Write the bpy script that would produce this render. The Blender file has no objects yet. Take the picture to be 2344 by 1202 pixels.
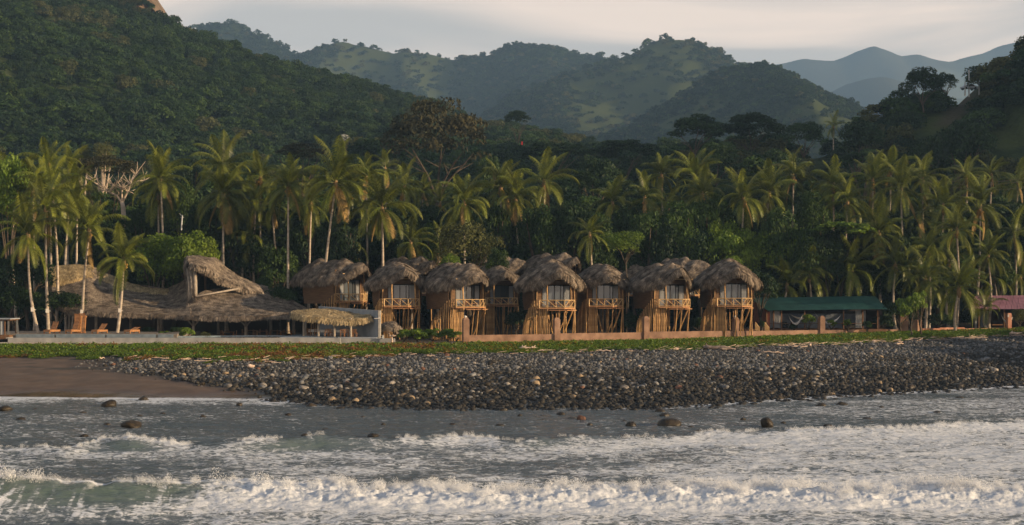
import bpy, math, random
import numpy as np
from mathutils import Vector, Matrix, Euler

R = math.radians
F, CX, HY, HC = 2900.0, 1172.0, 675.0, 9.0      # focal length in photo pixels, image centre, horizon row, eye height above the sea
sc = bpy.context.scene

# ------------------------------------------------------------------ camera
cd = bpy.data.cameras.new('camera'); cam = bpy.data.objects.new('camera', cd); sc.collection.objects.link(cam)
cam.location = (0, 0, HC); cam.rotation_euler = (R(90), 0, 0)
cd.sensor_width = 36.0; cd.lens = 36.0 * F / 2344.0; cd.shift_y = (HY - 601.0) / 2344.0
cd.clip_start = 0.5; cd.clip_end = 9000.0
sc.camera = cam

# ------------------------------------------------------------------ light
SUN_EL, SUN_AZ = 12.0, 73.0                       # azimuth: degrees from straight behind the camera towards the right
sdir = Vector((math.sin(R(SUN_AZ)) * math.cos(R(SUN_EL)), -math.cos(R(SUN_AZ)) * math.cos(R(SUN_EL)), math.sin(R(SUN_EL))))
sd = bpy.data.lights.new('sun', 'SUN'); sun = bpy.data.objects.new('sun', sd); sc.collection.objects.link(sun)
sd.energy = 5.0; sd.angle = R(0.53); sd.color = (1.0, 0.73, 0.44)
sun.rotation_euler = sdir.to_track_quat('Z', 'Y').to_euler(); sun.location = sdir * 400

w = bpy.data.worlds.new('World'); sc.world = w; w.use_nodes = True
nt = w.node_tree; nt.nodes.clear()
def N(nt, t, **kw):
    n = nt.nodes.new(t)
    for k, v in kw.items(): setattr(n, k, v)
    return n
def L(nt, a, b): nt.links.new(a, b)
sky = N(nt, 'ShaderNodeTexSky', sky_type='NISHITA'); sky.sun_disc = False
sky.sun_elevation = R(SUN_EL); sky.sun_rotation = R(180 - SUN_AZ); sky.dust_density = 2.0; sky.ozone_density = 1.5
bg1 = N(nt, 'ShaderNodeBackground'); bg1.inputs[1].default_value = 0.15
L(nt, sky.outputs[0], bg1.inputs[0])
tc = N(nt, 'ShaderNodeTexCoord'); sep = N(nt, 'ShaderNodeSeparateXYZ'); L(nt, tc.outputs['Generated'], sep.inputs[0])
# thin high cloud: noise on the cloud plane (direction divided by its height)
zc = N(nt, 'ShaderNodeMath', operation='MAXIMUM'); L(nt, sep.outputs[2], zc.inputs[0]); zc.inputs[1].default_value = 0.0
za = N(nt, 'ShaderNodeMath', operation='ADD'); L(nt, zc.outputs[0], za.inputs[0]); za.inputs[1].default_value = 0.06
dx = N(nt, 'ShaderNodeMath', operation='DIVIDE'); L(nt, sep.outputs[0], dx.inputs[0]); L(nt, za.outputs[0], dx.inputs[1])
dy = N(nt, 'ShaderNodeMath', operation='DIVIDE'); L(nt, sep.outputs[1], dy.inputs[0]); L(nt, za.outputs[0], dy.inputs[1])
cmb = N(nt, 'ShaderNodeCombineXYZ'); L(nt, dx.outputs[0], cmb.inputs[0]); L(nt, dy.outputs[0], cmb.inputs[1])
mp = N(nt, 'ShaderNodeMapping'); mp.inputs['Rotation'].default_value = (0, 0, R(14)); mp.inputs['Scale'].default_value = (0.62, 1.15, 1)
L(nt, cmb.outputs[0], mp.inputs[0])
cn = N(nt, 'ShaderNodeTexNoise'); cn.inputs['Scale'].default_value = 1.0; cn.inputs['Detail'].default_value = 6; cn.inputs['Roughness'].default_value = 0.5; cn.inputs['Distortion'].default_value = 0.6
L(nt, mp.outputs[0], cn.inputs['Vector'])
cr = N(nt, 'ShaderNodeValToRGB'); cr.color_ramp.elements[0].position = 0.42; cr.color_ramp.elements[1].position = 0.60
cr.color_ramp.elements[0].color = (0.53, 0.475, 0.425, 1); cr.color_ramp.elements[1].color = (1.0, 0.78, 0.62, 1)
L(nt, cn.outputs[0], cr.inputs[0])
bg2 = N(nt, 'ShaderNodeBackground')
hz = N(nt, 'ShaderNodeMapRange', interpolation_type='SMOOTHSTEP'); hz.inputs['From Min'].default_value = 0.12; hz.inputs['From Max'].default_value = 0.50; hz.inputs['To Min'].default_value = 1.22; hz.inputs['To Max'].default_value = 0.24   # the veil is densest towards the horizon
L(nt, sep.outputs[2], hz.inputs[0]); L(nt, hz.outputs[0], bg2.inputs[1])
L(nt, cr.outputs[0], bg2.inputs[0])
mx = N(nt, 'ShaderNodeMixShader'); vf = N(nt, 'ShaderNodeMapRange'); vf.inputs['From Min'].default_value = 0.2; vf.inputs['From Max'].default_value = 0.9; vf.inputs['To Min'].default_value = 0.95; vf.inputs['To Max'].default_value = 0.25
L(nt, sep.outputs[2], vf.inputs[0]); L(nt, vf.outputs[0], mx.inputs[0])
L(nt, bg1.outputs[0], mx.inputs[1]); L(nt, bg2.outputs[0], mx.inputs[2])
wo = N(nt, 'ShaderNodeOutputWorld'); L(nt, mx.outputs[0], wo.inputs[0])

sc.view_settings.view_transform = 'Standard'; sc.view_settings.look = 'None'
sc.view_settings.exposure = 0.52; sc.view_settings.gamma = 1.0; sc.view_settings.use_curve_mapping = False
sc.render.engine = 'CYCLES'
sc.cycles.use_denoising = True
sc.cycles.max_bounces = 6; sc.cycles.diffuse_bounces = 2; sc.cycles.glossy_bounces = 2; sc.cycles.transmission_bounces = 3
sc.cycles.volume_bounces = 0; sc.cycles.transparent_max_bounces = 6; sc.cycles.sample_clamp_indirect = 4.0
sc.cycles.use_light_tree = False; sc.cycles.caustics_reflective = False; sc.cycles.caustics_refractive = False

# ------------------------------------------------------------------ helpers
def P(px, py, Y): return Vector(((px - CX) / F * Y, Y, HC - (py - HY) / F * Y))
def XZ(px, py, Y): return (px - CX) / F * Y, HC - (py - HY) / F * Y

def tag(o, label=None, cat=None, group=None, kind=None):
    if label: o['label'] = label
    if cat: o['category'] = cat
    if group: o['group'] = group
    if kind: o['kind'] = kind
    return o
def link(name, data, parent=None):
    o = bpy.data.objects.new(name, data); sc.collection.objects.link(o)
    if parent is not None: o.parent = parent
    return o
def empty(name, loc, rz=0.0, s=1.0):
    o = link(name, None); o.location = loc; o.rotation_euler = (0, 0, rz); o.scale = (s, s, s); o.empty_display_size = 0.3
    return o
def inst(name, me, parent=None, loc=(0, 0, 0), rot=(0, 0, 0), s=(1, 1, 1)):
    o = link(name, me, parent); o.location = loc; o.rotation_euler = rot; o.scale = s
    return o

def mesh_np(name, V, Fc, mats=(), smooth=False, uv=None, attrs=None, fm=None):
    V = np.asarray(V, dtype=np.float32); Fc = np.asarray(Fc, dtype=np.int32)
    me = bpy.data.meshes.new(name); k = Fc.shape[1]; n = len(Fc)
    me.vertices.add(len(V)); me.vertices.foreach_set('co', V.ravel())
    me.loops.add(n * k); me.loops.foreach_set('vertex_index', Fc.ravel())
    me.polygons.add(n); me.polygons.foreach_set('loop_start', np.arange(0, n * k, k, dtype=np.int32))
    try: me.polygons.foreach_set('loop_total', np.full(n, k, dtype=np.int32))
    except Exception: pass
    for m in mats: me.materials.append(m)
    if fm is not None: me.polygons.foreach_set('material_index', np.asarray(fm, dtype=np.int32))
    if smooth: me.polygons.foreach_set('use_smooth', np.ones(n, dtype=bool))
    for an, av in (attrs or {}).items():
        a = me.attributes.new(an, 'FLOAT', 'POINT'); a.data.foreach_set('value', np.asarray(av, dtype=np.float32).ravel())
    me.update(); me.validate()
    return me

class MB:
    """collects boxes, bars, tubes and sheets into one mesh"""
    def __init__(s): s.v = []; s.f = []; s.m = []; s.mi = 0
    def add(s, vs, fs):
        b = len(s.v); s.v += [tuple(v) for v in vs]; s.f += [tuple(b + i for i in f) for f in fs]; s.m += [s.mi] * len(fs)
    def box(s, c, d, rz=0.0, mat=None):
        x, y, z = d[0] / 2, d[1] / 2, d[2] / 2
        vs = [Vector((a * x, b * y, e * z)) for a in (-1, 1) for b in (-1, 1) for e in (-1, 1)]
        M = Matrix.Rotation(rz, 3, 'Z') if mat is None else mat
        vs = [M @ v + Vector(c) for v in vs]
        s.add(vs, [(0, 1, 3, 2), (4, 6, 7, 5), (0, 4, 5, 1), (2, 3, 7, 6), (0, 2, 6, 4), (1, 5, 7, 3)])
    def bar(s, a, b, wd, h=None):
        a, b = Vector(a), Vector(b); d = b - a; h = h or wd
        s.box((a + b) / 2, (wd, h, d.length), mat=d.to_track_quat('Z', 'Y').to_matrix())
    def tube(s, pts, rad, n=7, cap=True):
        pts = [Vector(p) for p in pts]; rr = rad if isinstance(rad, (list, tuple)) else [rad] * len(pts)
        vs = []; u = None
        for i, p in enumerate(pts):
            d = (pts[min(i + 1, len(pts) - 1)] - pts[max(i - 1, 0)]).normalized()
            if u is None: u = d.orthogonal().normalized()
            u = (u - d * u.dot(d)).normalized(); w_ = d.cross(u)
            for k in range(n):
                t = 2 * math.pi * k / n; vs.append(p + (u * math.cos(t) + w_ * math.sin(t)) * rr[i])
        fs = [(i * n + k, i * n + (k + 1) % n, (i + 1) * n + (k + 1) % n, (i + 1) * n + k) for i in range(len(pts) - 1) for k in range(n)]
        if cap: fs += [tuple(range(n - 1, -1, -1)), tuple((len(pts) - 1) * n + k for k in range(n))]
        s.add(vs, fs)
    def sheet(s, rows):
        n = len(rows[0]); vs = [p for r in rows for p in r]
        s.add(vs, [(i * n + k, i * n + k + 1, (i + 1) * n + k + 1, (i + 1) * n + k) for i in range(len(rows) - 1) for k in range(n - 1)])
    def prism(s, poly, z0, z1):
        n = len(poly); vs = [(x, y, z0) for x, y in poly] + [(x, y, z1) for x, y in poly]
        s.add(vs, [tuple(range(n - 1, -1, -1)), tuple(range(n, 2 * n))] + [(k, (k + 1) % n, n + (k + 1) % n, n + k) for k in range(n)])
    def mesh(s, name, mats, smooth=False):
        me = bpy.data.meshes.new(name); me.from_pydata([tuple(v) for v in s.v], [], s.f)
        for m in (mats if isinstance(mats, (list, tuple)) else [mats]): me.materials.append(m)
        if any(s.m): me.polygons.foreach_set('material_index', s.m)
        if smooth: me.polygons.foreach_set('use_smooth', [True] * len(s.f))
        me.update(); return me
    def build(s, name, mats, parent=None, smooth=False): return link(name, s.mesh(name, mats, smooth), parent)

def _h(ix, iy, seed):
    h = (ix.astype(np.int64) * 374761393 + iy.astype(np.int64) * 668265263 + seed * 2147483647) & 0xffffffff
    h = ((h ^ (h >> 13)) * 1274126177) & 0xffffffff
    h = (h ^ (h >> 16)) & 0xffffffff
    return h.astype(np.float64) / 4294967295.0
def vn(x, y, seed=0):
    x = np.asarray(x, float); y = np.asarray(y, float)
    ix = np.floor(x); iy = np.floor(y); fx = x - ix; fy = y - iy
    fx = fx * fx * fx * (fx * (fx * 6 - 15) + 10); fy = fy * fy * fy * (fy * (fy * 6 - 15) + 10)
    a = _h(ix, iy, seed); b = _h(ix + 1, iy, seed); c = _h(ix, iy + 1, seed); d = _h(ix + 1, iy + 1, seed)
    return (a + (b - a) * fx) * (1 - fy) + (c + (d - c) * fx) * fy
def fbm(x, y, o=4, seed=0, g=0.5):
    t = 0.0; a = 1.0; s = 0.0
    for i in range(o): t = t + a * vn(x * 2 ** i + 17.3 * i, y * 2 ** i - 9.1 * i, seed + i); s += a; a *= g
    return t / s
def sstep(a, b, x):
    t = np.clip((np.asarray(x, float) - a) / (b - a), 0, 1); return t * t * (3 - 2 * t)

# ------------------------------------------------------------------ materials
def mat(name, c, c2=None, scale=3.0, rough=0.8, bump=0.0, bscale=None, spec=0.3, coord='Object', stretch=(1, 1, 1), detail=4, island=0.0, obj=0.0, transl=0.0, metal=0.0, lo=0.35, hi=0.65):
    m = bpy.data.materials.new(name); m.use_nodes = True; nt = m.node_tree; nt.nodes.clear()
    out = N(nt, 'ShaderNodeOutputMaterial'); p = N(nt, 'ShaderNodeBsdfPrincipled')
    p.inputs['Roughness'].default_value = rough; p.inputs['Specular IOR Level'].default_value = spec; p.inputs['Metallic'].default_value = metal
    col = None
    tc = N(nt, 'ShaderNodeTexCoord'); mp = N(nt, 'ShaderNodeMapping'); mp.inputs['Scale'].default_value = stretch; L(nt, tc.outputs[coord], mp.inputs[0])
    if c2 is not None:
        n = N(nt, 'ShaderNodeTexNoise'); n.inputs['Scale'].default_value = scale; n.inputs['Detail'].default_value = detail
        L(nt, mp.outputs[0], n.inputs['Vector'])
        r = N(nt, 'ShaderNodeValToRGB'); r.color_ramp.elements[0].position = lo; r.color_ramp.elements[1].position = hi
        r.color_ramp.elements[0].color = (*c, 1); r.color_ramp.elements[1].color = (*c2, 1); L(nt, n.outputs[0], r.inputs[0])
        col = r.outputs[0]
    else:
        rgb = N(nt, 'ShaderNodeRGB'); rgb.outputs[0].default_value = (*c, 1); col = rgb.outputs[0]
    for amt, kind in ((island, 'i'), (obj, 'o')):
        if amt:
            if kind == 'i': g = N(nt, 'ShaderNodeNewGeometry'); rv = g.outputs['Random Per Island']
            else: g = N(nt, 'ShaderNodeObjectInfo'); rv = g.outputs['Random']
            mr = N(nt, 'ShaderNodeMapRange'); mr.inputs['To Min'].default_value = 1 - amt; mr.inputs['To Max'].default_value = 1 + amt
            L(nt, rv, mr.inputs[0])
            mu = N(nt, 'ShaderNodeVectorMath', operation='SCALE'); L(nt, col, mu.inputs[0]); L(nt, mr.outputs[0], mu.inputs['Scale']); col = mu.outputs[0]
    L(nt, col, p.inputs['Base Color'])
    if bump:
        b = N(nt, 'ShaderNodeBump'); b.inputs['Strength'].default_value = bump; b.inputs['Distance'].default_value = 0.1
        n2 = N(nt, 'ShaderNodeTexNoise'); n2.inputs['Scale'].default_value = bscale or scale * 3; n2.inputs['Detail'].default_value = 4
        L(nt, mp.outputs[0], n2.inputs['Vector']); L(nt, n2.outputs[0], b.inputs['Height']); L(nt, b.outputs[0], p.inputs['Normal'])
    sh = p.outputs[0]
    if transl:
        t = N(nt, 'ShaderNodeBsdfTranslucent'); L(nt, col, t.inputs[0]); ms = N(nt, 'ShaderNodeMixShader'); ms.inputs[0].default_value = transl
        L(nt, sh, ms.inputs[1]); L(nt, t.outputs[0], ms.inputs[2]); sh = ms.outputs[0]
    L(nt, sh, out.inputs[0]); return m

M = {}
M['thatch'] = mat('thatch', (0.095, 0.076, 0.06), (0.30, 0.245, 0.19), 1.1, 0.9, bump=0.5, bscale=12, island=0.45, spec=0.1)
M['thatch_gold'] = mat('thatch_gold', (0.30, 0.225, 0.12), (0.48, 0.37, 0.21), 1.6, 0.9, bump=0.5, bscale=12, island=0.35, spec=0.1)  # sunlit gold of the restaurant ridge is put into this thatch colour
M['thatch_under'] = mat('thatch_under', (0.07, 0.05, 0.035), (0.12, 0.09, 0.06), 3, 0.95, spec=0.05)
M['wood_dark'] = mat('wood_dark', (0.12, 0.06, 0.03), (0.20, 0.105, 0.05), 2.0, 0.7, bump=0.3, stretch=(1, 1, 7))
M['wood_wall'] = mat('wood_wall', (0.11, 0.062, 0.032), (0.19, 0.11, 0.055), 2.0, 0.75, bump=0.5, bscale=5, stretch=(0.6, 0.6, 8))
M['deck_board'] = mat('deck_board', (0.42, 0.20, 0.09), (0.56, 0.30, 0.14), 3.0, 0.6, bump=0.2, stretch=(1, 1, 6))
M['bamboo'] = mat('bamboo', (0.26, 0.14, 0.05), (0.50, 0.30, 0.12), 2.5, 0.5, stretch=(1, 1, 2.2), obj=0.4, bump=0.2)
M['bamboo_rail'] = mat('bamboo_rail', (0.50, 0.32, 0.14), (0.62, 0.42, 0.2), 3, 0.5, obj=0.12)
M['teak'] = mat('teak', (0.27, 0.125, 0.05), (0.38, 0.19, 0.08), 4, 0.5, island=0.2, bump=0.1)
M['post'] = mat('post', (0.26, 0.22, 0.18), (0.38, 0.33, 0.27), 4, 0.85, bump=0.3, stretch=(1, 1, 0.5))
M['concrete'] = mat('concrete', (0.24, 0.24, 0.24), (0.38, 0.37, 0.35), 0.8, 0.85, bump=0.2, bscale=9, detail=8)
M['concrete_blue'] = mat('concrete_blue', (0.22, 0.25, 0.28), (0.34, 0.37, 0.40), 0.9, 0.85, bump=0.2, detail=8, stretch=(1, 1, 0.4))
M['concrete_pale'] = mat('concrete_pale', (0.36, 0.33, 0.29), (0.48, 0.44, 0.38), 2, 0.85, bump=0.2)
M['stucco'] = mat('stucco', (0.17, 0.10, 0.066), (0.35, 0.215, 0.145), 0.9, 0.9, bump=0.35, bscale=14, detail=9, lo=0.3, hi=0.7)
M['stucco_red'] = mat('stucco_red', (0.34, 0.15, 0.09), (0.48, 0.26, 0.18), 0.9, 0.9, bump=0.5, bscale=8, detail=8)
M['dark_hole'] = mat('dark_hole', (0.05, 0.035, 0.03), rough=0.95)
M['curtain'] = mat('curtain', (0.30, 0.31, 0.32), rough=0.9, bump=0.0)
M['white_cloth'] = mat('white_cloth', (0.70, 0.68, 0.64), rough=0.9)
M['dark_frame'] = mat('dark_frame', (0.03, 0.025, 0.022), rough=0.5)
M['green_metal'] = mat('green_metal', (0.02, 0.072, 0.058), (0.034, 0.11, 0.085), 0.7, 0.5, bump=0.15, obj=0.12, detail=6)
M['purple_metal'] = mat('purple_metal', (0.24, 0.11, 0.15), (0.33, 0.165, 0.21), 0.8, 0.6, bump=0.15, obj=0.10, detail=6)
M['red_wall'] = mat('red_wall', (0.22, 0.075, 0.045), (0.30, 0.11, 0.06), 1.5, 0.85)
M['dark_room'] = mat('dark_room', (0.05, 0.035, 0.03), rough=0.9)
M['blue_wall'] = mat('blue_wall', (0.14, 0.18, 0.24), (0.30, 0.34, 0.40), 1.2, 0.85)
M['black_wicker'] = mat('black_wicker', (0.02, 0.018, 0.018), rough=0.7)
M['driftwood'] = mat('driftwood', (0.42, 0.30, 0.22), (0.66, 0.52, 0.42), 3, 0.8, bump=0.5, obj=0.2)
M['driftwood_grey'] = mat('driftwood_grey', (0.16, 0.12, 0.10), (0.30, 0.24, 0.20), 3, 0.85, bump=0.5)
M['trunk'] = mat('trunk', (0.30, 0.245, 0.19), (0.48, 0.41, 0.33), 1.2, 0.9, bump=0.4, bscale=4, stretch=(1, 1, 3), obj=0.15)
M['bark'] = mat('bark', (0.055, 0.042, 0.03), (0.11, 0.085, 0.06), 1.5, 0.95, bump=0.5, obj=0.15)
M['bark_pale'] = mat('bark_pale', (0.36, 0.29, 0.22), (0.5, 0.41, 0.32), 1.5, 0.85, bump=0.3)
M['leaf'] = mat('leaf', (0.026, 0.056, 0.012), (0.064, 0.108, 0.021), 0.5, 0.6, island=0.4, obj=0.25, transl=0.28, spec=0.2, detail=3)
M['hill_leaf'] = mat('hill_leaf', (0.016, 0.037, 0.010), (0.050, 0.082, 0.018), 0.35, 0.65, island=0.4, obj=0.35, transl=0.2, spec=0.1, detail=3)
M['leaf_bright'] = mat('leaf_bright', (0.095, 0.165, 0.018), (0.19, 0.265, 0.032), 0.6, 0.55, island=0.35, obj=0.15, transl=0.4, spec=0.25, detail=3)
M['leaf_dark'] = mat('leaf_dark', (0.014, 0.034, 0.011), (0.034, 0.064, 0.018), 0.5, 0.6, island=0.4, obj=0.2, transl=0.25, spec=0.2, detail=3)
M['leaf_olive'] = mat('leaf_olive', (0.065, 0.075, 0.026), (0.12, 0.125, 0.045), 0.6, 0.7, island=0.4, transl=0.3, spec=0.1, detail=3)
M['leaf_dry'] = mat('leaf_dry', (0.034, 0.036, 0.019), (0.062, 0.058, 0.03), 0.6, 0.8, island=0.4, transl=0.2, spec=0.1, detail=3)
M['blossom'] = mat('blossom', (0.45, 0.47, 0.42), rough=0.8, island=0.3)
M['frond'] = mat('frond', (0.058, 0.088, 0.011), (0.17, 0.185, 0.022), 0.35, 0.42, island=0.3, obj=0.45, transl=0.28, spec=0.35, detail=2)
M['frond_dry'] = mat('frond_dry', (0.25, 0.16, 0.05), (0.36, 0.25, 0.09), 0.5, 0.7, island=0.3, obj=0.2, transl=0.25)
M['coconut'] = mat('coconut', (0.30, 0.16, 0.03), (0.42, 0.26, 0.06), 1, 0.5)
M['husk'] = mat('husk', (0.20, 0.13, 0.06), (0.3, 0.2, 0.1), 3, 0.9)
M['white_box'] = mat('white_box', (0.55, 0.52, 0.48), rough=0.7)
M['steel'] = mat('steel', (0.45, 0.47, 0.48), rough=0.4)
M['car_paint'] = mat('car_paint', (0.60, 0.66, 0.75), rough=0.25, spec=0.5)
M['rubber'] = mat('rubber', (0.02, 0.02, 0.02), rough=0.8)
M['cable'] = mat('cable', (0.10, 0.085, 0.06), rough=0.7)
M['rock_cliff'] = mat('rock_cliff', (0.10, 0.07, 0.045), (0.27, 0.185, 0.11), 0.12, 0.95, bump=0.8, bscale=0.6, detail=8)
M['pool_tile'] = mat('pool_tile', (0.03, 0.05, 0.06), rough=0.6)

def glassy(name, c, rough=0.04, spec=0.5):
    return mat(name, c, rough=rough, spec=spec)
M['glass_dark'] = glassy('glass_dark', (0.055, 0.065, 0.075), 0.05, 0.9)
M['glass_door'] = glassy('glass_door', (0.085, 0.10, 0.115), 0.06, 0.9)
M['glass_rail'] = mat('glass_rail', (0.12, 0.16, 0.19), (0.2, 0.25, 0.28), 1.5, 0.15, spec=0.6)
M['pool_water'] = mat('pool_water', (0.008, 0.014, 0.018), rough=0.03, spec=0.5, bump=0.02, bscale=1.5)

# stones: tone and wetness come with each instance
def stone_mat():
    m = bpy.data.materials.new('stone'); m.use_nodes = True; nt = m.node_tree; p = nt.nodes['Principled BSDF']
    a = N(nt, 'ShaderNodeAttribute', attribute_type='INSTANCER', attribute_name='tone')
    r = N(nt, 'ShaderNodeValToRGB'); e = r.color_ramp.elements
    e[0].position = 0.0; e[0].color = (0.016, 0.016, 0.016, 1); e[1].position = 1.0; e[1].color = (0.55, 0.50, 0.44, 1)
    for ps, c in ((0.25, (0.04, 0.034, 0.025, 1)), (0.45, (0.10, 0.105, 0.11, 1)), (0.6, (0.17, 0.165, 0.16, 1)), (0.75, (0.27, 0.235, 0.185, 1)), (0.88, (0.36, 0.33, 0.30, 1))):
        x = e.new(ps); x.color = c
    L(nt, a.outputs['Fac'], r.inputs[0])
    tc = N(nt, 'ShaderNodeTexCoord'); n = N(nt, 'ShaderNodeTexNoise'); n.inputs['Scale'].default_value = 2.2; n.inputs['Detail'].default_value = 5; L(nt, tc.outputs['Object'], n.inputs['Vector'])
    mr = N(nt, 'ShaderNodeMapRange'); mr.inputs['To Min'].default_value = 0.6; mr.inputs['To Max'].default_value = 1.4; L(nt, n.outputs[0], mr.inputs[0])
    mu = N(nt, 'ShaderNodeVectorMath', operation='SCALE'); L(nt, r.outputs[0], mu.inputs[0]); L(nt, mr.outputs[0], mu.inputs['Scale']); L(nt, mu.outputs[0], p.inputs['Base Color'])
    p.inputs['Roughness'].default_value = 0.65; p.inputs['Specular IOR Level'].default_value = 0.3
    return m
M['stone'] = stone_mat()
def rock(name, c, c2, rough=0.6): return mat(name, c, c2, 2.2, rough, bump=0.4, obj=0.2, detail=6)
M['rock_pale'] = rock('rock_pale', (0.15, 0.135, 0.118), (0.28, 0.25, 0.22))
M['rock_grey'] = rock('rock_grey', (0.12, 0.12, 0.125), (0.24, 0.24, 0.24))
M['rock_tan'] = rock('rock_tan', (0.21, 0.15, 0.09), (0.36, 0.27, 0.17))
M['rock_rust'] = rock('rock_rust', (0.11, 0.052, 0.032), (0.20, 0.10, 0.06))
M['rock_wet'] = rock('rock_wet', (0.018, 0.015, 0.012), (0.055, 0.042, 0.026), 0.35)
M['rock_moss'] = rock('rock_moss', (0.014, 0.011, 0.007), (0.040, 0.028, 0.014), 0.5)

# ------------------------------------------------------------------ scatter (one object of stuff with instances)
lib = {}
def make_lib(key, meshes):
    c = bpy.data.collections.new('source_' + key)
    for i, me in enumerate(meshes):
        o = bpy.data.objects.new('%s_%02d' % (key, i), me); c.objects.link(o)
    lib[key] = c
def scatter(name, key, pts, rot, scl, vid, tone=None, label=None, cat=None):
    n = len(pts); me = bpy.data.meshes.new(name); me.vertices.add(n); me.vertices.foreach_set('co', np.asarray(pts, np.float32).ravel())
    for an, av, ty in (('rot', rot, 'FLOAT_VECTOR'), ('scl', scl, 'FLOAT_VECTOR')):
        a = me.attributes.new(an, ty, 'POINT'); a.data.foreach_set('vector', np.asarray(av, np.float32).ravel())
    a = me.attributes.new('vid', 'INT', 'POINT'); a.data.foreach_set('value', np.asarray(vid, np.int32))
    if tone is not None:
        a = me.attributes.new('tone', 'FLOAT', 'POINT'); a.data.foreach_set('value', np.asarray(tone, np.float32))
    o = link(name, me)
    g = bpy.data.node_groups.new(name + '_nodes', 'GeometryNodeTree')
    g.interface.new_socket('Geometry', in_out='INPUT', socket_type='NodeSocketGeometry'); g.interface.new_socket('Geometry', in_out='OUTPUT', socket_type='NodeSocketGeometry')
    gi = N(g, 'NodeGroupInput'); go = N(g, 'NodeGroupOutput'); ci = N(g, 'GeometryNodeCollectionInfo'); ci.inputs['Collection'].default_value = lib[key]
    ci.inputs['Separate Children'].default_value = True; ci.inputs['Reset Children'].default_value = True
    ip = N(g, 'GeometryNodeInstanceOnPoints'); ip.inputs['Pick Instance'].default_value = True
    def na(nm, dt): x = N(g, 'GeometryNodeInputNamedAttribute', data_type=dt); x.inputs['Name'].default_value = nm; return x.outputs['Attribute']
    L(g, gi.outputs[0], ip.inputs['Points']); L(g, ci.outputs[0], ip.inputs['Instance']); L(g, na('vid', 'INT'), ip.inputs['Instance Index'])
    L(g, na('rot', 'FLOAT_VECTOR'), ip.inputs['Rotation']); L(g, na('scl', 'FLOAT_VECTOR'), ip.inputs['Scale']); L(g, ip.outputs[0], go.inputs[0])
    md = o.modifiers.new('scatter', 'NODES'); md.node_group = g
    tag(o, label, cat, kind='stuff'); return o
# ------------------------------------------------------------------ ground: sea bed, beach, vine bank, plateau, valley floor
T_px = np.array([-900, 0, 250, 430, 600, 800, 1000, 1500, 1900, 2344, 3200], float)
T_yw = HC * F / (np.array([906, 910, 911, 913, 915, 928, 936, 935, 908, 883, 850]) - HY)          # waterline
T_pb = np.array([814, 816, 820, 826, 826, 816, 812, 802, 788, 768, 750], float); T_zb = np.array([2.2, 2.2, 2.2, 2.2, 2.2, 2.3, 2.4, 2.6, 3.0, 3.4, 3.6])
T_yb = (HC - T_zb) * F / (T_pb - HY)                                                              # shore edge of the vines
T_yt = np.array([151.5, 151.5, 151.5, 151.5, 150.5, 150, 149.5, 159, 168, 180, 195]); T_zt = np.array([3.2, 3.2, 3.2, 3.2, 3.2, 3.2, 3.2, 3.2, 3.6, 4.2, 4.8])
def pxof(X, Y): return CX + F * np.asarray(X, float) / np.maximum(Y, 90.0)
def ground(X, Y):
    X = np.asarray(X, float); Y = np.asarray(Y, float); q = pxof(X, Y)
    yw = np.interp(q, T_px, T_yw) + (fbm(X * 0.12, X * 0.03, 3, 5) - 0.5) * 3.0
    yb = np.interp(q, T_px, T_yb); zb = np.interp(q, T_px, T_zb); yt = np.interp(q, T_px, T_yt); zt = np.interp(q, T_px, T_zt)
    t1 = np.clip((Y - yw) / (yb - yw), 0, 1); t2 = np.clip((Y - yb) / (yt - yb), 0, 1); t3 = np.clip((Y - yt) / 150.0, 0, 1)
    z = zb * t1 ** 0.92 + (zt - zb) * t2 + 2.5 * t3
    z = np.where(Y < yw, np.maximum(-(yw - Y) * 0.05, -3.5), z)
    return z + (fbm(X * 0.5, Y * 0.5, 3, 9) - 0.5) * 0.22 * (t1 < 1) * sstep(-0.2, 0.25, t1)
def gz(X, Y): return float(ground(np.array([X]), np.array([Y]))[0])

def axis(parts):
    r = []
    for a, b, n in parts: r += list(np.linspace(a, b, n, endpoint=False))
    return np.array(r + [parts[-1][1]])
def grid_mesh(name, X, Y, Z, mats, smooth=True, attrs=None):
    ny, nx = X.shape; V = np.stack([X.ravel(), Y.ravel(), Z.ravel()], 1)
    i = np.arange(ny - 1)[:, None] * nx + np.arange(nx - 1)[None, :]; i = i.ravel()
    return mesh_np(name, V, np.stack([i, i + 1, i + nx + 1, i + nx], 1), mats, smooth, attrs={k: v.ravel() for k, v in (attrs or {}).items()})

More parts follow.
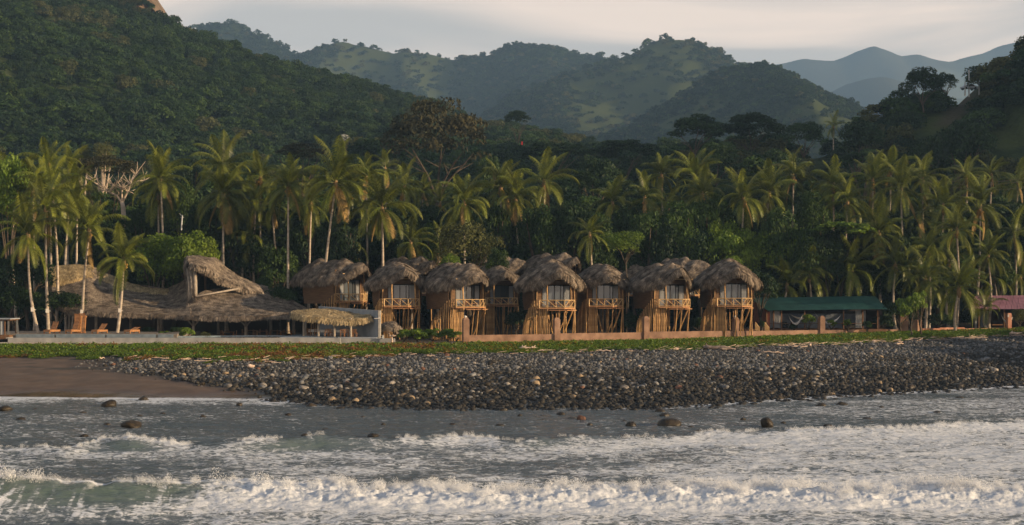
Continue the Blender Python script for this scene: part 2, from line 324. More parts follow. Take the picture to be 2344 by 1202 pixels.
def ground_mat():
    m = bpy.data.materials.new('ground'); m.use_nodes = True; nt = m.node_tree; p = nt.nodes['Principled BSDF']
    tc = N(nt, 'ShaderNodeTexCoord')
    n = N(nt, 'ShaderNodeTexNoise'); n.inputs['Scale'].default_value = 0.6; n.inputs['Detail'].default_value = 8; L(nt, tc.outputs['Object'], n.inputs['Vector'])
    r = N(nt, 'ShaderNodeValToRGB'); r.color_ramp.elements[0].position = 0.35; r.color_ramp.elements[1].position = 0.7
    r.color_ramp.elements[0].color = (0.085, 0.055, 0.038, 1); r.color_ramp.elements[1].color = (0.14, 0.092, 0.065, 1); L(nt, n.outputs[0], r.inputs[0])
    def at(nm): a = N(nt, 'ShaderNodeAttribute', attribute_name=nm); return a.outputs['Fac']
    col = r.outputs[0]
    for nm, c in (('soil', (0.035, 0.028, 0.018, 1)), ('cobbles', (0.022, 0.021, 0.02, 1)), ('litter', (0.032, 0.026, 0.02, 1))):
        mx = N(nt, 'ShaderNodeMix', data_type='RGBA'); mx.inputs[7].default_value = c; L(nt, at(nm), mx.inputs[0]); L(nt, col, mx.inputs[6]); col = mx.outputs[2]
    L(nt, col, p.inputs['Base Color'])
    mr = N(nt, 'ShaderNodeMapRange'); mr.inputs['To Min'].default_value = 0.9; mr.inputs['To Max'].default_value = 0.12; L(nt, at('wet'), mr.inputs[0]); L(nt, mr.outputs[0], p.inputs['Roughness'])
    b = N(nt, 'ShaderNodeBump'); b.inputs['Strength'].default_value = 0.35; b.inputs['Distance'].default_value = 0.08
    n2 = N(nt, 'ShaderNodeTexNoise'); n2.inputs['Scale'].default_value = 3.0; n2.inputs['Detail'].default_value = 6; L(nt, tc.outputs['Object'], n2.inputs['Vector']); L(nt, n2.outputs[0], b.inputs['Height']); L(nt, b.outputs[0], p.inputs['Normal'])
    return m
M['ground'] = ground_mat()

# where the cobbles lie: distance inside the stone bank, from its ragged left edge
def cobble_w(X, Y):
    q = pxof(X, Y); z = ground(X, Y)
    yw = np.interp(q, T_px, T_yw); yb = np.interp(q, T_px, T_yb); t = (Y - yw) / (yb - yw)
    edge = np.interp(t, [0, 0.08, 0.25, 0.45, 0.62, 0.8, 1.0], [640, 640, 545, 400, 270, 250, 300]) + (fbm(X * 0.15, Y * 0.15, 3, 21) - 0.5) * 130
    return sstep(-90, 60, q - edge) * (t < 1.04) * (t > -0.09)

gx = axis([(-2650, -400, 12), (-400, -90, 20), (-90, 110, 500), (110, 400, 20), (400, 2650, 12)])
gy = axis([(-140, 60, 6), (60, 94, 12), (94, 185, 300), (185, 400, 30), (400, 5600, 24)])
GX, GY = np.meshgrid(gx, gy); GZ = ground(GX, GY)
q = pxof(GX, GY); yw = np.interp(q, T_px, T_yw); yb = np.interp(q, T_px, T_yb); yt = np.interp(q, T_px, T_yt)
cw = cobble_w(GX, GY)
wet = sstep(5.5, 0.0, GY - yw - (fbm(GX * 0.1, GY * 0, 2, 3) - 0.5) * 5)
lit = sstep(0.58, 0.66, fbm(GX * 0.2, GY * 0.9, 4, 31)) * sstep(0.45, 0.7, (GY - yw) / (yb - yw)) * (GY < yb)
gm = grid_mesh('ground', GX, GY, GZ, [M['ground']], attrs={'soil': sstep(0, 1.0, GY - yb), 'cobbles': np.clip(cw * 1.2, 0, 1), 'wet': wet, 'litter': lit})
tag(link('beach_and_ground', gm), 'dark volcanic sand rising from the sea to the resort', kind='structure')

# ------------------------------------------------------------------ sea
def sea_fields(X, Y):
    s = HY + HC * F / np.maximum(Y, 20.0)          # row at which still water at this distance shows
    q = CX + F * X / np.maximum(Y, 45.0)
    z = np.zeros_like(X); f = np.zeros_like(X)
    # small chop, elongated along the crests
    amp = np.interp(Y, [40, 60, 90, 115], [1.0, 1.0, 0.8, 0.45])
    z += amp * (0.26 * (fbm(X * 0.16, Y * 0.42, 4, 40) - 0.5) + 0.16 * (fbm(X * 0.9, Y * 1.9, 3, 41) - 0.5))
    # wave A: the breaker in front
    wob = (fbm(X * 0.07, X * 0 + 3.3, 3, 50) - 0.5) * 4.0
    ya = 55.9 + wob + np.interp(X, [-30, -18, -8, 10, 30], [-0.6, -0.9, 0.2, 0.4, 0.6])
    ha = np.interp(X, [-34, -24, -21.5, -18, -11, -5, 30], [0.45, 0.85, 0.95, 0.8, 0.72, 0.55, 0.55])
    d = Y - ya
    prof = np.where(d < 0, np.exp(-(d / 3.6) ** 2), np.exp(-(d / 0.55) ** 2))
    gl = sstep(-10.0, -16.0, X)                    # glassy part on the left
    lum = fbm(X * 1.0, Y * 1.4, 4, 51); bil = 1 - np.abs(2 * fbm(X * 1.6, Y * 1.9, 4, 52) - 1)
    z += ha * prof
    bank = sstep(-5.2 + 1.5 * gl, -0.6, d) * sstep(1.6, 0.2, d)
    z += (1 - gl * 0.92) * bank * (0.48 * (lum - 0.5) + 0.16 * (bil - 0.75) + 0.16 * (fbm(X * 3.5, Y * 4, 3, 53) - .5))
    crest = np.exp(-((d + 0.15) / 0.6) ** 2)
    z += crest * gl * 0.30 * (fbm(X * 1.4, X * 0, 3, 55) - 0.45)
    z += np.exp(-((X + 21.6) / 1.1) ** 2) * crest * 0.35
    f += (1 - gl) * (0.98 * sstep(-5.2, -2.4, d) * sstep(1.1, 0.5, d))
    f += (1 - gl) * 0.50 * (d < -2.4) * (1 - .5 * sstep(-4.6, -2.4, d))
    f += gl * 0.85 * np.exp(-((d - 0.05) / 0.42) ** 2)
    f += gl * (0.42 * sstep(-8.5, -3.5, d) * sstep(-1.6, -4.0, d))
    f += gl * sstep(-21, -25, X) * 0.30 * (d < 0.3) * (d > -6)
    glass = gl * np.exp(-((d + 1.6) / 2.2) ** 2)
    strk = sstep(0.56, 0.70, fbm(X * 4.2 + Y * .8, Y * 0.30, 3, 58)); f += gl * strk * 0.26 * sstep(-6.5, -4.0, d) * sstep(0.1, -1.2, d); f += gl * sstep(.55, .7, fbm(X * .8, Y * .9, 4, 59)) * .40 * sstep(-4.5, -3.0, d) * sstep(-.3, -1.5, d) * sstep(-17, -20, X)
    # wave B: the line of spent foam in the middle, two glassy humps in it
    rb = np.interp(q, [-400, 0, 150, 230, 520, 800, 1050, 1180, 1500, 1640, 2000, 2344, 2800], [1030, 1035, 1040, 1022, 1028, 1020, 1012, 1022, 1010, 999, 990, 976, 965])
    yb_ = HC * F / (rb - HY); wob = (fbm(X * 0.15, X * 0 + 7.7, 3, 60) - 0.5) * 3.0; yb_ = yb_ + wob; d = Y - yb_
    hb = np.interp(q, [-400, 200, 300, 430, 560, 760, 900, 1180, 1290, 1500, 1640, 2344], [0.15, 0.25, 0.55, 0.3, 0.55, 0.6, 0.35, 0.3, 0.4, 0.2, 0.25, 0.35])
    z += hb * np.where(d < 0, np.exp(-(d / 2.2) ** 2), np.exp(-(d / 0.6) ** 2))
    st = np.interp(q, [-400, 0, 180, 240, 1100, 1180, 1300, 1580, 1660, 2600], [0.35, 0.4, 0.5, 0.9, 0.85, 0.35, 0.45, 0.25, 0.75, 0.85])
    ridge = np.exp(-((d - 0.1) / 0.9) ** 2)
    z += ridge * st * 0.35 * (fbm(X * 1.2, Y * 1.2, 3, 61) - 0.4)
    f += st * 0.8 * ridge * sstep(.30, .55, fbm(X * .35, Y * .2, 3, 63))
    hump = np.exp(-((q - 300) / 70) ** 2) + np.exp(-((q - 690) / 130) ** 2) + 0.7 * np.exp(-((q - 1250) / 50) ** 2)
    glass = np.maximum(glass, np.clip(hump, 0, 1) * np.exp(-((d + 1.7) / 1.2) ** 2))
    # foam carpet between wave B and wave A
    between = sstep(1.0, -1.0, d) * sstep(-0.6, 1.5, Y - ya)
    dens = np.interp(q, [-400, 0, 500, 900, 1300, 1600, 1800, 2600], [0.29, 0.30, 0.26, 0.35, 0.36, 0.46, 0.58, 0.60])
    big = fbm(X * 0.22, Y * 0.34, 3, 70)
    near_b = np.exp(-np.abs(d + 1.5) / 3.5)
    f += between * (dens + (big - 0.5) * 0.55 + near_b * 0.20 + 0.03) * (1 - ridge * 0.7)
    f -= 0.30 * hump * np.exp(-((d + 1.7) / 1.3) ** 2)
    # second little lines behind, calm water towards the beach, white trim at the waterline
    yw = np.interp(q, T_px, T_yw)
    f += 0.32 * (1 - between) * (Y > yb_) * (0.5 + fbm(X * 0.1, Y * 0.3, 3, 72)) * np.interp(q, [0, 900, 1500, 1900, 2344], [0.9, 0.55, 0.6, 1.0, 1.25])
    f += np.exp(-((Y - yw + 0.9) / 1.1) ** 2) * np.interp(q, [-400, 560, 640, 760, 1400, 1700, 1800, 2000, 2500], [0.22, 0.22, 0.25, 0.1, 0.15, 0.35, 0.5, 0.55, 0.5]) * (0.5 + fbm(X * 0.5, Y * 0.5, 3, 74))
    swash = np.interp(q, [-400, 0, 120, 160, 200, 250, 470, 520, 620, 700], [0.38, 0.34, 0.3, 0.05, 0.12, 0.36, 0.34, 0.12, 0.32, 0.0])
    f += swash * sstep(yw - 6.5, yw - 3.5, Y) * (0.5 + fbm(X * .3, Y * .6, 3, 77))
    z *= sstep(yw + 1.5, yw - 6.0, Y) * 0.9 + 0.1
    z += 0.05 * sstep(yw - 6, yw, Y)
    return z, np.clip(f, 0, 1.2), np.clip(glass, 0, 1)
sq = axis([(-30000, -3000, 8), (-3000, -500, 25), (-500, -40, 70), (-40, 2384, 980), (2384, 2900, 70), (2900, 5000, 25), (5000, 32000, 8)])
srow = axis([(1290, 1215, 14), (1215, 1080, 130), (1080, 985, 100), (985, 880, 105), (880, 840, 12)])
sy = np.concatenate([np.array([-140, -60, 0, 20, 34]), HC * F / (srow - HY)])
SQ, SY = np.meshgrid(sq, sy); SX = (SQ - CX) / F * np.maximum(SY, 45.0)
SX = np.clip(SX, -2650, 2650)
SZ, SF, SG = sea_fields(SX, SY)
def sea_mat():
    m = bpy.data.materials.new('sea_water'); m.use_nodes = True; nt = m.node_tree; nt.nodes.clear()
    out = N(nt, 'ShaderNodeOutputMaterial'); w_ = N(nt, 'ShaderNodeBsdfPrincipled'); fo = N(nt, 'ShaderNodeBsdfPrincipled'); mx = N(nt, 'ShaderNodeMixShader')
    tc = N(nt, 'ShaderNodeTexCoord')
    def at(nm): a = N(nt, 'ShaderNodeAttribute', attribute_name=nm); return a.outputs['Fac']
    def noise(sc_, st, det=6, ro=0.6, dist=0.0):
        mp = N(nt, 'ShaderNodeMapping'); mp.inputs['Scale'].default_value = st; L(nt, tc.outputs['Object'], mp.inputs[0])
        n = N(nt, 'ShaderNodeTexNoise'); n.inputs['Scale'].default_value = sc_; n.inputs['Detail'].default_value = det; n.inputs['Roughness'].default_value = ro; n.inputs['Distortion'].default_value = dist
        L(nt, mp.outputs[0], n.inputs['Vector']); return n.outputs[0]
    def math_(op, a, b=None):
        n = N(nt, 'ShaderNodeMath', operation=op)
        for i, v in enumerate((a, b)):
            if v is None: continue
            if isinstance(v, (int, float)): n.inputs[i].default_value = v
            else: L(nt, v, n.inputs[i])
        return n.outputs[0]
    f = at('foam'); g = at('glass')
    n1 = noise(1.2, (1, 1.5, 1), 7, 0.62, 1.2); n2 = noise(3.2, (1, 1.3, 1), 5, 0.65, 0.8)
    lace = math_('ABSOLUTE', math_('SUBTRACT', noise(1.1, (1, 1.6, 1), 4, 0.5, 1.8), 0.5))         # thin threads where the noise crosses its middle
    lace = math_('SUBTRACT', 1.0, math_('MULTIPLY', lace, 9.0)); lace = math_('MAXIMUM', lace, 0.0)
    d = math_('ADD', math_('MULTIPLY', math_('SUBTRACT', n1, 0.5), 1.9), math_('MULTIPLY', math_('SUBTRACT', n2, 0.5), 0.75))
    lw = math_('MULTIPLY', lace, math_('MULTIPLY', math_('MINIMUM', f, 0.5), 0.75))
    tot = math_('ADD', math_('ADD', f, d), lw)
    mr = N(nt, 'ShaderNodeMapRange', interpolation_type='SMOOTHSTEP'); mr.inputs['From Min'].default_value = 0.40; mr.inputs['From Max'].default_value = 0.92; L(nt, tot, mr.inputs[0])
    mask = mr.outputs[0]
    # water body: slate, greener where the wave stands up thin
    c = N(nt, 'ShaderNodeMix', data_type='RGBA'); c.inputs[6].default_value = (0.052, 0.076, 0.096, 1); c.inputs[7].default_value = (0.105, 0.145, 0.12, 1); L(nt, g, c.inputs[0])
    milky = N(nt, 'ShaderNodeMix', data_type='RGBA'); L(nt, c.outputs[2], milky.inputs[6]); milky.inputs[7].default_value = (0.19, 0.215, 0.225, 1)
    L(nt, math_('MINIMUM', math_('MULTIPLY', f, 0.9), 1.0), milky.inputs[0]); L(nt, milky.outputs[2], w_.inputs['Base Color'])
    w_.inputs['Roughness'].default_value = 0.12; w_.inputs['IOR'].default_value = 1.33; w_.inputs['Specular IOR Level'].default_value = 0.5
    b = N(nt, 'ShaderNodeBump'); b.inputs['Strength'].default_value = 1.0; b.inputs['Distance'].default_value = 0.20
    L(nt, math_('ADD', noise(1.4, (0.55, 1.7, 1), 6, 0.6), math_('MULTIPLY', noise(6, (0.6, 1.3, 1), 3, 0.6), 0.22)), b.inputs['Height']); L(nt, b.outputs[0], w_.inputs['Normal'])
    fc = N(nt, 'ShaderNodeValToRGB'); fc.color_ramp.elements[0].position = 0.3; fc.color_ramp.elements[0].color = (0.46, 0.50, 0.54, 1); fc.color_ramp.elements[1].position = 0.62; fc.color_ramp.elements[1].color = (0.74, 0.76, 0.79, 1)
    L(nt, n2, fc.inputs[0]); L(nt, fc.outputs[0], fo.inputs['Base Color']); fo.inputs['Roughness'].default_value = 0.85; fo.inputs['Specular IOR Level'].default_value = 0.1
    b2 = N(nt, 'ShaderNodeBump'); b2.inputs['Strength'].default_value = 0.6; b2.inputs['Distance'].default_value = 0.10
    L(nt, math_('ADD', n2, math_('MULTIPLY', n1, 1.2)), b2.inputs['Height']); L(nt, b2.outputs[0], fo.inputs['Normal'])
    L(nt, mask, mx.inputs[0]); L(nt, w_.outputs[0], mx.inputs[1]); L(nt, fo.outputs[0], mx.inputs[2]); L(nt, mx.outputs[0], out.inputs[0])
    return m
M['sea'] = sea_mat()
sea = link('sea_water', grid_mesh('sea_water', SX, SY, SZ, [M['sea']], attrs={'foam': SF, 'glass': SG}))
tag(sea, 'grey surf with breaking waves and foam', kind='structure')
def sea_z(X, Y): return float(sea_fields(np.array([float(X)]), np.array([float(Y)]))[0][0])

# ------------------------------------------------------------------ foliage meshes
def crown_mesh(name, seed, nleaf, leaf, lobes, mat_, flat=0.8, umbrella=False, core=True):
    """leaf faces over many small lobes set round an uneven crown of radius about 1, centre at the origin"""
    rg = np.random.default_rng(seed); ls = []
    for i in range(lobes):
        d = rg.normal(size=3); d /= np.linalg.norm(d)
        if umbrella: d[2] = abs(d[2]) * 0.25; r = rg.uniform(0.1, 1.0) ** 0.6; c = np.array([d[0], d[1], 0]) / max(np.hypot(d[0], d[1]), .2) * r * 0.8; c[2] = 0.55 * (1 - r ** 2) + rg.uniform(-.22, .06); rad = rg.uniform(.16, .30); fl = 0.5
        else:
            if d[2] < -0.5: d[2] *= -1
            r = rg.uniform(0.45, 0.80); c = d * r; c[2] *= flat; rad = rg.uniform(0.22, 0.42); fl = 0.75
        ls.append((c, rad, fl))
    w_ = np.array([l[1] ** 2 for l in ls]); w_ /= w_.sum(); cnt = rg.multinomial(nleaf, w_); V = []; 
    for (c, rad, fl), k in zip(ls, cnt):
        d = rg.normal(size=(k, 3)); d /= np.linalg.norm(d, axis=1)[:, None]; d[:, 2] = np.where(d[:, 2] < -0.35, -d[:, 2], d[:, 2])
        p = c + d * rad * np.array([1, 1, fl]) * rg.uniform(0.72, 1.08, (k, 1))
        n = d + rg.normal(size=(k, 3)) * 0.65; n[:, 2] += 0.25; n /= np.linalg.norm(n, axis=1)[:, None]
        t = np.cross(n, rg.normal(size=(k, 3))); t /= np.linalg.norm(t, axis=1)[:, None]; b = np.cross(n, t)
        s = leaf * rg.uniform(0.55, 1.25, (k, 1)); V.append(np.stack([p - t * s, p - b * s * .55, p + t * s, p + b * s * .55], 1))
    V = np.concatenate(V).reshape(-1, 3); Fq = np.arange(len(V)).reshape(-1, 4)
    return mesh_np(name, V, Fq, [mat_])

mats_far = [M['hill_leaf'], M['leaf_dark'], M['hill_leaf'], M['leaf_olive'], M['leaf_dark'], M['leaf']]
# ------------------------------------------------------------------ hills
make_lib('far_crown', [crown_mesh('far_crown_%d' % i, 100 + i, 300, 0.17, 11, m, 0.75, umbrella=(i == 2)) for i, m in enumerate(mats_far)])
make_lib('near_crown', [crown_mesh('near_crown_%d' % i, 200 + i, 1300, 0.085, 22, m, 0.75, umbrella=(i == 2)) for i, m in enumerate(mats_far)])

def hill_mat(name, c1, c2, c3, sc_=0.02):
    m = bpy.data.materials.new(name); m.use_nodes = True; nt = m.node_tree; p = nt.nodes['Principled BSDF']
    tc = N(nt, 'ShaderNodeTexCoord'); n = N(nt, 'ShaderNodeTexNoise'); n.inputs['Scale'].default_value = 0.25; n.inputs['Detail'].default_value = 8; L(nt, tc.outputs['Object'], n.inputs['Vector'])
    r = N(nt, 'ShaderNodeValToRGB'); r.color_ramp.elements[0].position = 0.38; r.color_ramp.elements[1].position = 0.62; r.color_ramp.elements[0].color = (*c1, 1); r.color_ramp.elements[1].color = (*c2, 1); L(nt, n.outputs[0], r.inputs[0])
    a = N(nt, 'ShaderNodeAttribute', attribute_name='grass'); mx = N(nt, 'ShaderNodeMix', data_type='RGBA'); L(nt, a.outputs['Fac'], mx.inputs[0]); L(nt, r.outputs[0], mx.inputs[6])
    n2 = N(nt, 'ShaderNodeTexNoise'); n2.inputs['Scale'].default_value = 0.8; n2.inputs['Detail'].default_value = 6; L(nt, tc.outputs['Object'], n2.inputs['Vector'])
    r2 = N(nt, 'ShaderNodeValToRGB'); r2.color_ramp.elements[0].color = (*[v * 0.7 for v in c3], 1); r2.color_ramp.elements[1].color = (*[v * 1.3 for v in c3], 1); L(nt, n2.outputs[0], r2.inputs[0]); L(nt, r2.outputs[0], mx.inputs[7])
    col = mx.outputs[2]
    a = N(nt, 'ShaderNodeAttribute', attribute_name='bare'); mx = N(nt, 'ShaderNodeMix', data_type='RGBA'); L(nt, a.outputs['Fac'], mx.inputs[0]); L(nt, col, mx.inputs[6]); mx.inputs[7].default_value = (0.075, 0.062, 0.036, 1)
    L(nt, mx.outputs[2], p.inputs['Base Color']); p.inputs['Roughness'].default_value = 0.95; p.inputs['Specular IOR Level'].default_value = 0.05
    b = N(nt, 'ShaderNodeBump'); b.inputs['Strength'].default_value = 0.8; b.inputs['Distance'].default_value = 1.2; L(nt, n2.outputs[0], b.inputs['Height']); L(nt, b.outputs[0], p.inputs['Normal'])
    return m
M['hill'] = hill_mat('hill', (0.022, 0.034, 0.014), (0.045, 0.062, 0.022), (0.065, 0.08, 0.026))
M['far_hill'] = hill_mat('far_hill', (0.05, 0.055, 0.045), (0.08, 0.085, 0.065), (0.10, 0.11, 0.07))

class Hill:
    def __init__(s, Yf, zf, Yr, ridge, amp=10.0, wl=120.0, seed=1, th=5.0, pw=1.0, back=1.0):
        a = np.array(ridge, float); s.rx = (a[:, 0] - CX) / F * Yr; s.rz = HC - (a[:, 1] - HY) / F * Yr - th; s.Yf, s.zf, s.Yr, s.amp, s.wl, s.seed, s.pw, s.back = Yf, zf, Yr, amp, wl, seed, pw, back
    def z(s, X, Y):
        X = np.asarray(X, float); Y = np.asarray(Y, float); t = (Y - s.Yf) / (s.Yr - s.Yf)
        # spurs lean sideways, so that the side light finds lit and shaded flanks
        warp = (fbm(X / s.wl / 1.7, Y / s.wl / 1.7, 2, s.seed + 7) - 0.5) * 1.4
        xr = X + warp * s.wl * 0.25 * np.clip(1 - t, 0, 1)
        r = np.interp(xr, s.rx, s.rz)
        sp = 1 - np.abs(2 * fbm(X / s.wl + warp * 0.6, Y / s.wl * 0.45 + 3, 3, s.seed) - 1)
        sh = np.where(t < 1, np.clip(t, 0, 1) ** s.pw, 1 - np.clip(t - 1, 0, 3) ** 1.3 * s.back)
        z = s.zf + (r - s.zf) * sh + (sp - 0.72) * s.amp * 2 * np.sin(np.pi * np.clip(t, 0, 1)) ** 0.8
        z = z + (fbm(X / s.wl * 4, Y / s.wl * 4, 3, s.seed + 3) - 0.5) * s.amp * 0.35 * np.clip(t * 4, 0, 1)
        return np.where(t < 0, s.zf - 4 + t * 20, z)
    def build(s, name, label, x0, x1, nx, ny, m, grass=0.0, gseed=5, gs=90.0, bare=None, gfun=None):
        X, Y = np.meshgrid(np.linspace(x0, x1, nx), np.linspace(s.Yf - 4, s.Yr + (s.Yr - s.Yf) * (0.35 if s.Yr > 4900 else 0.75), ny)); Z = s.z(X, Y)
        s.grass = lambda X, Y: (sstep(1 - grass - 0.03, 1 - grass + 0.03, fbm(np.asarray(X) / gs, np.asarray(Y) / gs * 0.8, 3, gseed) * 1.25) if grass else np.zeros_like(np.asarray(X, float))) if gfun is None else gfun(np.asarray(X, float), np.asarray(Y, float))
        s.bare = bare or (lambda X, Y: np.zeros_like(np.asarray(X, float)))
        o = link(name, grid_mesh(name, X, Y, Z, [m], attrs={'grass': s.grass(X, Y), 'bare': s.bare(X, Y)})); tag(o, label, kind='structure'); return o
def forest(name, label, hill, key, sp, r0, r1, seed, tmax=1.04, qr=(-160, 2500), tmin=0.0, skip=0.75, lift=0.35, keep=None, mix=None, cat='forest', gk=0.3):
    rg = np.random.default_rng(seed); xs = []; ys = []
    Ya = hill.Yf + (hill.Yr - hill.Yf) * tmin; Yb = hill.Yf + (hill.Yr - hill.Yf) * tmax
    for y in np.arange(Ya, Yb, sp * 0.86):
        xa, xb = (qr[0] - CX) / F * y, (qr[1] - CX) / F * y; n = int((xb - xa) / sp); x = np.linspace(xa, xb, max(n, 2)) + rg.uniform(-.5, .5, max(n, 2)) * sp
        xs.append(x); ys.append(y + rg.uniform(-.5, .5, len(x)) * sp)
    X = np.concatenate(xs); Y = np.concatenate(ys); g = hill.grass(X, Y); bz = hill.bare(X, Y)
    k = (g + bz < skip) | (rg.random(len(X)) < gk * (bz < .5))
    if keep is not None: k &= keep(X, Y)
    X, Y = X[k], Y[k]; n = len(X); r = rg.uniform(r0, r1, n) * (0.75 + 0.5 * fbm(X / 40, Y / 40, 2, seed)); Z = hill.z(X, Y) + r * lift
    kk = Z > 1.0; X, Y, Z, r = X[kk], Y[kk], Z[kk], r[kk]; n = len(X)
    big = fbm(X / 60, Y / 60, 3, seed + 5); v = rg.choice(6, n, p=mix or [.30, .24, .06, .04, .16, .20]); v = np.where((big > 0.62) & (rg.random(n) < .35), 3, v)
    return scatter(name, key, np.stack([X, Y, Z], 1), np.stack([rg.uniform(-.12, .12, n), rg.uniform(-.12, .12, n), rg.uniform(0, 6.28, n)], 1), np.stack([r, r, r * rg.uniform(.75, 1.15, n)], 1), v, label=label, cat=cat)

# L1 big slope on the left, coming down to the middle
h1 = Hill(232, 8, 640, [(-2600, 60), (-1500, -120), (-700, -190), (-200, -130), (0, -100), (160, -70), (250, -25), (300, 12), (352, 22), (400, 42), (430, 62), (520, 95), (620, 125), (700, 150), (760, 160), (850, 175), (930, 200), (1000, 225), (1050, 250), (1100, 265), (1180, 275), (1240, 290), (1320, 305), (1400, 322), (1500, 345), (1620, 380), (1900, 460), (2400, 560), (3000, 640)], amp=17, wl=125, seed=11, th=6.5, pw=0.92, back=0.9)
h1.build('wooded_hillside', 'dark wooded hillside falling from the left to the valley', -760, 620, 300, 200, M['hill'], grass=0.03, gseed=14, gs=45)
forest('hillside_forest', 'dense forest covering the big left hillside', h1, 'near_crown', 6.2, 3.6, 6.4, 3, tmin=0.10, tmax=1.02, qr=(-160, 1560))
# L0 low rise behind the palms that becomes the right hill
def gq(q, r): return np.clip(sstep(2255, 2295, q) * sstep(347, 335, r + (q - 2300) * 0.1) * sstep(285, 297, r + (q - 2300) * 0.65) + sstep(42, 25, np.abs(q - 1870)) * sstep(16, 8, np.abs(r - 375)) + sstep(60, 30, np.abs(q - 2145 + (r - 285) * 1.2)) * sstep(26, 16, np.abs(r - 285)), 0, 1)
def bq(q, r): return sstep(-12, 12, 24 - np.abs(q - 2205 + (r - 235) * 0.75)) * sstep(198, 208, r) * sstep(300, 280, r)
def qr0(X, Y): return CX + F * X / Y, HY - F * (h0.z(X, Y) - HC) / Y
def g0(X, Y): return gq(*qr0(X, Y))
def b0(X, Y): return bq(*qr0(X, Y))
def clear0(X, Y):                                        # no tree may stand just below the open patches
    q, r = qr0(X, Y); k = np.ones_like(q, dtype=bool)
    for d in (0, 16, 32, 48, 60): k &= (gq(q, r - d) + bq(q, r - d)) < .35
    return k
h0 = Hill(214, 5.5, 335, [(-3500, 470), (-1500, 440), (-200, 400), (300, 395), (600, 380), (900, 365), (1100, 355), (1300, 350), (1480, 345), (1530, 318), (1620, 300), (1770, 302), (1820, 325), (1890, 318), (1950, 275), (2000, 235), (2040, 208), (2080, 196), (2150, 194), (2190, 198), (2225, 194), (2240, 150), (2290, 120), (2344, 86), (2500, 20), (2900, -160), (3500, -330), (4300, -380), (5500, -300), (7500, 100), (9500, 500)], amp=4.0, wl=60, seed=31, th=5.0, pw=0.95, back=0.55)
h0.build('right_hill', 'low rise behind the palms growing into the steep right hill', -420, 900, 420, 130, M['hill'], gfun=g0, bare=b0)
forest('valley_forest', 'dark forest on the low rise and the right hill', h0, 'near_crown', 4.6, 2.7, 4.9, 4, tmin=0.02, tmax=1.02, qr=(-160, 2700), mix=[.24, .3, .05, .03, .2, .18], gk=.0, keep=clear0)

# far hills
hB = Hill(1790, 10, 2400, [(-2500, 300), (-400, 150), (200, 110), (400, 62), (470, 46), (540, 45), (600, 72), (650, 97), (690, 122), (710, 110), (760, 92), (790, 90), (830, 102), (900, 122), (980, 114), (1040, 129), (1060, 124), (1120, 120), (1200, 107), (1260, 105), (1310, 121), (1340, 126), (1370, 120), (1400, 135), (1500, 170), (1800, 220), (2300, 330), (3500, 600)], amp=75, wl=300, seed=51, th=6, pw=0.85, back=0.8)
hB.build('far_ridge', 'hazy green mountain ridge across the valley head', -1440, 1120, 300, 140, M['hill'], grass=0.20, gseed=17, gs=190)
forest('far_ridge_forest', 'trees covering the hazy far ridge', hB, 'far_crown', 11.5, 5.6, 9.2, 5, qr=(350, 1900), tmin=0.35, tmax=1.02, skip=0.55)
hC = Hill(1310, 8, 1890, [(-1500, 660), (300, 640), (700, 520), (900, 400), (1050, 300), (1180, 215), (1300, 160), (1380, 133), (1440, 112), (1490, 88), (1550, 84), (1600, 92), (1650, 108), (1690, 142), (1750, 180), (1850, 230), (2000, 300), (2300, 420), (3200, 620)], amp=62, wl=235, seed=61, th=5.5, pw=0.8, back=0.8)
hC.build('round_peak', 'rounded green peak with pasture patches', -740, 1030, 300, 160, M['hill'], grass=0.24, gseed=22, gs=125)
forest('round_peak_forest', 'trees scattered over the rounded peak', hC, 'far_crown', 9.2, 4.6, 7.8, 6, qr=(820, 2300), tmin=0.2, tmax=1.02, skip=0.5)
hD = Hill(930, 8, 1350, [(-800, 660), (900, 560), (1150, 420), (1300, 345), (1420, 290), (1500, 240), (1560, 205), (1610, 175), (1650, 152), (1700, 142), (1750, 140), (1790, 152), (1850, 187), (1900, 212), (1970, 242), (2050, 290), (2200, 360), (2600, 520), (3500, 660)], amp=34, wl=170, seed=71, th=5.5, pw=0.85, back=0.8)
hD.build('middle_hill', 'wooded hill with a pasture on its shoulder', -390, 840, 280, 160, M['hill'], grass=0.21, gseed=29, gs=85)
forest('middle_hill_forest', 'trees on the wooded middle hill', hD, 'far_crown', 7.0, 3.6, 6.4, 7, qr=(1080, 2450), tmin=0.12, tmax=1.02, skip=0.5)
hE = Hill(2900, 10, 4000, [(-500, 660), (1500, 420), (1750, 300), (1850, 235), (1900, 215), (1940, 192), (1980, 180), (2020, 176), (2060, 186), (2150, 215), (2400, 250), (3200, 400), (5000, 660)], amp=75, wl=560, seed=81, th=0, pw=0.8, back=0.7)
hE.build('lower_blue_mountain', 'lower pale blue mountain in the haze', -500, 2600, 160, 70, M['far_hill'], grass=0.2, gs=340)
hF = Hill(4300, 10, 5200, [(-500, 660), (900, 500), (1500, 220), (1700, 150), (1780, 142), (1850, 131), (1910, 136), (1960, 114), (2000, 104), (2040, 116), (2060, 126), (2100, 124), (2130, 130), (2180, 137), (2240, 120), (2300, 100), (2500, 60), (2900, 120), (4200, 500)], amp=90, wl=750, seed=91, th=0, pw=0.8, back=0.7)
hF.build('blue_mountain', 'highest pale blue mountain on the skyline', -1000, 2640, 200, 80, M['far_hill'], grass=0.2, gs=260)

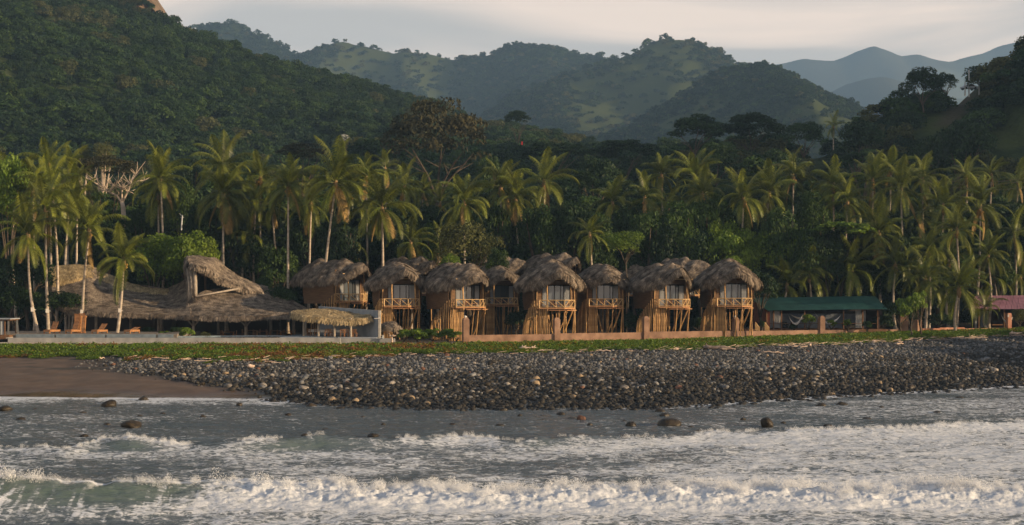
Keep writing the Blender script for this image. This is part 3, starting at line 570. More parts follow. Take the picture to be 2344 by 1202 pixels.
# rock bluff at the top of the left slope
def bluff():
    nx, nz = 90, 34; x0, _ = XZ(-120, 0, 628); x1, _ = XZ(356, 0, 628); rows = []
    for j in range(nz):
        v = j / (nz - 1); r = []
        for i in range(nx):
            u = i / (nx - 1); X = x0 + (x1 - x0) * u + (2.0 * math.sin(v * 3) if u > .97 else 0)
            e = min(1, (1 - u) * 9) ** 0.5; b = float(h1.z(X, 634)); h = 15 + 5 * math.sin(u * 9) + 4 * math.sin(u * 23)
            d = float(fbm(X * 0.10, v * 4 + 1, 4, 95)) * 9 + float(vn(X * 0.45, v * 9, 96)) * 3
            Y = 636 - d - (1 - v) * 5 + (1 - e) * 8
            r.append((X, Y if v < 1 else 660, b - 3 + v * (h * (0.35 + 0.65 * e)) + 1.5 * float(vn(X * 0.2, 3.3, 97))))
        rows.append(r)
    rows.append([(p[0], 690, p[2] - 6) for p in rows[-1]])
    m = MB(); m.sheet(rows); o = m.build('rock_bluff', M['rock_cliff'], smooth=False); tag(o, 'brown rock bluff catching the sun at the top of the left hillside', kind='structure')
    rg = np.random.default_rng(8); n = 420; X = rg.uniform(x0, x1 - 1, n); v = rg.random(n); b = h1.z(X, np.full(n, 634.)); r = rg.uniform(1.6, 3.4, n)
    Z = b + v * 17; Y = 630 - (1 - v) * 7 - rg.uniform(0, 4, n)
    scatter('bluff_bushes', 'near_crown', np.stack([X, Y, Z], 1), np.stack([0 * X, 0 * X, rg.uniform(0, 6, n)], 1), np.stack([r, r, r], 1), rg.choice([0, 1, 3, 5], n), label='bushes clinging to the rock bluff', cat='bushes')
bluff()
# unseen seaward end of the right hill, added to shade valley and left slope
hH = Hill(128, 4, 235, [(q_, HY - (z_ - HC) * F / 235) for q_, z_ in ((2900, 5), (3300, 8), (3700, 30), (4300, 75), (5200, 130), (7500, 175), (12000, 170), (20000, 60))], amp=5, wl=60, seed=131, th=0, pw=0.7, back=0.35)
hH.build('headland', 'unseen wooded hill added beyond the right hill to shade the valley', 120, 1300, 160, 70, M['hill'])
forest('headland_forest', 'forest on the unseen added hill', hH, 'near_crown', 9.0, 5.0, 8.0, 14, qr=(3000, 9000), tmax=1.0)
# ------------------------------------------------------------------ palms
def frond_mesh(name, a0, bend, Lr=5.0, seed=0, dry=False, n=40, hang=1.0):
    """rachis leaving the crown towards +X at elevation a0, bending down; leaflets hang from both sides"""
    rg = np.random.default_rng(seed); m = MB(); seg = 12; pts = [np.array([0, 0, 0.])]; dirs = []
    for i in range(seg):
        s = (i + .5) / seg; a = R(max(a0 - bend * s ** 1.25, -86)); d = np.array([math.cos(a), 0, math.sin(a)]); dirs.append(d); pts.append(pts[-1] + d * Lr / seg)
    pts = np.array(pts); sway = (rg.random() - .5) * 0.5
    pts[:, 1] += sway * (np.linspace(0, 1, seg + 1) ** 2)
    m.tube([tuple(p) for p in pts[::2]], [0.075, 0.06, 0.05, 0.04, 0.03, 0.02, 0.01], n=3, cap=False)
    for i in range(n):
        s = 0.13 + 0.87 * (i + rg.random() * .6) / n; k = min(int(s * seg), seg - 1); u = s * seg - k; p = pts[k] * (1 - u) + pts[k + 1] * u; d = dirs[k]
        up = np.array([-d[2], 0, d[0]])
        ln = (1.1 * math.sin(math.pi * min(s * 0.92 + 0.10, 1)) ** 0.6 + 0.12) * rg.uniform(.85, 1.1)
        for sd_ in (-1, 1):
            side = np.array([0, sd_, 0.]); v = side * 0.75 + d * (0.45 + 0.5 * s) + up * 0.12; v /= np.linalg.norm(v)
            mid = p + v * ln * 0.45; g = np.array([0, 0, -1.]); v2 = v + g * (1.15 * hang + rg.uniform(-.2, .35)); v2 /= np.linalg.norm(v2); tip = mid + v2 * ln * 0.62
            wv = d * 0.036 * (1.6 if dry else 1.0)
            m.add([p - wv, p + wv, mid + wv * 1.15, mid - wv * 1.15, tip], [(0, 1, 2, 3), (3, 2, 4)])
    return m.mesh(name, M['frond_dry'] if dry else M['frond'])
FR = {}
for cl, (a0, bd) in {'up': (86, 45), 'high': (66, 85), 'mid': (42, 110), 'flat': (14, 105), 'low': (-18, 72), 'hang': (-48, 40)}.items():
    FR[cl] = [frond_mesh('frond_%s_%d' % (cl, k), a0 + (k - .5) * 8, bd + k * 12, 5.0, seed=hash(cl) % 97 * 0 + k * 7 + len(cl)) for k in range(2)]
FR['dead'] = [frond_mesh('dead_frond_%d' % k, -60 - 8 * k, 26, 4.2, seed=80 + k, dry=True, n=30, hang=1.4) for k in range(2)]
_nm = bpy.data.meshes
def nuts_mesh():
    m = MB(); rg = random.Random(4)
    for k in range(11):
        a = rg.uniform(0, 6.28); r = rg.uniform(.2, .42); c = Vector((r * math.cos(a), r * math.sin(a), rg.uniform(-.55, -.1)))
        m.tube([c + Vector((0, 0, z)) for z in (.14, .08, -.05, -.14)], [.03, .12, .13, .03], n=6)
    return m.mesh('coconuts', M['coconut'], True)
NUTS = nuts_mesh()
def heart_mesh():
    m = MB(); m.tube([(0, 0, -.9), (0, 0, -.3), (0, 0, .3), (0, 0, .9)], [.19, .3, .26, .05], n=8); return m.mesh('crown_shaft', M['husk'], True)
HEART = heart_mesh()
def palm(px, py, Y, bpx, bY=None, s=1.0, seed=0, label='', group=None, dens=24, nuts=True, dead=1, zb=None, curve=0.0, lean=0.0, name='coconut_palm', windy=0.0):
    rg = random.Random(seed); bY = bY or Y; c = P(px, py, Y); bx = (bpx - CX) / F * bY
    if not curve: curve = rg.uniform(-.6, .6)
    z0 = (gz(bx, bY) if zb is None else zb) - 0.15
    if c.z - z0 < 0.8: z0 = c.z - 0.8
    t = empty(name, (bx, bY, z0)); tag(t, label, 'palm', group)
    top = c - Vector((bx, bY, z0)); m = MB(); n = 14; pts = []; rad = []
    for i in range(n + 1):
        u = i / n; b_ = curve * math.sin(math.pi * u) * (1 - 0.35 * u)
        pts.append(Vector((top.x * (u ** (1.0 + lean)) + b_, top.y * u, top.z * u))); rad.append((0.24 - 0.11 * min(1, u * 1.3) + 0.16 * max(0, 1 - u * 14)) * (0.8 + 0.2 * s))
    m.tube(pts, rad, n=8, cap=False); m.build('trunk', M['trunk'], t, True)
    inst('crown_shaft', HEART, t, top, s=(s, s, s))
    if nuts: inst('coconuts', NUTS, t, top, (0, 0, rg.uniform(0, 6)), (s, s, s))
    plan = ['up'] * 4 + ['high'] * 5 + ['mid'] * 5 + ['flat'] * 4 + ['low'] * 4 + ['hang'] * 2
    k = max(9, int(dens)); plan = [plan[int(i * len(plan) / k)] for i in range(k)]
    for i, cl in enumerate(plan + ['dead'] * dead):
        a = i * 2.39996 + rg.uniform(-.4, .4); sc_ = s * rg.uniform(.78, 1.12)
        if rg.random() < .10: continue
        inst('frond', rg.choice(FR[cl]), t, top + Vector((0, 0, .25 * s)), (rg.uniform(-.2, .2), rg.uniform(-.24, .24) - windy * math.cos(a), a), (sc_, sc_, sc_))
    return t
# crown px, crown py, distance, trunk foot px, size, fronds, label
PALMS = [
 # stand by the pool, left
 (64, 545, 156, 93, 1.0, 22, 'front palm at the far left of the pool deck, trunk bending down to the right', dict(curve=-0.9, lean=.5)),
 (104, 490, 158, 112, 1.05, 24, 'palm with a white lamp box low on its straight trunk, second by the pool', {}),
 (120, 440, 166, 127, 1.0, 22, 'tall palm whose trunk crosses the left end of the thatched restaurant roof', {}),
 (160, 455, 178, 153, 0.95, 20, 'slim palm rising from behind the left end of the restaurant ridge', {}),
 (176, 482, 177, 165, 0.9, 20, 'palm with a leaning trunk just behind the restaurant ridge', dict(curve=.3)),
 (204, 535, 160, 190, 1.0, 22, 'palm with a yellowish spreading crown standing against the restaurant roof', {}),
 (283, 603, 156, 265, 0.95, 24, 'short palm in front of the restaurant roof with a lamp box on its trunk', dict(curve=.2, dead=0)),
 (112, 385, 182, 116, 0.95, 20, 'topmost palm of the left stand', {}),
 (158, 400, 186, 160, 0.9, 20, 'narrow upright palm crown right of the topmost one on the left', {}),
 (34, 425, 178, 40, 0.95, 22, 'palm half hidden by the bright tree at the left edge', {}),
 (75, 445, 172, 80, 0.95, 22, 'palm behind the leftmost poolside palm', {}),
 # behind the restaurant
 (368, 420, 178, 369, 1.0, 26, 'palm with two thin trunks beside the tree with bare white limbs', {}),
 (362, 455, 181, 360, 0.85, 16, 'lower darker palm crown under the palm beside the bare white tree', {}),
 (510, 395, 186, 505, 1.1, 24, 'high palm crown just above the palm behind the tower of the restaurant', {}),
 (512, 452, 178, 520, 1.12, 28, 'large palm with brown hanging fronds behind the tower of the restaurant', dict(dead=3)),
 (596, 410, 188, 598, 0.95, 22, 'palm between the restaurant tower palm and the straight white trunk', {}),
 (585, 470, 184, 590, 0.95, 20, 'dark palm below the small palm right of the restaurant tower', {}),
 (660, 435, 176, 660, 1.0, 26, 'palm on a straight pale trunk left of the long thatched villa', {}),
 (622, 480, 184, 640, 0.85, 18, 'shaded palm left of the straight pale trunk', {}),
 (768, 425, 172, 733, 1.18, 30, 'tallest palm of the middle, with a leaning trunk over the long thatched villa', dict(dead=2, curve=-.3)),
 (712, 470, 182, 706, 0.9, 20, 'shaded palm left of the tallest leaning palm', {}),
 (800, 452, 184, 787, 0.95, 20, 'palm close behind the tallest leaning palm', {}),
 (874, 482, 172, 866, 1.15, 30, 'drooping golden palm above the second thatched villa', dict(dead=2)),
 (838, 408, 190, 836, 0.75, 18, 'small palm top between the leaning palm and the drooping golden palm', {}),
 (882, 390, 196, 880, 0.7, 18, 'small high palm top above the drooping golden palm', {}),
 (926, 430, 190, 925, 0.8, 20, 'palm right behind the drooping golden palm', {}),
 (968, 445, 192, 968, 0.75, 18, 'upright green palm between the drooping golden palm and the next', {}),
 (1008, 470, 190, 1010, 0.7, 16, 'low palm left of the palm over the third villa', {}),
 (1062, 472, 176, 1060, 1.0, 28, 'palm over the third thatched villa with a full green crown', {}),
 (1146, 435, 184, 1143, 1.0, 26, 'left of the two palms left of the lone high palm', {}),
 (1180, 462, 182, 1180, 0.95, 26, 'right of the two palms left of the lone high palm', dict(dead=3)),
 (1245, 425, 186, 1240, 1.02, 24, 'lone high palm above the middle villas with a gap on both sides', dict(dead=2)),
 (1402, 468, 186, 1400, 0.85, 20, 'narrow palm with folded fronds left of the umbrella-shaped palm', {}),
 (1476, 458, 184, 1475, 0.88, 20, 'umbrella-shaped palm on a short pale trunk in the middle right', {}),
 (1514, 405, 196, 1512, 0.85, 20, 'high palm left of the pair above the right villas', {}),
 (1590, 410, 192, 1592, 0.95, 24, 'highest palm above the two right villas', {}),
 (1608, 450, 186, 1606, 0.85, 22, 'lower palm in front of the highest palm on the right half', {}),
 (1560, 470, 190, 1560, 0.7, 16, 'small shaded palm left of the low palm above the right villas', {}),
 (1702, 460, 182, 1703, 1.0, 26, 'palm with a pale trunk standing right of the leafy trees behind the last villa', {}),
 (1760, 448, 186, 1742, 0.95, 24, 'palm with yellow hanging fronds behind the last villa', dict(dead=2)),
 (1816, 410, 192, 1815, 0.95, 22, 'bushy dark palm head above the green roof', {}),
 (1908, 430, 188, 1905, 0.9, 22, 'palm behind the flat-topped leafy tree', {}),
 (1940, 468, 184, 1940, 0.9, 24, 'palm just right of the flat-topped leafy tree', {}),
 (2040, 388, 198, 2040, 0.85, 22, 'highest palm of the dense right stand', {}),
 (1998, 420, 190, 1998, 0.95, 24, 'left shoulder palm of the dense right stand', {}),
 (2062, 438, 184, 2062, 1.0, 26, 'palm in the front of the dense right stand with brown nuts', {}),
 (2112, 418, 190, 2112, 0.95, 24, 'right shoulder palm of the dense right stand', {}),
 (2160, 478, 182, 2150, 0.95, 26, 'star-shaped palm right of the dense right stand', {}),
 (2244, 478, 184, 2228, 1.02, 26, 'rightmost tall palm standing alone with drooping yellow fronds', dict(dead=2)),
 (2012, 542, 187, 2018, 1.1, 28, 'big palm leaning over the green roof, fronds falling to the right', dict(dead=2)),
 (2105, 500, 186, 2105, 0.85, 18, 'shaded palm under the dense right stand', {}),
 (2190, 532, 180, 2188, 0.85, 22, 'palm between the star-shaped palm and the shaggy green mound', {}),
 # lower palms on the right
 (1852, 632, 184, 1850, 0.95, 24, 'low palm right behind the left half of the green roof', dict(nuts=False, dead=0)),
 (1802, 655, 184, 1800, 0.85, 20, 'low palm over the left end of the green roof', dict(nuts=False, dead=0)),
 (1950, 625, 184, 1942, 1.05, 26, 'low palm with a leaning foot behind the middle of the green roof', dict(dead=0)),
 (2050, 612, 183, 2050, 0.95, 22, 'low palm behind the right end of the green roof', dict(dead=0)),
 (2118, 645, 176, 2118, 0.9, 24, 'low bushy palm right of the gate shrub', dict(nuts=False, dead=0)),
 (2195, 665, 172, 2188, 1.0, 28, 'big low palm drooping over the brick wall left of the purple roof', dict(nuts=False, dead=0)),
 (2125, 580, 182, 2125, 0.9, 22, 'palm in the second row above the gate', dict(dead=0)),
 (2172, 605, 186, 2172, 0.85, 22, 'palm above the drooping low palm by the purple roof', dict(dead=0)),
 (2276, 640, 194, 2276, 0.75, 22, 'palm with yellow hanging fronds just above the purple roof', dict(dead=0)),
 (2262, 590, 184, 2262, 0.75, 20, 'small palm on the shaggy green mound', dict(nuts=False, dead=0)),
 (2336, 640, 195, 2336, 0.9, 18, 'dark palm at the right edge behind the purple roof', dict(nuts=False, dead=0)),
 (2255, 708, 178.5, 2261, 0.62, 18, 'small curved palm in front of the purple-roofed house', dict(nuts=False, dead=0, curve=-.5)),
 (2322, 545, 194, 2322, 0.9, 18, 'shaded palm at the right edge', dict(nuts=False)),
 # darker ones further back
 (2212, 412, 215, 2212, 0.85, 18, 'first of the shaded palms at the back right, by the wires', dict(nuts=False)),
 (2270, 405, 222, 2270, 0.85, 18, 'middle one of the shaded palms at the back right, by the wires', dict(nuts=False)),
 (2330, 425, 218, 2330, 0.85, 18, 'last of the shaded palms at the back right, at the picture edge', dict(nuts=False)),
 (1350, 540, 186, 1350, 0.75, 16, 'shaded palm low in the middle behind the round bush', dict(nuts=False)),
 (940, 560, 184, 940, 0.85, 18, 'shaded palm low behind the second villa', dict(nuts=False)),
 (560, 545, 184, 560, 0.9, 18, 'shaded palm low behind the restaurant roof', dict(nuts=False)),
 (800, 560, 186, 800, 0.8, 16, 'shaded palm low behind the long thatched villa', dict(nuts=False)),
 (1008, 565, 188, 1006, 0.7, 14, 'small shaded palm left of the grey-green bush', dict(nuts=False)),
 (1530, 478, 196, 1530, 0.7, 16, 'small bright palm top in the leafy trees right of the umbrella-shaped palm', dict(nuts=False)),
]
for i, (px, py, Y, b, s, k, lb, kw) in enumerate(PALMS):
    if 880 < px < 1650 and py < 520: s, Y = s * (Y + 14) / Y, Y + 14
    elif px >= 1650 and py < 520 and Y < 200: s, Y = s * (Y + 9) / Y, Y + 9
    palm(px, py, Y, b, s=s * 1.12, seed=300 + i, label=lb, dens=k, group='coconut palms behind the villas' if px > 300 else 'coconut palms by the pool', **kw)
hp = P(1908, 285, 328); palm(1908, 292, 328, 1908, s=.85, seed=9, label='lone dark palm standing out against the hazy hill', dens=16, zb=float(h0.z(hp.x, 328)), nuts=False, dead=0)

# ------------------------------------------------------------------ broadleaf trees and shrubs
def make_crowns(tag_, mat_, n, nleaf, leaf, lobes, umbrella=False, seed=0): return [crown_mesh('crown_%s_%d' % (tag_, i), 400 + seed + i, nleaf, leaf, lobes, mat_, 0.8, umbrella) for i in range(n)]
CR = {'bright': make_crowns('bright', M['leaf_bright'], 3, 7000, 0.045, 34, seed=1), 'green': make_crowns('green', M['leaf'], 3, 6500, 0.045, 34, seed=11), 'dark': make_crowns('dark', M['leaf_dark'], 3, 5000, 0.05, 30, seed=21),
      'olive': make_crowns('olive', M['leaf_olive'], 1, 4500, 0.035, 36, seed=31), 'dry': make_crowns('dry', M['leaf_dry'], 2, 4200, 0.035, 44, umbrella=True, seed=41), 'umbrella': make_crowns('umbrella', M['leaf_dark'], 2, 6000, 0.045, 44, umbrella=True, seed=51),
      'blossom': make_crowns('blossom', M['blossom'], 1, 500, 0.05, 16, seed=61)}
CR['bush'] = [crown_mesh('crown_bush_%d' % i, 470 + i, 1500, 0.11, 16, M['leaf_bright'], 0.9) for i in range(3)]
def limb_mesh(seed, h, r, nb=6, spread=0.75, mat_='bark', lowfork=0.35, thick=1.0):
    """tapered trunk that forks into limbs; local origin at the foot, crown centre at height h, crown radius r"""
    rg = random.Random(seed); m = MB(); tr = max(0.12, h * 0.028) * thick; fk = h * lowfork
    m.tube([(0, 0, -0.6), (0.03 * h, 0, fk * .5), (0, 0.02 * h, fk)], [tr * 1.4, tr, tr * .8], n=7)
    for k in range(nb):
        a = k * 2.4 + rg.uniform(-.4, .4); rr = r * spread * rg.uniform(.6, 1); zt = h + r * rg.uniform(-.35, .15)
        p1 = Vector((math.cos(a) * rr * .35, math.sin(a) * rr * .35, fk + (zt - fk) * .45)); p2 = Vector((math.cos(a) * rr, math.sin(a) * rr, zt))
        m.tube([(0, 0.02 * h, fk * .92), p1, p2], [tr * .6, tr * .38, tr * .12], n=6, cap=False)
        for q_ in range(2 if mat_ == 'bark' else 1):
            b = a + rg.uniform(-1.2, 1.2); e = p1.lerp(p2, rg.uniform(.2, .6)); m.tube([e, e + Vector((math.cos(b) * r * .35, math.sin(b) * r * .35, r * rg.uniform(.1, .35)))], [tr * .22, tr * .06], n=5, cap=False)
    return m.mesh('trunk', M[mat_], True)
LIMBS = {}
def tree(px, py, rpx, Y, kind, label, hz=0.85, seed=0, zb=None, barkm='bark', name='broadleaf_tree', group=None, cat='tree', lowfork=0.35, thick=1.0):
    """px,py: centre of the crown in the photograph, rpx: its half width, hz: its height over its width"""
    rg = random.Random(seed + 77); c = P(px, py, Y); r = rpx / F * Y
    g = gz(c.x, Y) if Y < 214 else float(h0.z(c.x, Y))
    if zb is not None: g = zb
    h = max(c.z - g, r * 0.35); t = empty(name, (c.x, Y, g)); tag(t, label, cat, group)
    link('trunk', limb_mesh(seed, h, r, mat_=barkm, lowfork=lowfork, thick=thick), t)
    cm = CR[kind]; sz = r * hz * 1.15
    if kind not in ('umbrella', 'dry', 'flat', 'blossom', 'olive_b') and h > r * 1.2:
        s2 = min(max(sz, h * 0.5), sz * 2.1); h -= (s2 - sz) * 0.8; sz = s2
    inst('crown', cm[seed % len(cm)], t, (0, 0, h), (0, 0, rg.uniform(0, 6.28)), (r * 1.12, r * 1.0, sz))
    return t
G1 = 'leafy trees between the palms and the villas'
TREES = [
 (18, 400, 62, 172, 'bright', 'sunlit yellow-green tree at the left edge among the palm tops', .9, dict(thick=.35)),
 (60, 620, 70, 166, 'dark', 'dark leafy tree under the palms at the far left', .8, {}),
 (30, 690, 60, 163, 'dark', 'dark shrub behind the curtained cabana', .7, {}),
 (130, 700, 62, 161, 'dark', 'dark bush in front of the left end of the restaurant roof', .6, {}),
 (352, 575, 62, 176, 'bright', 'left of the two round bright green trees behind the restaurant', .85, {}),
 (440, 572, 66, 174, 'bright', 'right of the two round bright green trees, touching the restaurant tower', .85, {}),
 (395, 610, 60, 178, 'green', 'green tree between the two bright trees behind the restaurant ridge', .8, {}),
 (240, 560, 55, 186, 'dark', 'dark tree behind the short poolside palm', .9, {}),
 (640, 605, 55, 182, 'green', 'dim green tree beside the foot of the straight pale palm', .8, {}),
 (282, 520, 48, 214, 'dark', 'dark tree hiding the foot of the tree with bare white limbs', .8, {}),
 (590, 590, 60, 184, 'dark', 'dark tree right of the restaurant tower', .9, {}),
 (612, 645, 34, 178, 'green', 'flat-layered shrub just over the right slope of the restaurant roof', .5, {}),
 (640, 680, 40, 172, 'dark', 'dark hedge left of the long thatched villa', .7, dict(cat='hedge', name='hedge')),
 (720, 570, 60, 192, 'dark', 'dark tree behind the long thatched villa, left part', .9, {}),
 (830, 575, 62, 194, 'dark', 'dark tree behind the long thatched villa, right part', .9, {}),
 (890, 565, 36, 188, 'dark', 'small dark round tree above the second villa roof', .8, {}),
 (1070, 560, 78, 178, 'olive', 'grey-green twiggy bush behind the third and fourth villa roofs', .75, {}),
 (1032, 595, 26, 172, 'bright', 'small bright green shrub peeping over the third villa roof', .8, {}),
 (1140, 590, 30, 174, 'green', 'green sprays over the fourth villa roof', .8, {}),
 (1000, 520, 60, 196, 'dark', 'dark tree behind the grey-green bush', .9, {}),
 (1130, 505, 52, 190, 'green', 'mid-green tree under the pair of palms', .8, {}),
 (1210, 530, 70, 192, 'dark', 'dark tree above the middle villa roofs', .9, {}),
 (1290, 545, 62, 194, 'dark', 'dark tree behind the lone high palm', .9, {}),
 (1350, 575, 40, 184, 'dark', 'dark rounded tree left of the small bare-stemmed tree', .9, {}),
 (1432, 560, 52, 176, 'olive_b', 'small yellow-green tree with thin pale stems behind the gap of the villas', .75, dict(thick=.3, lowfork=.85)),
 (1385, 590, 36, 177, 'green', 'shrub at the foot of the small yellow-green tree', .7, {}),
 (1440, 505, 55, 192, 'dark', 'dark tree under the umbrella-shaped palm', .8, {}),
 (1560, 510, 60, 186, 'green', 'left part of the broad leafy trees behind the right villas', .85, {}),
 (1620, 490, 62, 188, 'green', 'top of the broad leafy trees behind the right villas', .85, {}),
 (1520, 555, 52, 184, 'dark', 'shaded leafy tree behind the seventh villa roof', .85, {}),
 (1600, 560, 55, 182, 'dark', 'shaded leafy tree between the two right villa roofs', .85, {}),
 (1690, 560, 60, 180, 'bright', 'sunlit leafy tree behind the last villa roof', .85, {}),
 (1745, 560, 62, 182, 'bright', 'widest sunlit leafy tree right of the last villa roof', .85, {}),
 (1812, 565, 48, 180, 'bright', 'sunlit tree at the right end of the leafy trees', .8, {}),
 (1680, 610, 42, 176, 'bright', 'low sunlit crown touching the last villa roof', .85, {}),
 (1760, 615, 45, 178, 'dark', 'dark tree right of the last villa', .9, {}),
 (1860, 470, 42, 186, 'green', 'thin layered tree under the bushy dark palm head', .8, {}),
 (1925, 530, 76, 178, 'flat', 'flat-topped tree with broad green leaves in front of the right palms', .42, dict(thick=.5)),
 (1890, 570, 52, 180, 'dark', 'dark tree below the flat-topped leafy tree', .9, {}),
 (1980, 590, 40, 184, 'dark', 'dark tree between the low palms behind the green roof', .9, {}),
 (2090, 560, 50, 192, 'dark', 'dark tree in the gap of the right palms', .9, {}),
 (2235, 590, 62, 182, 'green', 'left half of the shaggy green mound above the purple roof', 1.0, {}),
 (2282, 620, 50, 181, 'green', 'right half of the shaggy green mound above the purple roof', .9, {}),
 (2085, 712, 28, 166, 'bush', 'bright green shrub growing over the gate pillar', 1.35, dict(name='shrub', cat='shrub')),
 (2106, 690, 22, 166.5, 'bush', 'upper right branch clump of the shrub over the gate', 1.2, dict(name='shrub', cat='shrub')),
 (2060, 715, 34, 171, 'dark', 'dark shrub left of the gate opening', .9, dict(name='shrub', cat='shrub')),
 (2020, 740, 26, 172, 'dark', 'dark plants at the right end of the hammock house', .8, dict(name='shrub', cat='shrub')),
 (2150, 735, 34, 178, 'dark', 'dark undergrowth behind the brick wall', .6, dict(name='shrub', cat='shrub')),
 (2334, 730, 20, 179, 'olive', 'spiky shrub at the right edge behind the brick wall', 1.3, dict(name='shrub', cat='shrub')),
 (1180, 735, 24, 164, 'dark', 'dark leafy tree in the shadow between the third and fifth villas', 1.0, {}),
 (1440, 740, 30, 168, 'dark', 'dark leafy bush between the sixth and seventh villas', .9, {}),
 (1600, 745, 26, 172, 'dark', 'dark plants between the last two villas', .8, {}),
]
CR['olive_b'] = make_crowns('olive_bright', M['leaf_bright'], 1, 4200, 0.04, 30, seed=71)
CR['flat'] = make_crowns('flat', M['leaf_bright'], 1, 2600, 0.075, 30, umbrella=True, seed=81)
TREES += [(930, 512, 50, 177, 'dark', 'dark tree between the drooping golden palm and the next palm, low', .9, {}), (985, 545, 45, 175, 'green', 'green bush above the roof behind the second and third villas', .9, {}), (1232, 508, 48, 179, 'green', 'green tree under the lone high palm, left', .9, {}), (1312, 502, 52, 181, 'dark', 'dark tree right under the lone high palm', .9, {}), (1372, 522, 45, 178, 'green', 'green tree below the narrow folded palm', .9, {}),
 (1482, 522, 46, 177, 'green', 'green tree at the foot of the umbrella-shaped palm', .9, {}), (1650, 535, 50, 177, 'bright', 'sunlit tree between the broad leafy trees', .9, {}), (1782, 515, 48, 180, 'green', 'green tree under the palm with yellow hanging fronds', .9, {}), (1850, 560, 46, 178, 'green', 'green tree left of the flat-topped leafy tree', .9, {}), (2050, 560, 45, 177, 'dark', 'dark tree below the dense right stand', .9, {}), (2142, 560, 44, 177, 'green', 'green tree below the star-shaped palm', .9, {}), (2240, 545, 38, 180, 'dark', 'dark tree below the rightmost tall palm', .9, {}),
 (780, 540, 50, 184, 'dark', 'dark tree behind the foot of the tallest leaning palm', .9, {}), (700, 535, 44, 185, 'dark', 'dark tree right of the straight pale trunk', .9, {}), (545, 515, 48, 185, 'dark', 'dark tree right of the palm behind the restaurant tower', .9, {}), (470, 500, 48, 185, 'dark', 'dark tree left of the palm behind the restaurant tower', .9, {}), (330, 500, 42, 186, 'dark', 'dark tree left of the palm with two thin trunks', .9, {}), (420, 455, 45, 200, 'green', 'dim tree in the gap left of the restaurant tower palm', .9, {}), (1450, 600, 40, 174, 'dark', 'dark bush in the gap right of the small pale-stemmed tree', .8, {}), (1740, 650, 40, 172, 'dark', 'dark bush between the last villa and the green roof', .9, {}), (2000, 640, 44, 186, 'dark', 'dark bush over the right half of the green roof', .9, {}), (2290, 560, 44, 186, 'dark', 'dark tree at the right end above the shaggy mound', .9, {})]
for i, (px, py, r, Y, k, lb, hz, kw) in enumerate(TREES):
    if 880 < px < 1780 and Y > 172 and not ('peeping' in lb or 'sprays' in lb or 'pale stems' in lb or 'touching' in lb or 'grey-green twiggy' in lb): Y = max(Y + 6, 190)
    elif px >= 1780 and Y > 172.5 and py < 690: Y = 185.5 if 'flat-topped' in lb else max(Y + 8, 196 if px > 2190 else 189)
    tree(px, py, r, Y, k, lb, hz, seed=i, group=None if kw.get('cat') else G1, **kw)
# the ceiba-like trees on the rise behind
def onhill(Y, px): return float(h0.z((px - CX) / F * Y, Y))
BACK = [
 (1000, 335, 125, 262, 'dry', 'giant spreading brown-crowned tree with grey limbs behind the palms', 1.15, dict(barkm='bark', thick=1.3, lowfork=.4)),
 (690, 355, 70, 270, 'dry', 'flat brown-crowned tree left of the giant spreading tree', .55, {}),
 (245, 392, 78, 207, 'dry', 'thin brown crown of the tree with bare white limbs', .6, dict(thick=.3)),
 (1185, 272, 32, 420, 'umbrella', 'small umbrella-shaped tree standing out on the hill spur', .8, dict(thick=.35, zb=float(h1.z((1185 - CX) / F * 420, 420)))),
 (1270, 352, 78, 300, 'umbrella', 'dark flat-topped tree left of the middle gap', .5, {}),
 (1430, 350, 75, 300, 'umbrella', 'dark flat-topped tree in the middle above the field', .55, {}),
 (1590, 300, 66, 312, 'umbrella', 'dark ragged tree with sky-lit gaps standing above the valley', .75, dict(lowfork=.5)),
 (1720, 300, 72, 314, 'umbrella', 'broad dark dome tree right of the ragged tree', .8, {}),
 (1840, 310, 45, 310, 'dark', 'dark round tree left of the lone dark palm', .8, {}),
 (1965, 315, 55, 290, 'dark', 'dark round tree at the foot of the right hill', .8, {}),
 (2112, 196, 50, 322, 'dark', 'big dark tree on the skyline of the right hill with a visible trunk', .9, dict(lowfork=.45, thick=.9)),
 (2165, 185, 24, 330, 'dark', 'small skyline tree beside the big dark one', .9, {}),
 (2205, 330, 66, 262, 'dark', 'massive rounded dark tree on the right hillside', .9, {}),
 (2120, 350, 55, 260, 'dark', 'dark tree left of the massive rounded one', .8, {}),
 (1640, 365, 55, 280, 'green', 'dim green rounded tree below the ragged tree', .8, {}),
 (1770, 380, 52, 268, 'dark', 'round dark tree by the small pale field', .8, {}),
 (1975, 370, 48, 262, 'umbrella', 'layered dark tree right of the small field', .8, {}),
 (1360, 405, 62, 250, 'dark', 'dark rounded tree between the lone high palm and the umbrella palm', .9, {}),
 (1120, 395, 44, 246, 'green', 'rounded green tree right of the giant spreading tree', .9, {}),
 (820, 400, 60, 250, 'dark', 'dark tree behind the small palm tops in the middle left', .8, {}),
 (560, 400, 62, 244, 'dark', 'dark tree behind the restaurant tower palm', .8, {}),
 (440, 400, 58, 246, 'dark', 'dark tree behind the beside-tower palm, left part', .8, {}),
 (190, 360, 22, 262, 'olive', 'thin pale twiggy tree sticking up behind the left palms', 1.5, dict(barkm='bark_pale')),
 (235, 352, 30, 262, 'olive', 'pale twiggy tree right of the thin one behind the left palms', 1.0, dict(barkm='bark_pale')),
 (788, 318, 14, 330, 'blossom', 'small white-flowering tree on the dark hillside', 1.0, dict(zb=float(h1.z((788 - CX) / F * 330, 330)), thick=.4)),
]
for i, (px, py, r, Y, k, lb, hz, kw) in enumerate(BACK):
    tree(px, py, r, Y, k, lb, hz, seed=60 + i, group='single trees on the slopes behind', **kw)
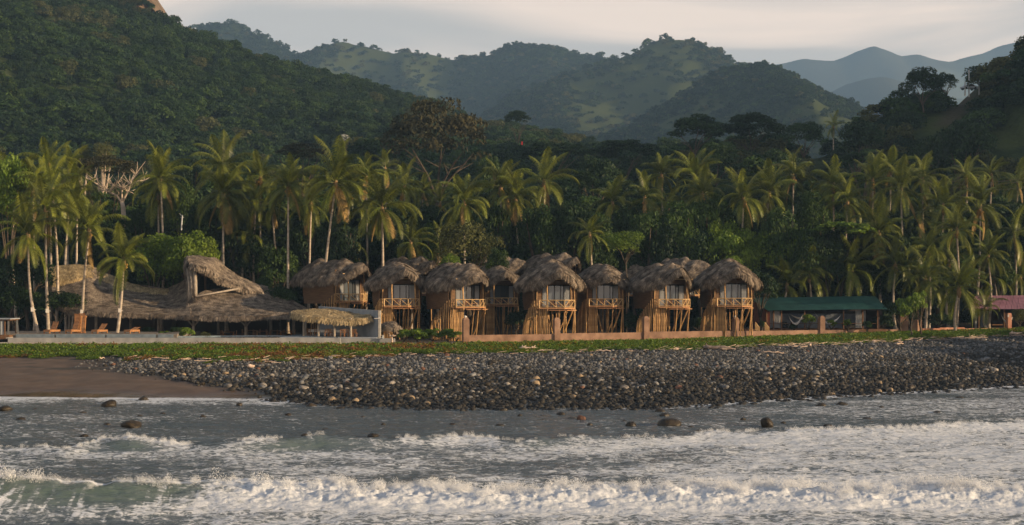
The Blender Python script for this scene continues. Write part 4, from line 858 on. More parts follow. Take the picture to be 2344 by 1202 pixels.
# bare white limbs of the leafless tree
def bare_tree():
    Y = 202; m = MB(); base = P(282, 476, Y); g = gz(base.x, Y); t = empty('bare_tree', (base.x, Y, g)); tag(t, 'tree with thick bare white limbs forking wide behind the left palms', 'tree')
    q = lambda a, b, dy=0: P(a, b, Y + dy) - Vector((base.x, Y, g))
    m.tube([Vector((0.3, 0, -.5)), q(284, 520), q(282, 476), q(279, 462)], [.5, .42, .36, .32], n=8)
    for pl, r in (([(279, 464), (268, 448), (250, 440), (236, 434)], .42), ([(279, 462), (279, 440), (281, 432)], .40), ([(280, 464), (292, 440), (300, 424), (314, 414), (330, 413)], .40), ([(281, 434), (272, 430), (262, 426), (252, 424)], .26), ([(281, 434), (288, 426), (300, 416), (310, 400)], .22),
                  ([(236, 436), (232, 430)], .3), ([(226, 424), (212, 414)], .34), ([(250, 440), (254, 430), (260, 422)], .2), ([(294, 438), (304, 442), (310, 446)], .16), ([(330, 413), (345, 405)], .2), ([(262, 426), (256, 432), (252, 436)], .14), ([(212, 414), (200, 404)], .2)):
        m.tube([q(a, b, (i * 0.8)) for i, (a, b) in enumerate(pl)], [r * .42 * (1 - .5 * i / len(pl)) for i in range(len(pl))], n=6)
    rg = random.Random(3)
    for k in range(60):
        a0 = rg.choice([(268, 448), (250, 440), (281, 432), (300, 424), (330, 413), (262, 426), (212, 414), (310, 400), (236, 432), (292, 440)]); ex, ey = a0[0] + rg.uniform(-26, 26), a0[1] - rg.uniform(6, 34); m.tube([q(*a0, rg.uniform(-1, 2)), q((a0[0] + ex) / 2 + rg.uniform(-4, 4), (a0[1] + ey) / 2, rg.uniform(-2, 2)), q(ex, ey, rg.uniform(-3, 3))], [.09, .06, .025], n=4, cap=False)
    m.build('trunk', M['bark_pale'], t, True)
bare_tree()
# dark undergrowth that closes the gaps between the trees
rg = np.random.default_rng(77); n = 3400; qx = rg.uniform(-160, 2560, n); yy = rg.uniform(186, 238, n); xx = (qx - CX) / F * yy; r = rg.uniform(2.0, 4.2, n)
kk = ~((yy < 199) & (qx > 2170)) & ~((yy < 194) & (qx > 650) & (qx < 1730)); xx, yy, r = xx[kk], yy[kk], r[kk]; n = len(xx)
zz = ground(xx, yy) + .5 + rg.random(n) * np.interp(yy, [186, 200, 232], [7, 14, 21]) * (.6 + .8 * fbm(xx * .06, yy * .06, 2, 5))
scatter('undergrowth', 'near_crown', np.stack([xx, yy, zz], 1), np.stack([0 * xx, 0 * xx, rg.uniform(0, 6, n)], 1), np.stack([r, r, r], 1), rg.choice([1, 4, 0, 5], n, p=[.35, .25, .2, .2]), label='dense dark undergrowth under the palms', cat='undergrowth')
# ------------------------------------------------------------------ thatch
def tuft_quads(p, d, n, rg, ln, wd, lift=0.12):
    """thin palm-leaf strands at points p running along d (down the roof), n = outward normal"""
    k = len(p); side = np.cross(d, n); side /= np.linalg.norm(side, axis=1)[:, None] + 1e-9
    dd = d + side * rg.normal(size=(k, 1)) * 0.38 + n * (lift + rg.uniform(-.05, .12, (k, 1))); dd /= np.linalg.norm(dd, axis=1)[:, None]
    L_ = ln * rg.uniform(.6, 1.3, (k, 1)); W_ = wd * rg.uniform(.6, 1.3, (k, 1)); a = p + n * 0.01; b = a + dd * L_ * .6 ; c = b + (dd - n * 0.25 + np.array([0, 0, -.35])) * L_ * .45
    V = np.stack([a - side * W_, a + side * W_, b + side * W_ * 1.1, b - side * W_ * 1.1, c - side * W_ * .35, c + side * W_ * .35], 1).reshape(-1, 3)
    i = np.arange(k)[:, None] * 6; return V, np.concatenate([i + np.array([[0, 1, 2, 3]]), i + np.array([[3, 2, 5, 4]])], 0)
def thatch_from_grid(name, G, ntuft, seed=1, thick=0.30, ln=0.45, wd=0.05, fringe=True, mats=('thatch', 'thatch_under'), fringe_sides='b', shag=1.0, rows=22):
    """G: rows from ridge to eave, (nr, nc, 3) points of the outer skin. Returns a mesh: skin, underside, strands, hanging fringe"""
    rg = np.random.default_rng(seed); G = np.asarray(G, float); nr, nc, _ = G.shape
    du = np.gradient(G, axis=1); dv = np.gradient(G, axis=0); Nn = np.cross(du, dv); Nn /= np.linalg.norm(Nn, axis=2)[:, :, None] + 1e-9
    if Nn[:, :, 2].mean() < 0: Nn = -Nn
    bumpy = (fbm(G[:, :, 0] * 1.1 + 5, G[:, :, 1] * 1.1 + G[:, :, 2] * 1.3, 3, seed) - 0.5) * 0.22 * shag
    S = G + Nn * bumpy[:, :, None]; U = G - Nn * thick
    V = [S.reshape(-1, 3), U.reshape(-1, 3)]; i = (np.arange(nr - 1)[:, None] * nc + np.arange(nc - 1)[None, :]).ravel()
    q1 = np.stack([i, i + 1, i + nc + 1, i + nc], 1); q2 = q1[:, ::-1] + nr * nc; Fq = [q1, q2]; M_ = [np.zeros(len(q1)), np.ones(len(q2))]
    o = nr * nc
    def edge(a, b): Fq.append(np.stack([a, b, b + o, a + o], 1)); M_.append(np.zeros(len(a)))
    c = np.arange(nc - 1); edge((nr - 1) * nc + c, (nr - 1) * nc + c + 1); edge(c + 1, c); r = np.arange(nr - 1); edge(r * nc, (r + 1) * nc); edge((r + 1) * nc + nc - 1, r * nc + nc - 1)
    base = 2 * nr * nc
    def samp(u, v):
        x = v * (nr - 1); y = u * (nc - 1); a = np.minimum(x.astype(int), nr - 2); b = np.minimum(y.astype(int), nc - 2); fx = (x - a)[:, None]; fy = (y - b)[:, None]
        g = lambda A: (A[a, b] * (1 - fx) + A[a + 1, b] * fx) * (1 - fy) + (A[a, b + 1] * (1 - fx) + A[a + 1, b + 1] * fx) * fy
        p, n, d = g(S), g(Nn), g(dv); d = d / (np.linalg.norm(d, axis=1)[:, None] + 1e-9); e = g(du); e = e / (np.linalg.norm(e, axis=1)[:, None] + 1e-9); return p, n, d, e
    p, n, d, e = samp(rg.random(ntuft), np.clip(np.floor(rg.random(ntuft) * rows + rg.random(ntuft) * .9) / (rows + .8) + rg.normal(size=ntuft) * .012, 0, 1))
    v, f = tuft_quads(p, d, n, rg, ln, wd); V.append(v); Fq.append(f + base); M_.append(np.zeros(len(f))); base += len(v)
    if fringe:
        for sd_ in fringe_sides:
            k = int(ntuft * .22); uu = rg.random(k); z = 1 - rg.random(k) * .03
            if sd_ == 'b': p, n, d, e = samp(uu, z); dr = d
            elif sd_ == 'l': p, n, d, e = samp(1 - z, uu); dr = -e
            elif sd_ == 'r': p, n, d, e = samp(z, uu); dr = e
            else: p, n, d, e = samp(uu, 1 - z); dr = -d
            p = p - n * rg.uniform(0, thick, (k, 1)); dr = dr * 0.8 + np.array([0, 0, -.75]); dr /= np.linalg.norm(dr, axis=1)[:, None]
            v, f = tuft_quads(p, dr, n, rg, ln * 1.05, wd, lift=-.05); V.append(v); Fq.append(f + base); M_.append(np.zeros(len(f))); base += len(v)
    return mesh_np(name, np.concatenate(V), np.concatenate(Fq), [M[a] for a in mats], fm=np.concatenate(M_))

# ------------------------------------------------------------------ the thatched villas on bamboo stilts
# local frame: front wall at y = 0 facing -y, floor at z = 0, x to the right
def villa_roof(name, seed, back=6.5, hw=4.6, ztop=6.25, zfront=5.0, zeave=3.0, over=2.9, dip=0.5, ntuft=7000, fore=0.0):
    nu, nv = 46, 56; G = np.zeros((nu * 2 - 1, nv, 3))
    for j in range(nv):
        v = j / (nv - 1)                                # 0 back, 1 front
        y0 = back + (-over - back) * v
        zr = ztop - (ztop - zfront) * max(0, (v - .45) / .55) ** 1.7 - 1.1 * max(0, (.3 - v) / .3) ** 2 - dip * math.sin(math.pi * min(max((v - .15) / .6, 0), 1)) * .5
        wv = hw * (0.66 + 0.34 * math.sin(math.pi * min(1, (v * .86 + .12))) ) * (1 - .10 * max(0, v - .8) / .2)
        for i in range(nu * 2 - 1):
            s = (i - (nu - 1)) / (nu - 1); a = abs(s); th = a * math.pi / 2
            x = wv * (0.55 * a + 0.45 * math.sin(th)) * (1 if s > 0 else -1); lump = 0.16 * math.sin(v * 17 + seed) * (1 - a) + 0.10 * math.sin(v * 29 + seed * 2 + 4 * s)
            z = zeave + (zr - zeave) * (1 - a ** 1.15) - 0.12 * a ** 6 + lump
            y = y0 + (2.1 * a ** 1.8) * max(0, v - .3) / .7 - 1.2 * a * a * max(0, .3 - v)
            G[i, j] = (x, y, z)
    # split at the ridge so that strands run down each side
    A = G[:nu][::-1]; B = G[nu - 1:]
    m1 = thatch_from_grid(name + '_a', A, ntuft // 2, seed, fringe_sides='br', thick=.34, ln=.6, wd=.045, shag=1.4); m2 = thatch_from_grid(name + '_b', B, ntuft // 2, seed + 1, fringe_sides='br', thick=.34, ln=.6, wd=.045, shag=1.4)
    V = []; Fs = []; fm = []; o = 0
    for me in (m1, m2):
        v = np.zeros(len(me.vertices) * 3, np.float32); me.vertices.foreach_get('co', v); V.append(v.reshape(-1, 3)); f = np.zeros(len(me.loops), np.int32); me.loops.foreach_get('vertex_index', f); Fs.append(f.reshape(-1, 4) + o); o += len(me.vertices)
        mi = np.zeros(len(me.polygons), np.int32); me.polygons.foreach_get('material_index', mi); fm.append(mi)
    r = mesh_np(name, np.concatenate(V), np.concatenate(Fs), [M['thatch'], M['thatch_under']], fm=np.concatenate(fm)); bpy.data.meshes.remove(m1); bpy.data.meshes.remove(m2); return r
ROOFS = [villa_roof('villa_roof_a', 11), villa_roof('villa_roof_b', 21, hw=4.4, ztop=6.3, zfront=5.1, dip=1.0, back=7.5), villa_roof('villa_roof_c', 31, ztop=6.5, zfront=5.0, hw=4.7), villa_roof('villa_roof_d', 51, ztop=6.5, zfront=4.6, hw=4.4, dip=1.5, over=3.0)]
ROOF_LONG = villa_roof('villa_roof_long', 41, back=8.6, ztop=5.9, zfront=5.0, hw=4.0, dip=.3, ntuft=6400)

def mk(fn, name, mats, smooth=False):
    m = MB(); fn(m); return m.mesh(name, mats, smooth)
def poleA(m, h=1.0, r=.075, n=6):
    pts = []; 
    for k in range(7):
        u = k / 6; pts.append((0.02 * math.sin(k * 2.1), 0.02 * math.cos(k * 1.7), u))
    m.tube(pts, [r * 1.1, r, r * .95, r, r * .93, r * .95, r * .85], n=n)
POLE = [mk(lambda m: poleA(m, r=.085), 'bamboo_pole_a', M['bamboo'], True), mk(lambda m: poleA(m, r=.068), 'bamboo_pole_b', M['bamboo'], True)]
def rail_bar(m, a, b, r=.045): m.tube([a, b], r, n=5)
B_, C_, D_ = Vector((-2.6, -1.35, 0)), Vector((0.55, -2.35, 0)), Vector((2.25, -1.15, 0)); A_, E_ = Vector((-2.6, 0.25, 0)), Vector((2.35, 0.2, 0)); Zu = Vector((0, 0, 1))
def balcony_floor(m):
    m.prism([(p.x, p.y) for p in (A_, B_, C_, D_, E_)], -.12, 0)
def fascia_front(m): m.bar(Vector((-1.35, -1.80, -.30)), C_ + Zu * -.30 + Vector((0, -.05, 0)), .55, .07)
def fascia_right(m): m.bar(C_ + Vector((.02, -.06, -.30)), D_ + Vector((.05, -.03, -.30)), .55, .07)
def railing(a, b, nb, flip=False):
    def fn(m):
        h = 1.02; rail_bar(m, a + Zu * h, b + Zu * h, .055); rail_bar(m, a + Zu * .12, b + Zu * .12, .04)
        for k in range(nb + 1): p = a.lerp(b, k / nb); rail_bar(m, p, p + Zu * h, .045)
        for k in range(nb):
            p, q_ = a.lerp(b, k / nb), a.lerp(b, (k + 1) / nb)
            if flip: p, q_ = q_, p
            rail_bar(m, p + Zu * h, q_ + Zu * .12, .04)
    return fn
RAILF = mk(railing(B_ + Vector((.05, .05, 0)), C_ + Vector((-.05, .08, 0)), 3), 'front_railing', M['bamboo_rail']); RAILR = mk(railing(C_ + Vector((.02, .05, 0)), D_, 2, True), 'side_railing', M['bamboo_rail'])
RAILL = mk(railing(A_, B_, 1), 'left_railing', M['bamboo_rail']); FLOOR = mk(balcony_floor, 'balcony_floor', M['deck_board']); FF = mk(fascia_front, 'fascia_board', M['deck_board']); FRt = mk(fascia_right, 'fascia_board_side', M['deck_board'])
def wall_front(m):
    m.box((-2.25, .12, 1.5), (.8, .16, 3.2)); m.box((2.25, .12, 1.5), (.55, .16, 3.2)); m.box((0, .12, 3.35), (5.3, .16, .55)); m.prism([(-2.6, .05), (2.6, .05), (2.6, .2), (-2.6, .2)], 3.62, 4.3)
WALLF = mk(wall_front, 'front_wall', M['wood_wall'])
def wall_side(m):
    for sx, z0, z1 in ((-1, -.3, 3.3), (1, -.3, 3.3)):
        rows = []
        for k in range(8):
            z = z0 + (z1 - z0) * k / 7; b = .22 * math.sin(math.pi * k / 7); rows.append([(sx * (2.68 + b), .1 + 6.0 * j / 5, z) for j in range(6)])
        m.sheet(rows); m.sheet([[(p[0] - sx * .12, p[1], p[2]) for p in r] for r in rows])
    m.box((0, 6.15, 1.5), (5.3, .12, 3.6)); m.box((0, 3.1, -.22), (5.5, 6.2, .14)); m.box((0, 3.1, 3.6), (5.2, 6.0, .1))
    for z in np.arange(-.1, 3.3, .3):
        for sx in (-1, 1): b = .22 * math.sin(math.pi * (z + .3) / 3.6); m.box((sx * (2.70 + b), 3.1, z), (.05, 6.0, .22))
WALLS = mk(wall_side, 'side_wall', M['wood_wall'])
WIN = {}
def door_frame(m):
    for x in (-1.82, -1.02, -.15, .72, 1.1, 1.95): m.box((x, .04, 1.45), (.07, .1, 2.9))
    m.box((.07, .04, 2.93), (3.85, .1, .09)); m.box((.07, .04, .04), (3.85, .1, .08)); m.box((.07, .03, .92), (3.8, .05, .045))
WIN['frame'] = mk(door_frame, 'door_frame', M['dark_frame'])
PANE = [mk(lambda m: m.box((-1.42, .09, 1.47), (.73, .02, 2.84)), 'pane_1', M['glass_door']), mk(lambda m: m.box((-.585, .09, 1.47), (.79, .02, 2.84)), 'pane_2', M['glass_door']), mk(lambda m: m.box((.285, .09, 1.47), (.79, .02, 2.84)), 'pane_3', M['glass_dark']),
        mk(lambda m: m.box((.91, .09, 1.47), (.30, .02, 2.84)), 'pane_4', M['glass_dark']), mk(lambda m: m.box((1.525, .09, 1.47), (.77, .02, 2.84)), 'pane_5', M['glass_door'])]
def curtain_fn(x0, x1):
    def fn(m):
        n = 14; r0 = [(x0 + (x1 - x0) * k / n, .03 + .03 * math.sin(k * 2.4), .06) for k in range(n + 1)]; m.sheet([r0, [(a, b, 2.86) for a, b, c in r0]])
    return fn
CURT = [mk(curtain_fn(-1.76, -1.1), 'curtain_a', M['curtain']), mk(curtain_fn(1.2, 1.86), 'curtain_b', M['curtain'])]
def lounge_chair(m):
    for sx in (-.28, .28):
        m.bar((sx, -.3, 0), (sx, -.3, .5), .05); m.bar((sx, .32, 0), (sx, .42, .95), .05); m.bar((sx, -.35, .55), (sx, .4, .6), .06, .04)
    for k in range(6): m.bar((-.3, -.28 + k * .12, .38 - k * .01), (.3, -.28 + k * .12, .38 - k * .01), .09, .03)
    for k in range(5): m.bar((-.3, .34 + k * .02, .5 + k * .11), (.3, .34 + k * .02, .5 + k * .11), .03, .085)
CHAIR = mk(lounge_chair, 'wooden_armchair_mesh', M['teak'])
def small_table(m):
    m.box((0, 0, .52), (.6, .6, .05))
    for a in (-.24, .24):
        for b in (-.24, .24): m.bar((a, b, 0), (a, b, .5), .04)
STABLE = mk(small_table, 'side_table_mesh', M['teak'])
DIAG = mk(lambda m: m.tube([(0, 0, 0), (0, 0, 1)], [.10, .085], n=7), 'brace_pole', M['bamboo'], True)
def pole_between(name, a, b, me, parent, r=1.0):
    a, b = Vector(a), Vector(b); d = b - a; o = link(name, me, parent); o.location = a; o.rotation_mode = 'QUATERNION'; o.rotation_quaternion = d.to_track_quat('Z', 'Y'); o.scale = (r, r, d.length); return o

def villa(px, pyf, Y, rz, s, roof, label, seed=0, chairs=True, lean_wall='left', stilts=True, long=False, sw=1.0, gname='thatched villas on bamboo stilts', balcony=True, mirror_roof=False):
    rg = random.Random(seed); c = P(px, pyf, Y); g = gz(c.x, Y); t = empty('thatched_villa', (c.x, Y, c.z), R(rz), s); t.scale = (s * sw, s, s); tag(t, label, 'villa', gname); drop = (c.z - g) / s
    rf = inst('roof', roof, t); 
    if mirror_roof: rf.scale = (-1, 1, 1)
    inst('front_wall', WALLF, t); inst('side_wall', WALLS, t)
    fr = inst('glass_door', WIN['frame'], t)
    for p in PANE: inst('pane', p, fr)
    for cm_ in CURT: inst('curtain', cm_, t)
    if balcony:
        inst('balcony_floor', FLOOR, t); inst('fascia_board', FF, t); inst('fascia_board', FRt, t)
        for me in (RAILF, RAILR, RAILL): inst('railing', me, t)
    # roof posts
    for x, y in ((-1.55, -1.55), (1.75, -1.35), (-2.6, .1), (2.62, .0)):
        pole_between('roof_post', (x, y, -.5 if y < -1 else -drop - .2), (x * .98, y * .75, 3.9 if y < -1 else 3.4), POLE[0], t, 1.15)
    inst('lintel_beam', LINTEL, t)
    if stilts:
        # bamboo curtain down the left flank, its top stepping down with the stair behind it
        n = 13
        for k in range(n):
            u = k / (n - 1); x = -2.75 - .5 * u - .25 * math.sin(u * 3); y = -.9 + 4.8 * u; top = .98 - 2.9 * max(0, u - .2) / .8
            pole_between('bamboo_pole', (x - .25, y, -drop - .3), (x, y, top + rg.uniform(-.08, .08)), POLE[k % 2], t)
        n = 11
        for k in range(n):
            u = k / (n - 1); x = -2.5 + 1.05 * u; y = -.7 - .45 * u
            pole_between('bamboo_pole', (x, y, -drop - .3), (x + rg.uniform(-.03, .03), y, -.14), POLE[k % 2], t, rg.uniform(.9, 1.15))
        for a, b, r_ in (((-1.35, -.9, -.8), (-.15, .2, -drop), 1.0), ((2.1, -1.0, -.15), (.75, .3, -drop), 1.15), ((2.3, -.9, -.1), (2.1, -.4, -drop), .9), ((1.9, .8, -.2), (.5, 1.6, -drop), .9), ((.1, -1.5, -.2), (.0, -.9, -drop), .9), ((.75, -1.6, -.2), (.62, -1.1, -drop), .9), ((-1.3, 2, -.2), (-1.3, 2, -drop), 1.2), ((1.2, 3, -.2), (1.2, 3, -drop), 1.2), ((2.5, 4, -.2), (2.6, 4, -drop), 1.2), ((0, 5, -.2), (0, 5, -drop), 1.2)):
            pole_between('brace_pole', a, b, DIAG, t, r_)
        for k in range(7): x = -2.2 + k * .5; pole_between('bamboo_pole', (x, 2.6 + .2 * math.sin(k), -drop - .3), (x, 2.6, -.3), POLE[k % 2], t)
    return t, c
LINTEL = mk(lambda m: m.tube([(-2.6, -1.35, 3.75), (2.6, -1.25, 3.75)], .06, n=6), 'lintel_beam', M['bamboo_rail'])
VILLAS = [
 # centre of the front, floor row, distance, turn, size, roof, label
 (918, 701, 160, 16, .92, ROOFS[0], 'second thatched villa from the left, standing in shade beside the grey concrete wall'),
 (1070, 703, 158.5, 34, .93, ROOFS[3], 'third thatched villa from the left, fanned bamboo wall behind the first wall pillar'),
 (1272, 705, 158, 14, .95, ROOFS[2], 'middle thatched villa with the brightest balcony, behind the second wall pillar'),
 (1385, 701, 164, 9, .92, ROOFS[3], 'thatched villa just right of the middle one, its balcony half in shade'),
 (1537, 702, 162, 20, .93, ROOFS[1], 'left one of the two sunlit villas on the right, behind the third wall pillar'),
 (1678, 700, 163, 7, .95, ROOFS[2], 'last thatched villa on the right, beside the green-roofed house'),
 (1148, 697, 170, 14, .86, ROOFS[0], 'thatched villa set back in shade between the third and the middle one'),
]
for i, v in enumerate(VILLAS):
    t, c = villa(*v, seed=500 + i, stilts=True)
    rzv = v[3]; Mz = Matrix.Rotation(R(rzv), 3, 'Z')
    for (lx, ly, rr, nm, me, lb, ct) in ((-.75, -1.15, 2.6, 'wooden_armchair', CHAIR, 'wooden armchair on the balcony of the %s', 'armchair'), (1.05, -1.05, -2.2, 'wooden_armchair', CHAIR, 'second wooden armchair by the side railing of the %s', 'armchair'), (.1, -.9, 0, 'side_table', STABLE, 'small wooden table on the balcony of the %s', 'table')):
        p = Mz @ Vector((lx, ly, .01)) * v[4] + c; o = inst(nm, me, None, p, (0, 0, R(rzv) + rr), (.9, .9, .9))
        nick = ['villa beside the grey concrete wall', 'villa behind the first wall pillar', 'middle villa', 'villa right of the middle one', 'villa behind the third wall pillar', 'last villa on the right', 'shaded villa set back'][i]
        tag(o, lb % nick, ct, 'furniture on the villa balconies')
# long villa at the left, turned to the right
t, c = villa(800, 690, 170, 52, .98, ROOF_LONG, 'long thatched villa at the left of the row, in shade above the pool bar', seed=520, stilts=True)
# roofs of the villas behind
for i, (px, pyf, Y, rz, s, rf, lb) in enumerate([
 (962, 672, 181, 50, .88, ROOFS[1], 'thatched villa whose roof shows behind the second and third villas'),
 (1170, 662, 186, 60, .80, ROOFS[0], 'thatched villa whose pale roof shows left above the middle villa'),
 (1290, 664, 184, 42, .90, ROOFS[1], 'thatched villa whose roof shows right above the middle villa'),
 (1462, 676, 188, 20, .76, ROOFS[0], 'thatched villa half hidden behind the small pale-stemmed tree'),
 (1590, 676, 184, 55, .86, ROOFS[2], 'thatched villa whose roof shows between the two right villas')]):
    villa(px, pyf, Y, rz, s, rf, lb, seed=530 + i, stilts=False, gname='thatched villas in the back row')
# ------------------------------------------------------------------ thatched restaurant
def loft(top, bot, nr=26, nc=90, sag=0.35, belly=0.0):
    """surface between two polylines (lists of (px, py, Y)); sag pulls the middle down and forward"""
    T = np.array([tuple(P(*p)) for p in top]); B = np.array([tuple(P(*p)) for p in bot]); 
    def rs(A):
        d = np.r_[0, np.cumsum(np.linalg.norm(np.diff(A[:, [0, 2]], axis=0), axis=1))]; u = np.linspace(0, d[-1], nc); return np.stack([np.interp(u, d, A[:, k]) for k in range(3)], 1)
    T, B = rs(T), rs(B); G = []
    for j in range(nr):
        v = j / (nr - 1); r = T * (1 - v) + B * v; r[:, 2] -= sag * math.sin(math.pi * v); r[:, 1] -= belly * math.sin(math.pi * v); G.append(r)
    return np.array(G)
rt = empty('thatched_restaurant', P(420, 775, 170)); rt.location.z = gz(rt.location.x, 170); tag(rt, 'large open restaurant under a sweeping thatched roof with a raised dark opening', 'restaurant')
def put(o):                                             # built in world coordinates, hung under its thing
    o.matrix_parent_inverse = Matrix.Translation(-rt.location); return o
def part(me, name): return put(link(name, me, rt))
gA = loft([(112, 614, 172), (128, 609, 173), (170, 606, 173), (205, 608, 173), (240, 626, 174), (300, 650, 174.5), (350, 661, 175), (385, 661, 175), (415, 645, 174), (432, 636, 173)], [(130, 696, 163), (160, 711, 160.5), (200, 713, 159.5), (260, 716, 159), (330, 718, 159), (400, 721, 158.5), (438, 722, 158)], sag=.55, nc=110)
part(thatch_from_grid('left_roof', gA, 17000, 3, rows=60, ln=.36, wd=.036, fringe_sides='bl'), 'left_roof')
gB = loft([(432, 684, 164.5), (470, 664, 167), (520, 658, 170), (565, 655, 172), (605, 658, 173), (660, 682, 172), (700, 704, 170), (722, 717, 169)], [(424, 722, 158), (470, 724, 157.5), (540, 724, 157), (600, 722, 157), (660, 720, 158), (700, 718, 160), (722, 715, 165)], sag=.5, nc=110)
part(thatch_from_grid('right_roof', gB, 18000, 4, rows=60, ln=.36, wd=.036, fringe_sides='b'), 'right_roof')
gC = loft([(424, 592, 168), (438, 587, 169.5), (460, 588, 171), (478, 590, 172), (492, 589, 172.5), (506, 598, 173), (522, 618, 173.5), (545, 632, 174), (575, 646, 174), (606, 658, 173.5)], [(434, 600, 164.5), (452, 606, 164), (470, 611, 164.5), (487, 622, 165.2), (505, 637, 166), (530, 644, 167.2), (555, 656, 168.6), (580, 664, 169.6), (600, 668, 170.5), (612, 667, 171.5)], sag=-.35, nc=70, nr=18)
part(thatch_from_grid('raised_roof', gC, 6000, 5, rows=30, ln=.5, wd=.06, fringe_sides='bl', thick=.42, shag=1.8), 'raised_roof')
# back slopes close the house behind
gD = loft([(112, 612, 173.4), (205, 606, 173.4), (300, 649, 174.9), (385, 660, 175.4), (432, 636, 174), (440, 590, 170.5), (490, 590, 173), (545, 632, 174.5), (606, 657, 174.2), (660, 681, 172.6), (722, 717, 169.4)], [(150, 700, 186), (300, 700, 188), (432, 700, 190), (500, 700, 190), (600, 700, 188), (722, 712, 180)], sag=.3, nr=14)
part(thatch_from_grid('back_roof', gD, 2500, 6, fringe_sides='b'), 'back_roof')
# golden capping over the left ridge, its sunlight put into the thatch colour
gE = loft([(112, 613, 172.4), (128, 608, 173.2), (170, 605, 173.2), (205, 607, 173.2)], [(122, 640, 168.5), (140, 640, 168.6), (172, 636, 169), (208, 628, 170.5)], sag=-.25, nc=30, nr=12)
part(thatch_from_grid('sunlit_capping', gE, 1500, 7, ln=.7, wd=.06, thick=.2, mats=('thatch_gold', 'thatch_under'), fringe_sides='bl'), 'sunlit_capping')
gE = loft([(240, 625, 174), (300, 649, 174.5), (350, 660, 175), (385, 660, 175)], [(238, 642, 171.5), (295, 668, 171.5), (350, 680, 172), (383, 678, 172)], sag=-.2, nc=30, nr=10)
part(thatch_from_grid('sunlit_capping', gE, 1300, 8, ln=.7, wd=.06, thick=.15, mats=('thatch_gold', 'thatch_under'), fringe_sides='b'), 'sunlit_capping')
# left edge of the raised part: hanging thatch and three log posts
gF = loft([(420, 606, 167.5), (424, 597, 167.2), (430, 596, 166)], [(436, 690, 163.6), (438, 690, 163.6), (441, 690, 163.4)], sag=0, nc=8, nr=22)
part(thatch_from_grid('gable_edge', gF, 1200, 9, ln=.6, wd=.05, thick=.3, fringe_sides='blr'), 'gable_edge')
for a, b, r_ in (((428, 604, 166), (434, 686, 163.8), .2), ((434, 604, 165.6), (440, 684, 163.8), .22), ((443, 606, 165.3), (447, 678, 164), .26)):
    m = MB(); m.tube([P(*a), P(*a).lerp(P(*b), .5) + Vector((.1, 0, 0)), P(*b)], [r_ * .9, r_, r_ * 1.1], n=8); put(m.build('log_post', M['post'], rt, True))
m = MB(); m.tube([P(446, 679, 163.8), P(545, 661, 167.5)], .13, n=6); put(m.build('sill_beam', M['post'], rt, True))
for a, b in (((482, 628, 171), (483, 640, 171)), ((478, 634, 170), (496, 640, 171)), ((455, 625, 171), (530, 655, 173)), ((470, 612, 172), (470, 668, 172))):
    m = MB(); m.tube([P(*a), P(*b)], .16, n=6); put(m.build('rafter', M['bamboo_rail'] if a[0] in (482, 478) else M['wood_dark'], rt, True))
# posts under the eaves, forked at the top
for k, (x, yb, Y, fk) in enumerate([(220, 762, 163, 0), (363, 768, 164, 0), (443, 772, 161, 1), (563, 772, 161, 1), (160, 760, 168, 0), (300, 765, 170, 0), (500, 765, 172, 0), (620, 765, 172, 0), (672, 762, 168, 0)]):
    X, _ = XZ(x, 0, Y); g = gz(X, Y); m = MB(); zt = XZ(0, 722 if Y < 163.5 else 715, Y)[1]
    if fk:
        zf = XZ(0, 746, Y)[1]; m.tube([(X, Y, g - .2), (X, Y, zf)], [.24, .2], n=8); m.tube([(X, Y, zf - .1), (X - 1.3, Y, zt)], [.12, .09], n=6); m.tube([(X, Y, zf - .1), (X + 1.2, Y, zt)], [.12, .09], n=6); m.tube([(X, Y, zf), (X, Y, zt)], .17, n=6)
    else: m.tube([(X, Y, g - .2), (X, Y, zt + .4)], [.22, .18], n=8)
    put(m.build('roof_post', M['post'], rt, True))
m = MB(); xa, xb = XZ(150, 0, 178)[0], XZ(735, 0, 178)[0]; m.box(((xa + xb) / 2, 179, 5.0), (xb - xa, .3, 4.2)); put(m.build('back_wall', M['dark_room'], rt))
m = MB(); m.box(((xa + xb) / 2, 168.5, gz(-40, 168) + .02), (xb - xa, 19, .2)); put(m.build('floor_slab', M['wood_dark'], rt))
# white sheet lights hanging at the left roof end
# tables and chairs inside
def chair_fn(m):
    for a in (-.22, .22):
        m.bar((a, -.22, 0), (a, -.22, .45), .045); m.bar((a, .22, 0), (a, .25, .92), .045)
    m.box((0, 0, .46), (.5, .5, .05)); m.bar((-.24, .25, .88), (.24, .25, .88), .05); m.bar((-.24, .24, .68), (.24, .24, .68), .05)
    for k in range(4): m.bar((-.18 + k * .12, .25, .5), (-.18 + k * .12, .25, .88), .02)
DCH = mk(chair_fn, 'dining_chair', M['teak'])
def table_fn(m):
    m.box((0, 0, .74), (1.5, .85, .05))
    for a in (-.65, .65):
        for b in (-.35, .35): m.bar((a, b, 0), (a, b, .72), .06)
DTB = mk(table_fn, 'dining_table', M['teak'])
DTW = mk(lambda m: (m.box((0, 0, .62), (1.0, .9, .3)), m.bar((0, 0, 0), (0, 0, .5), .08)), 'clothed_table', M['white_cloth'])
def furn(px, Y, me, nm, lb, ct, rz=0.0, grp=None, z=None):
    X = (px - CX) / F * Y; o = inst(nm, me, None, (X, Y, (gz(X, Y) + .13) if z is None else z), (0, 0, rz)); tag(o, lb, ct, grp); return o
furn(523, 161.8, DTB, 'dining_table', 'low wooden table under the restaurant eaves at the pool edge', 'table', .1)
furn(511, 162.2, DCH, 'dining_chair', 'wooden chair left of the low table under the restaurant eaves', 'chair', 1.2); furn(537, 162.2, DCH, 'dining_chair', 'wooden chair right of the low table under the restaurant eaves', 'chair', -1.2)
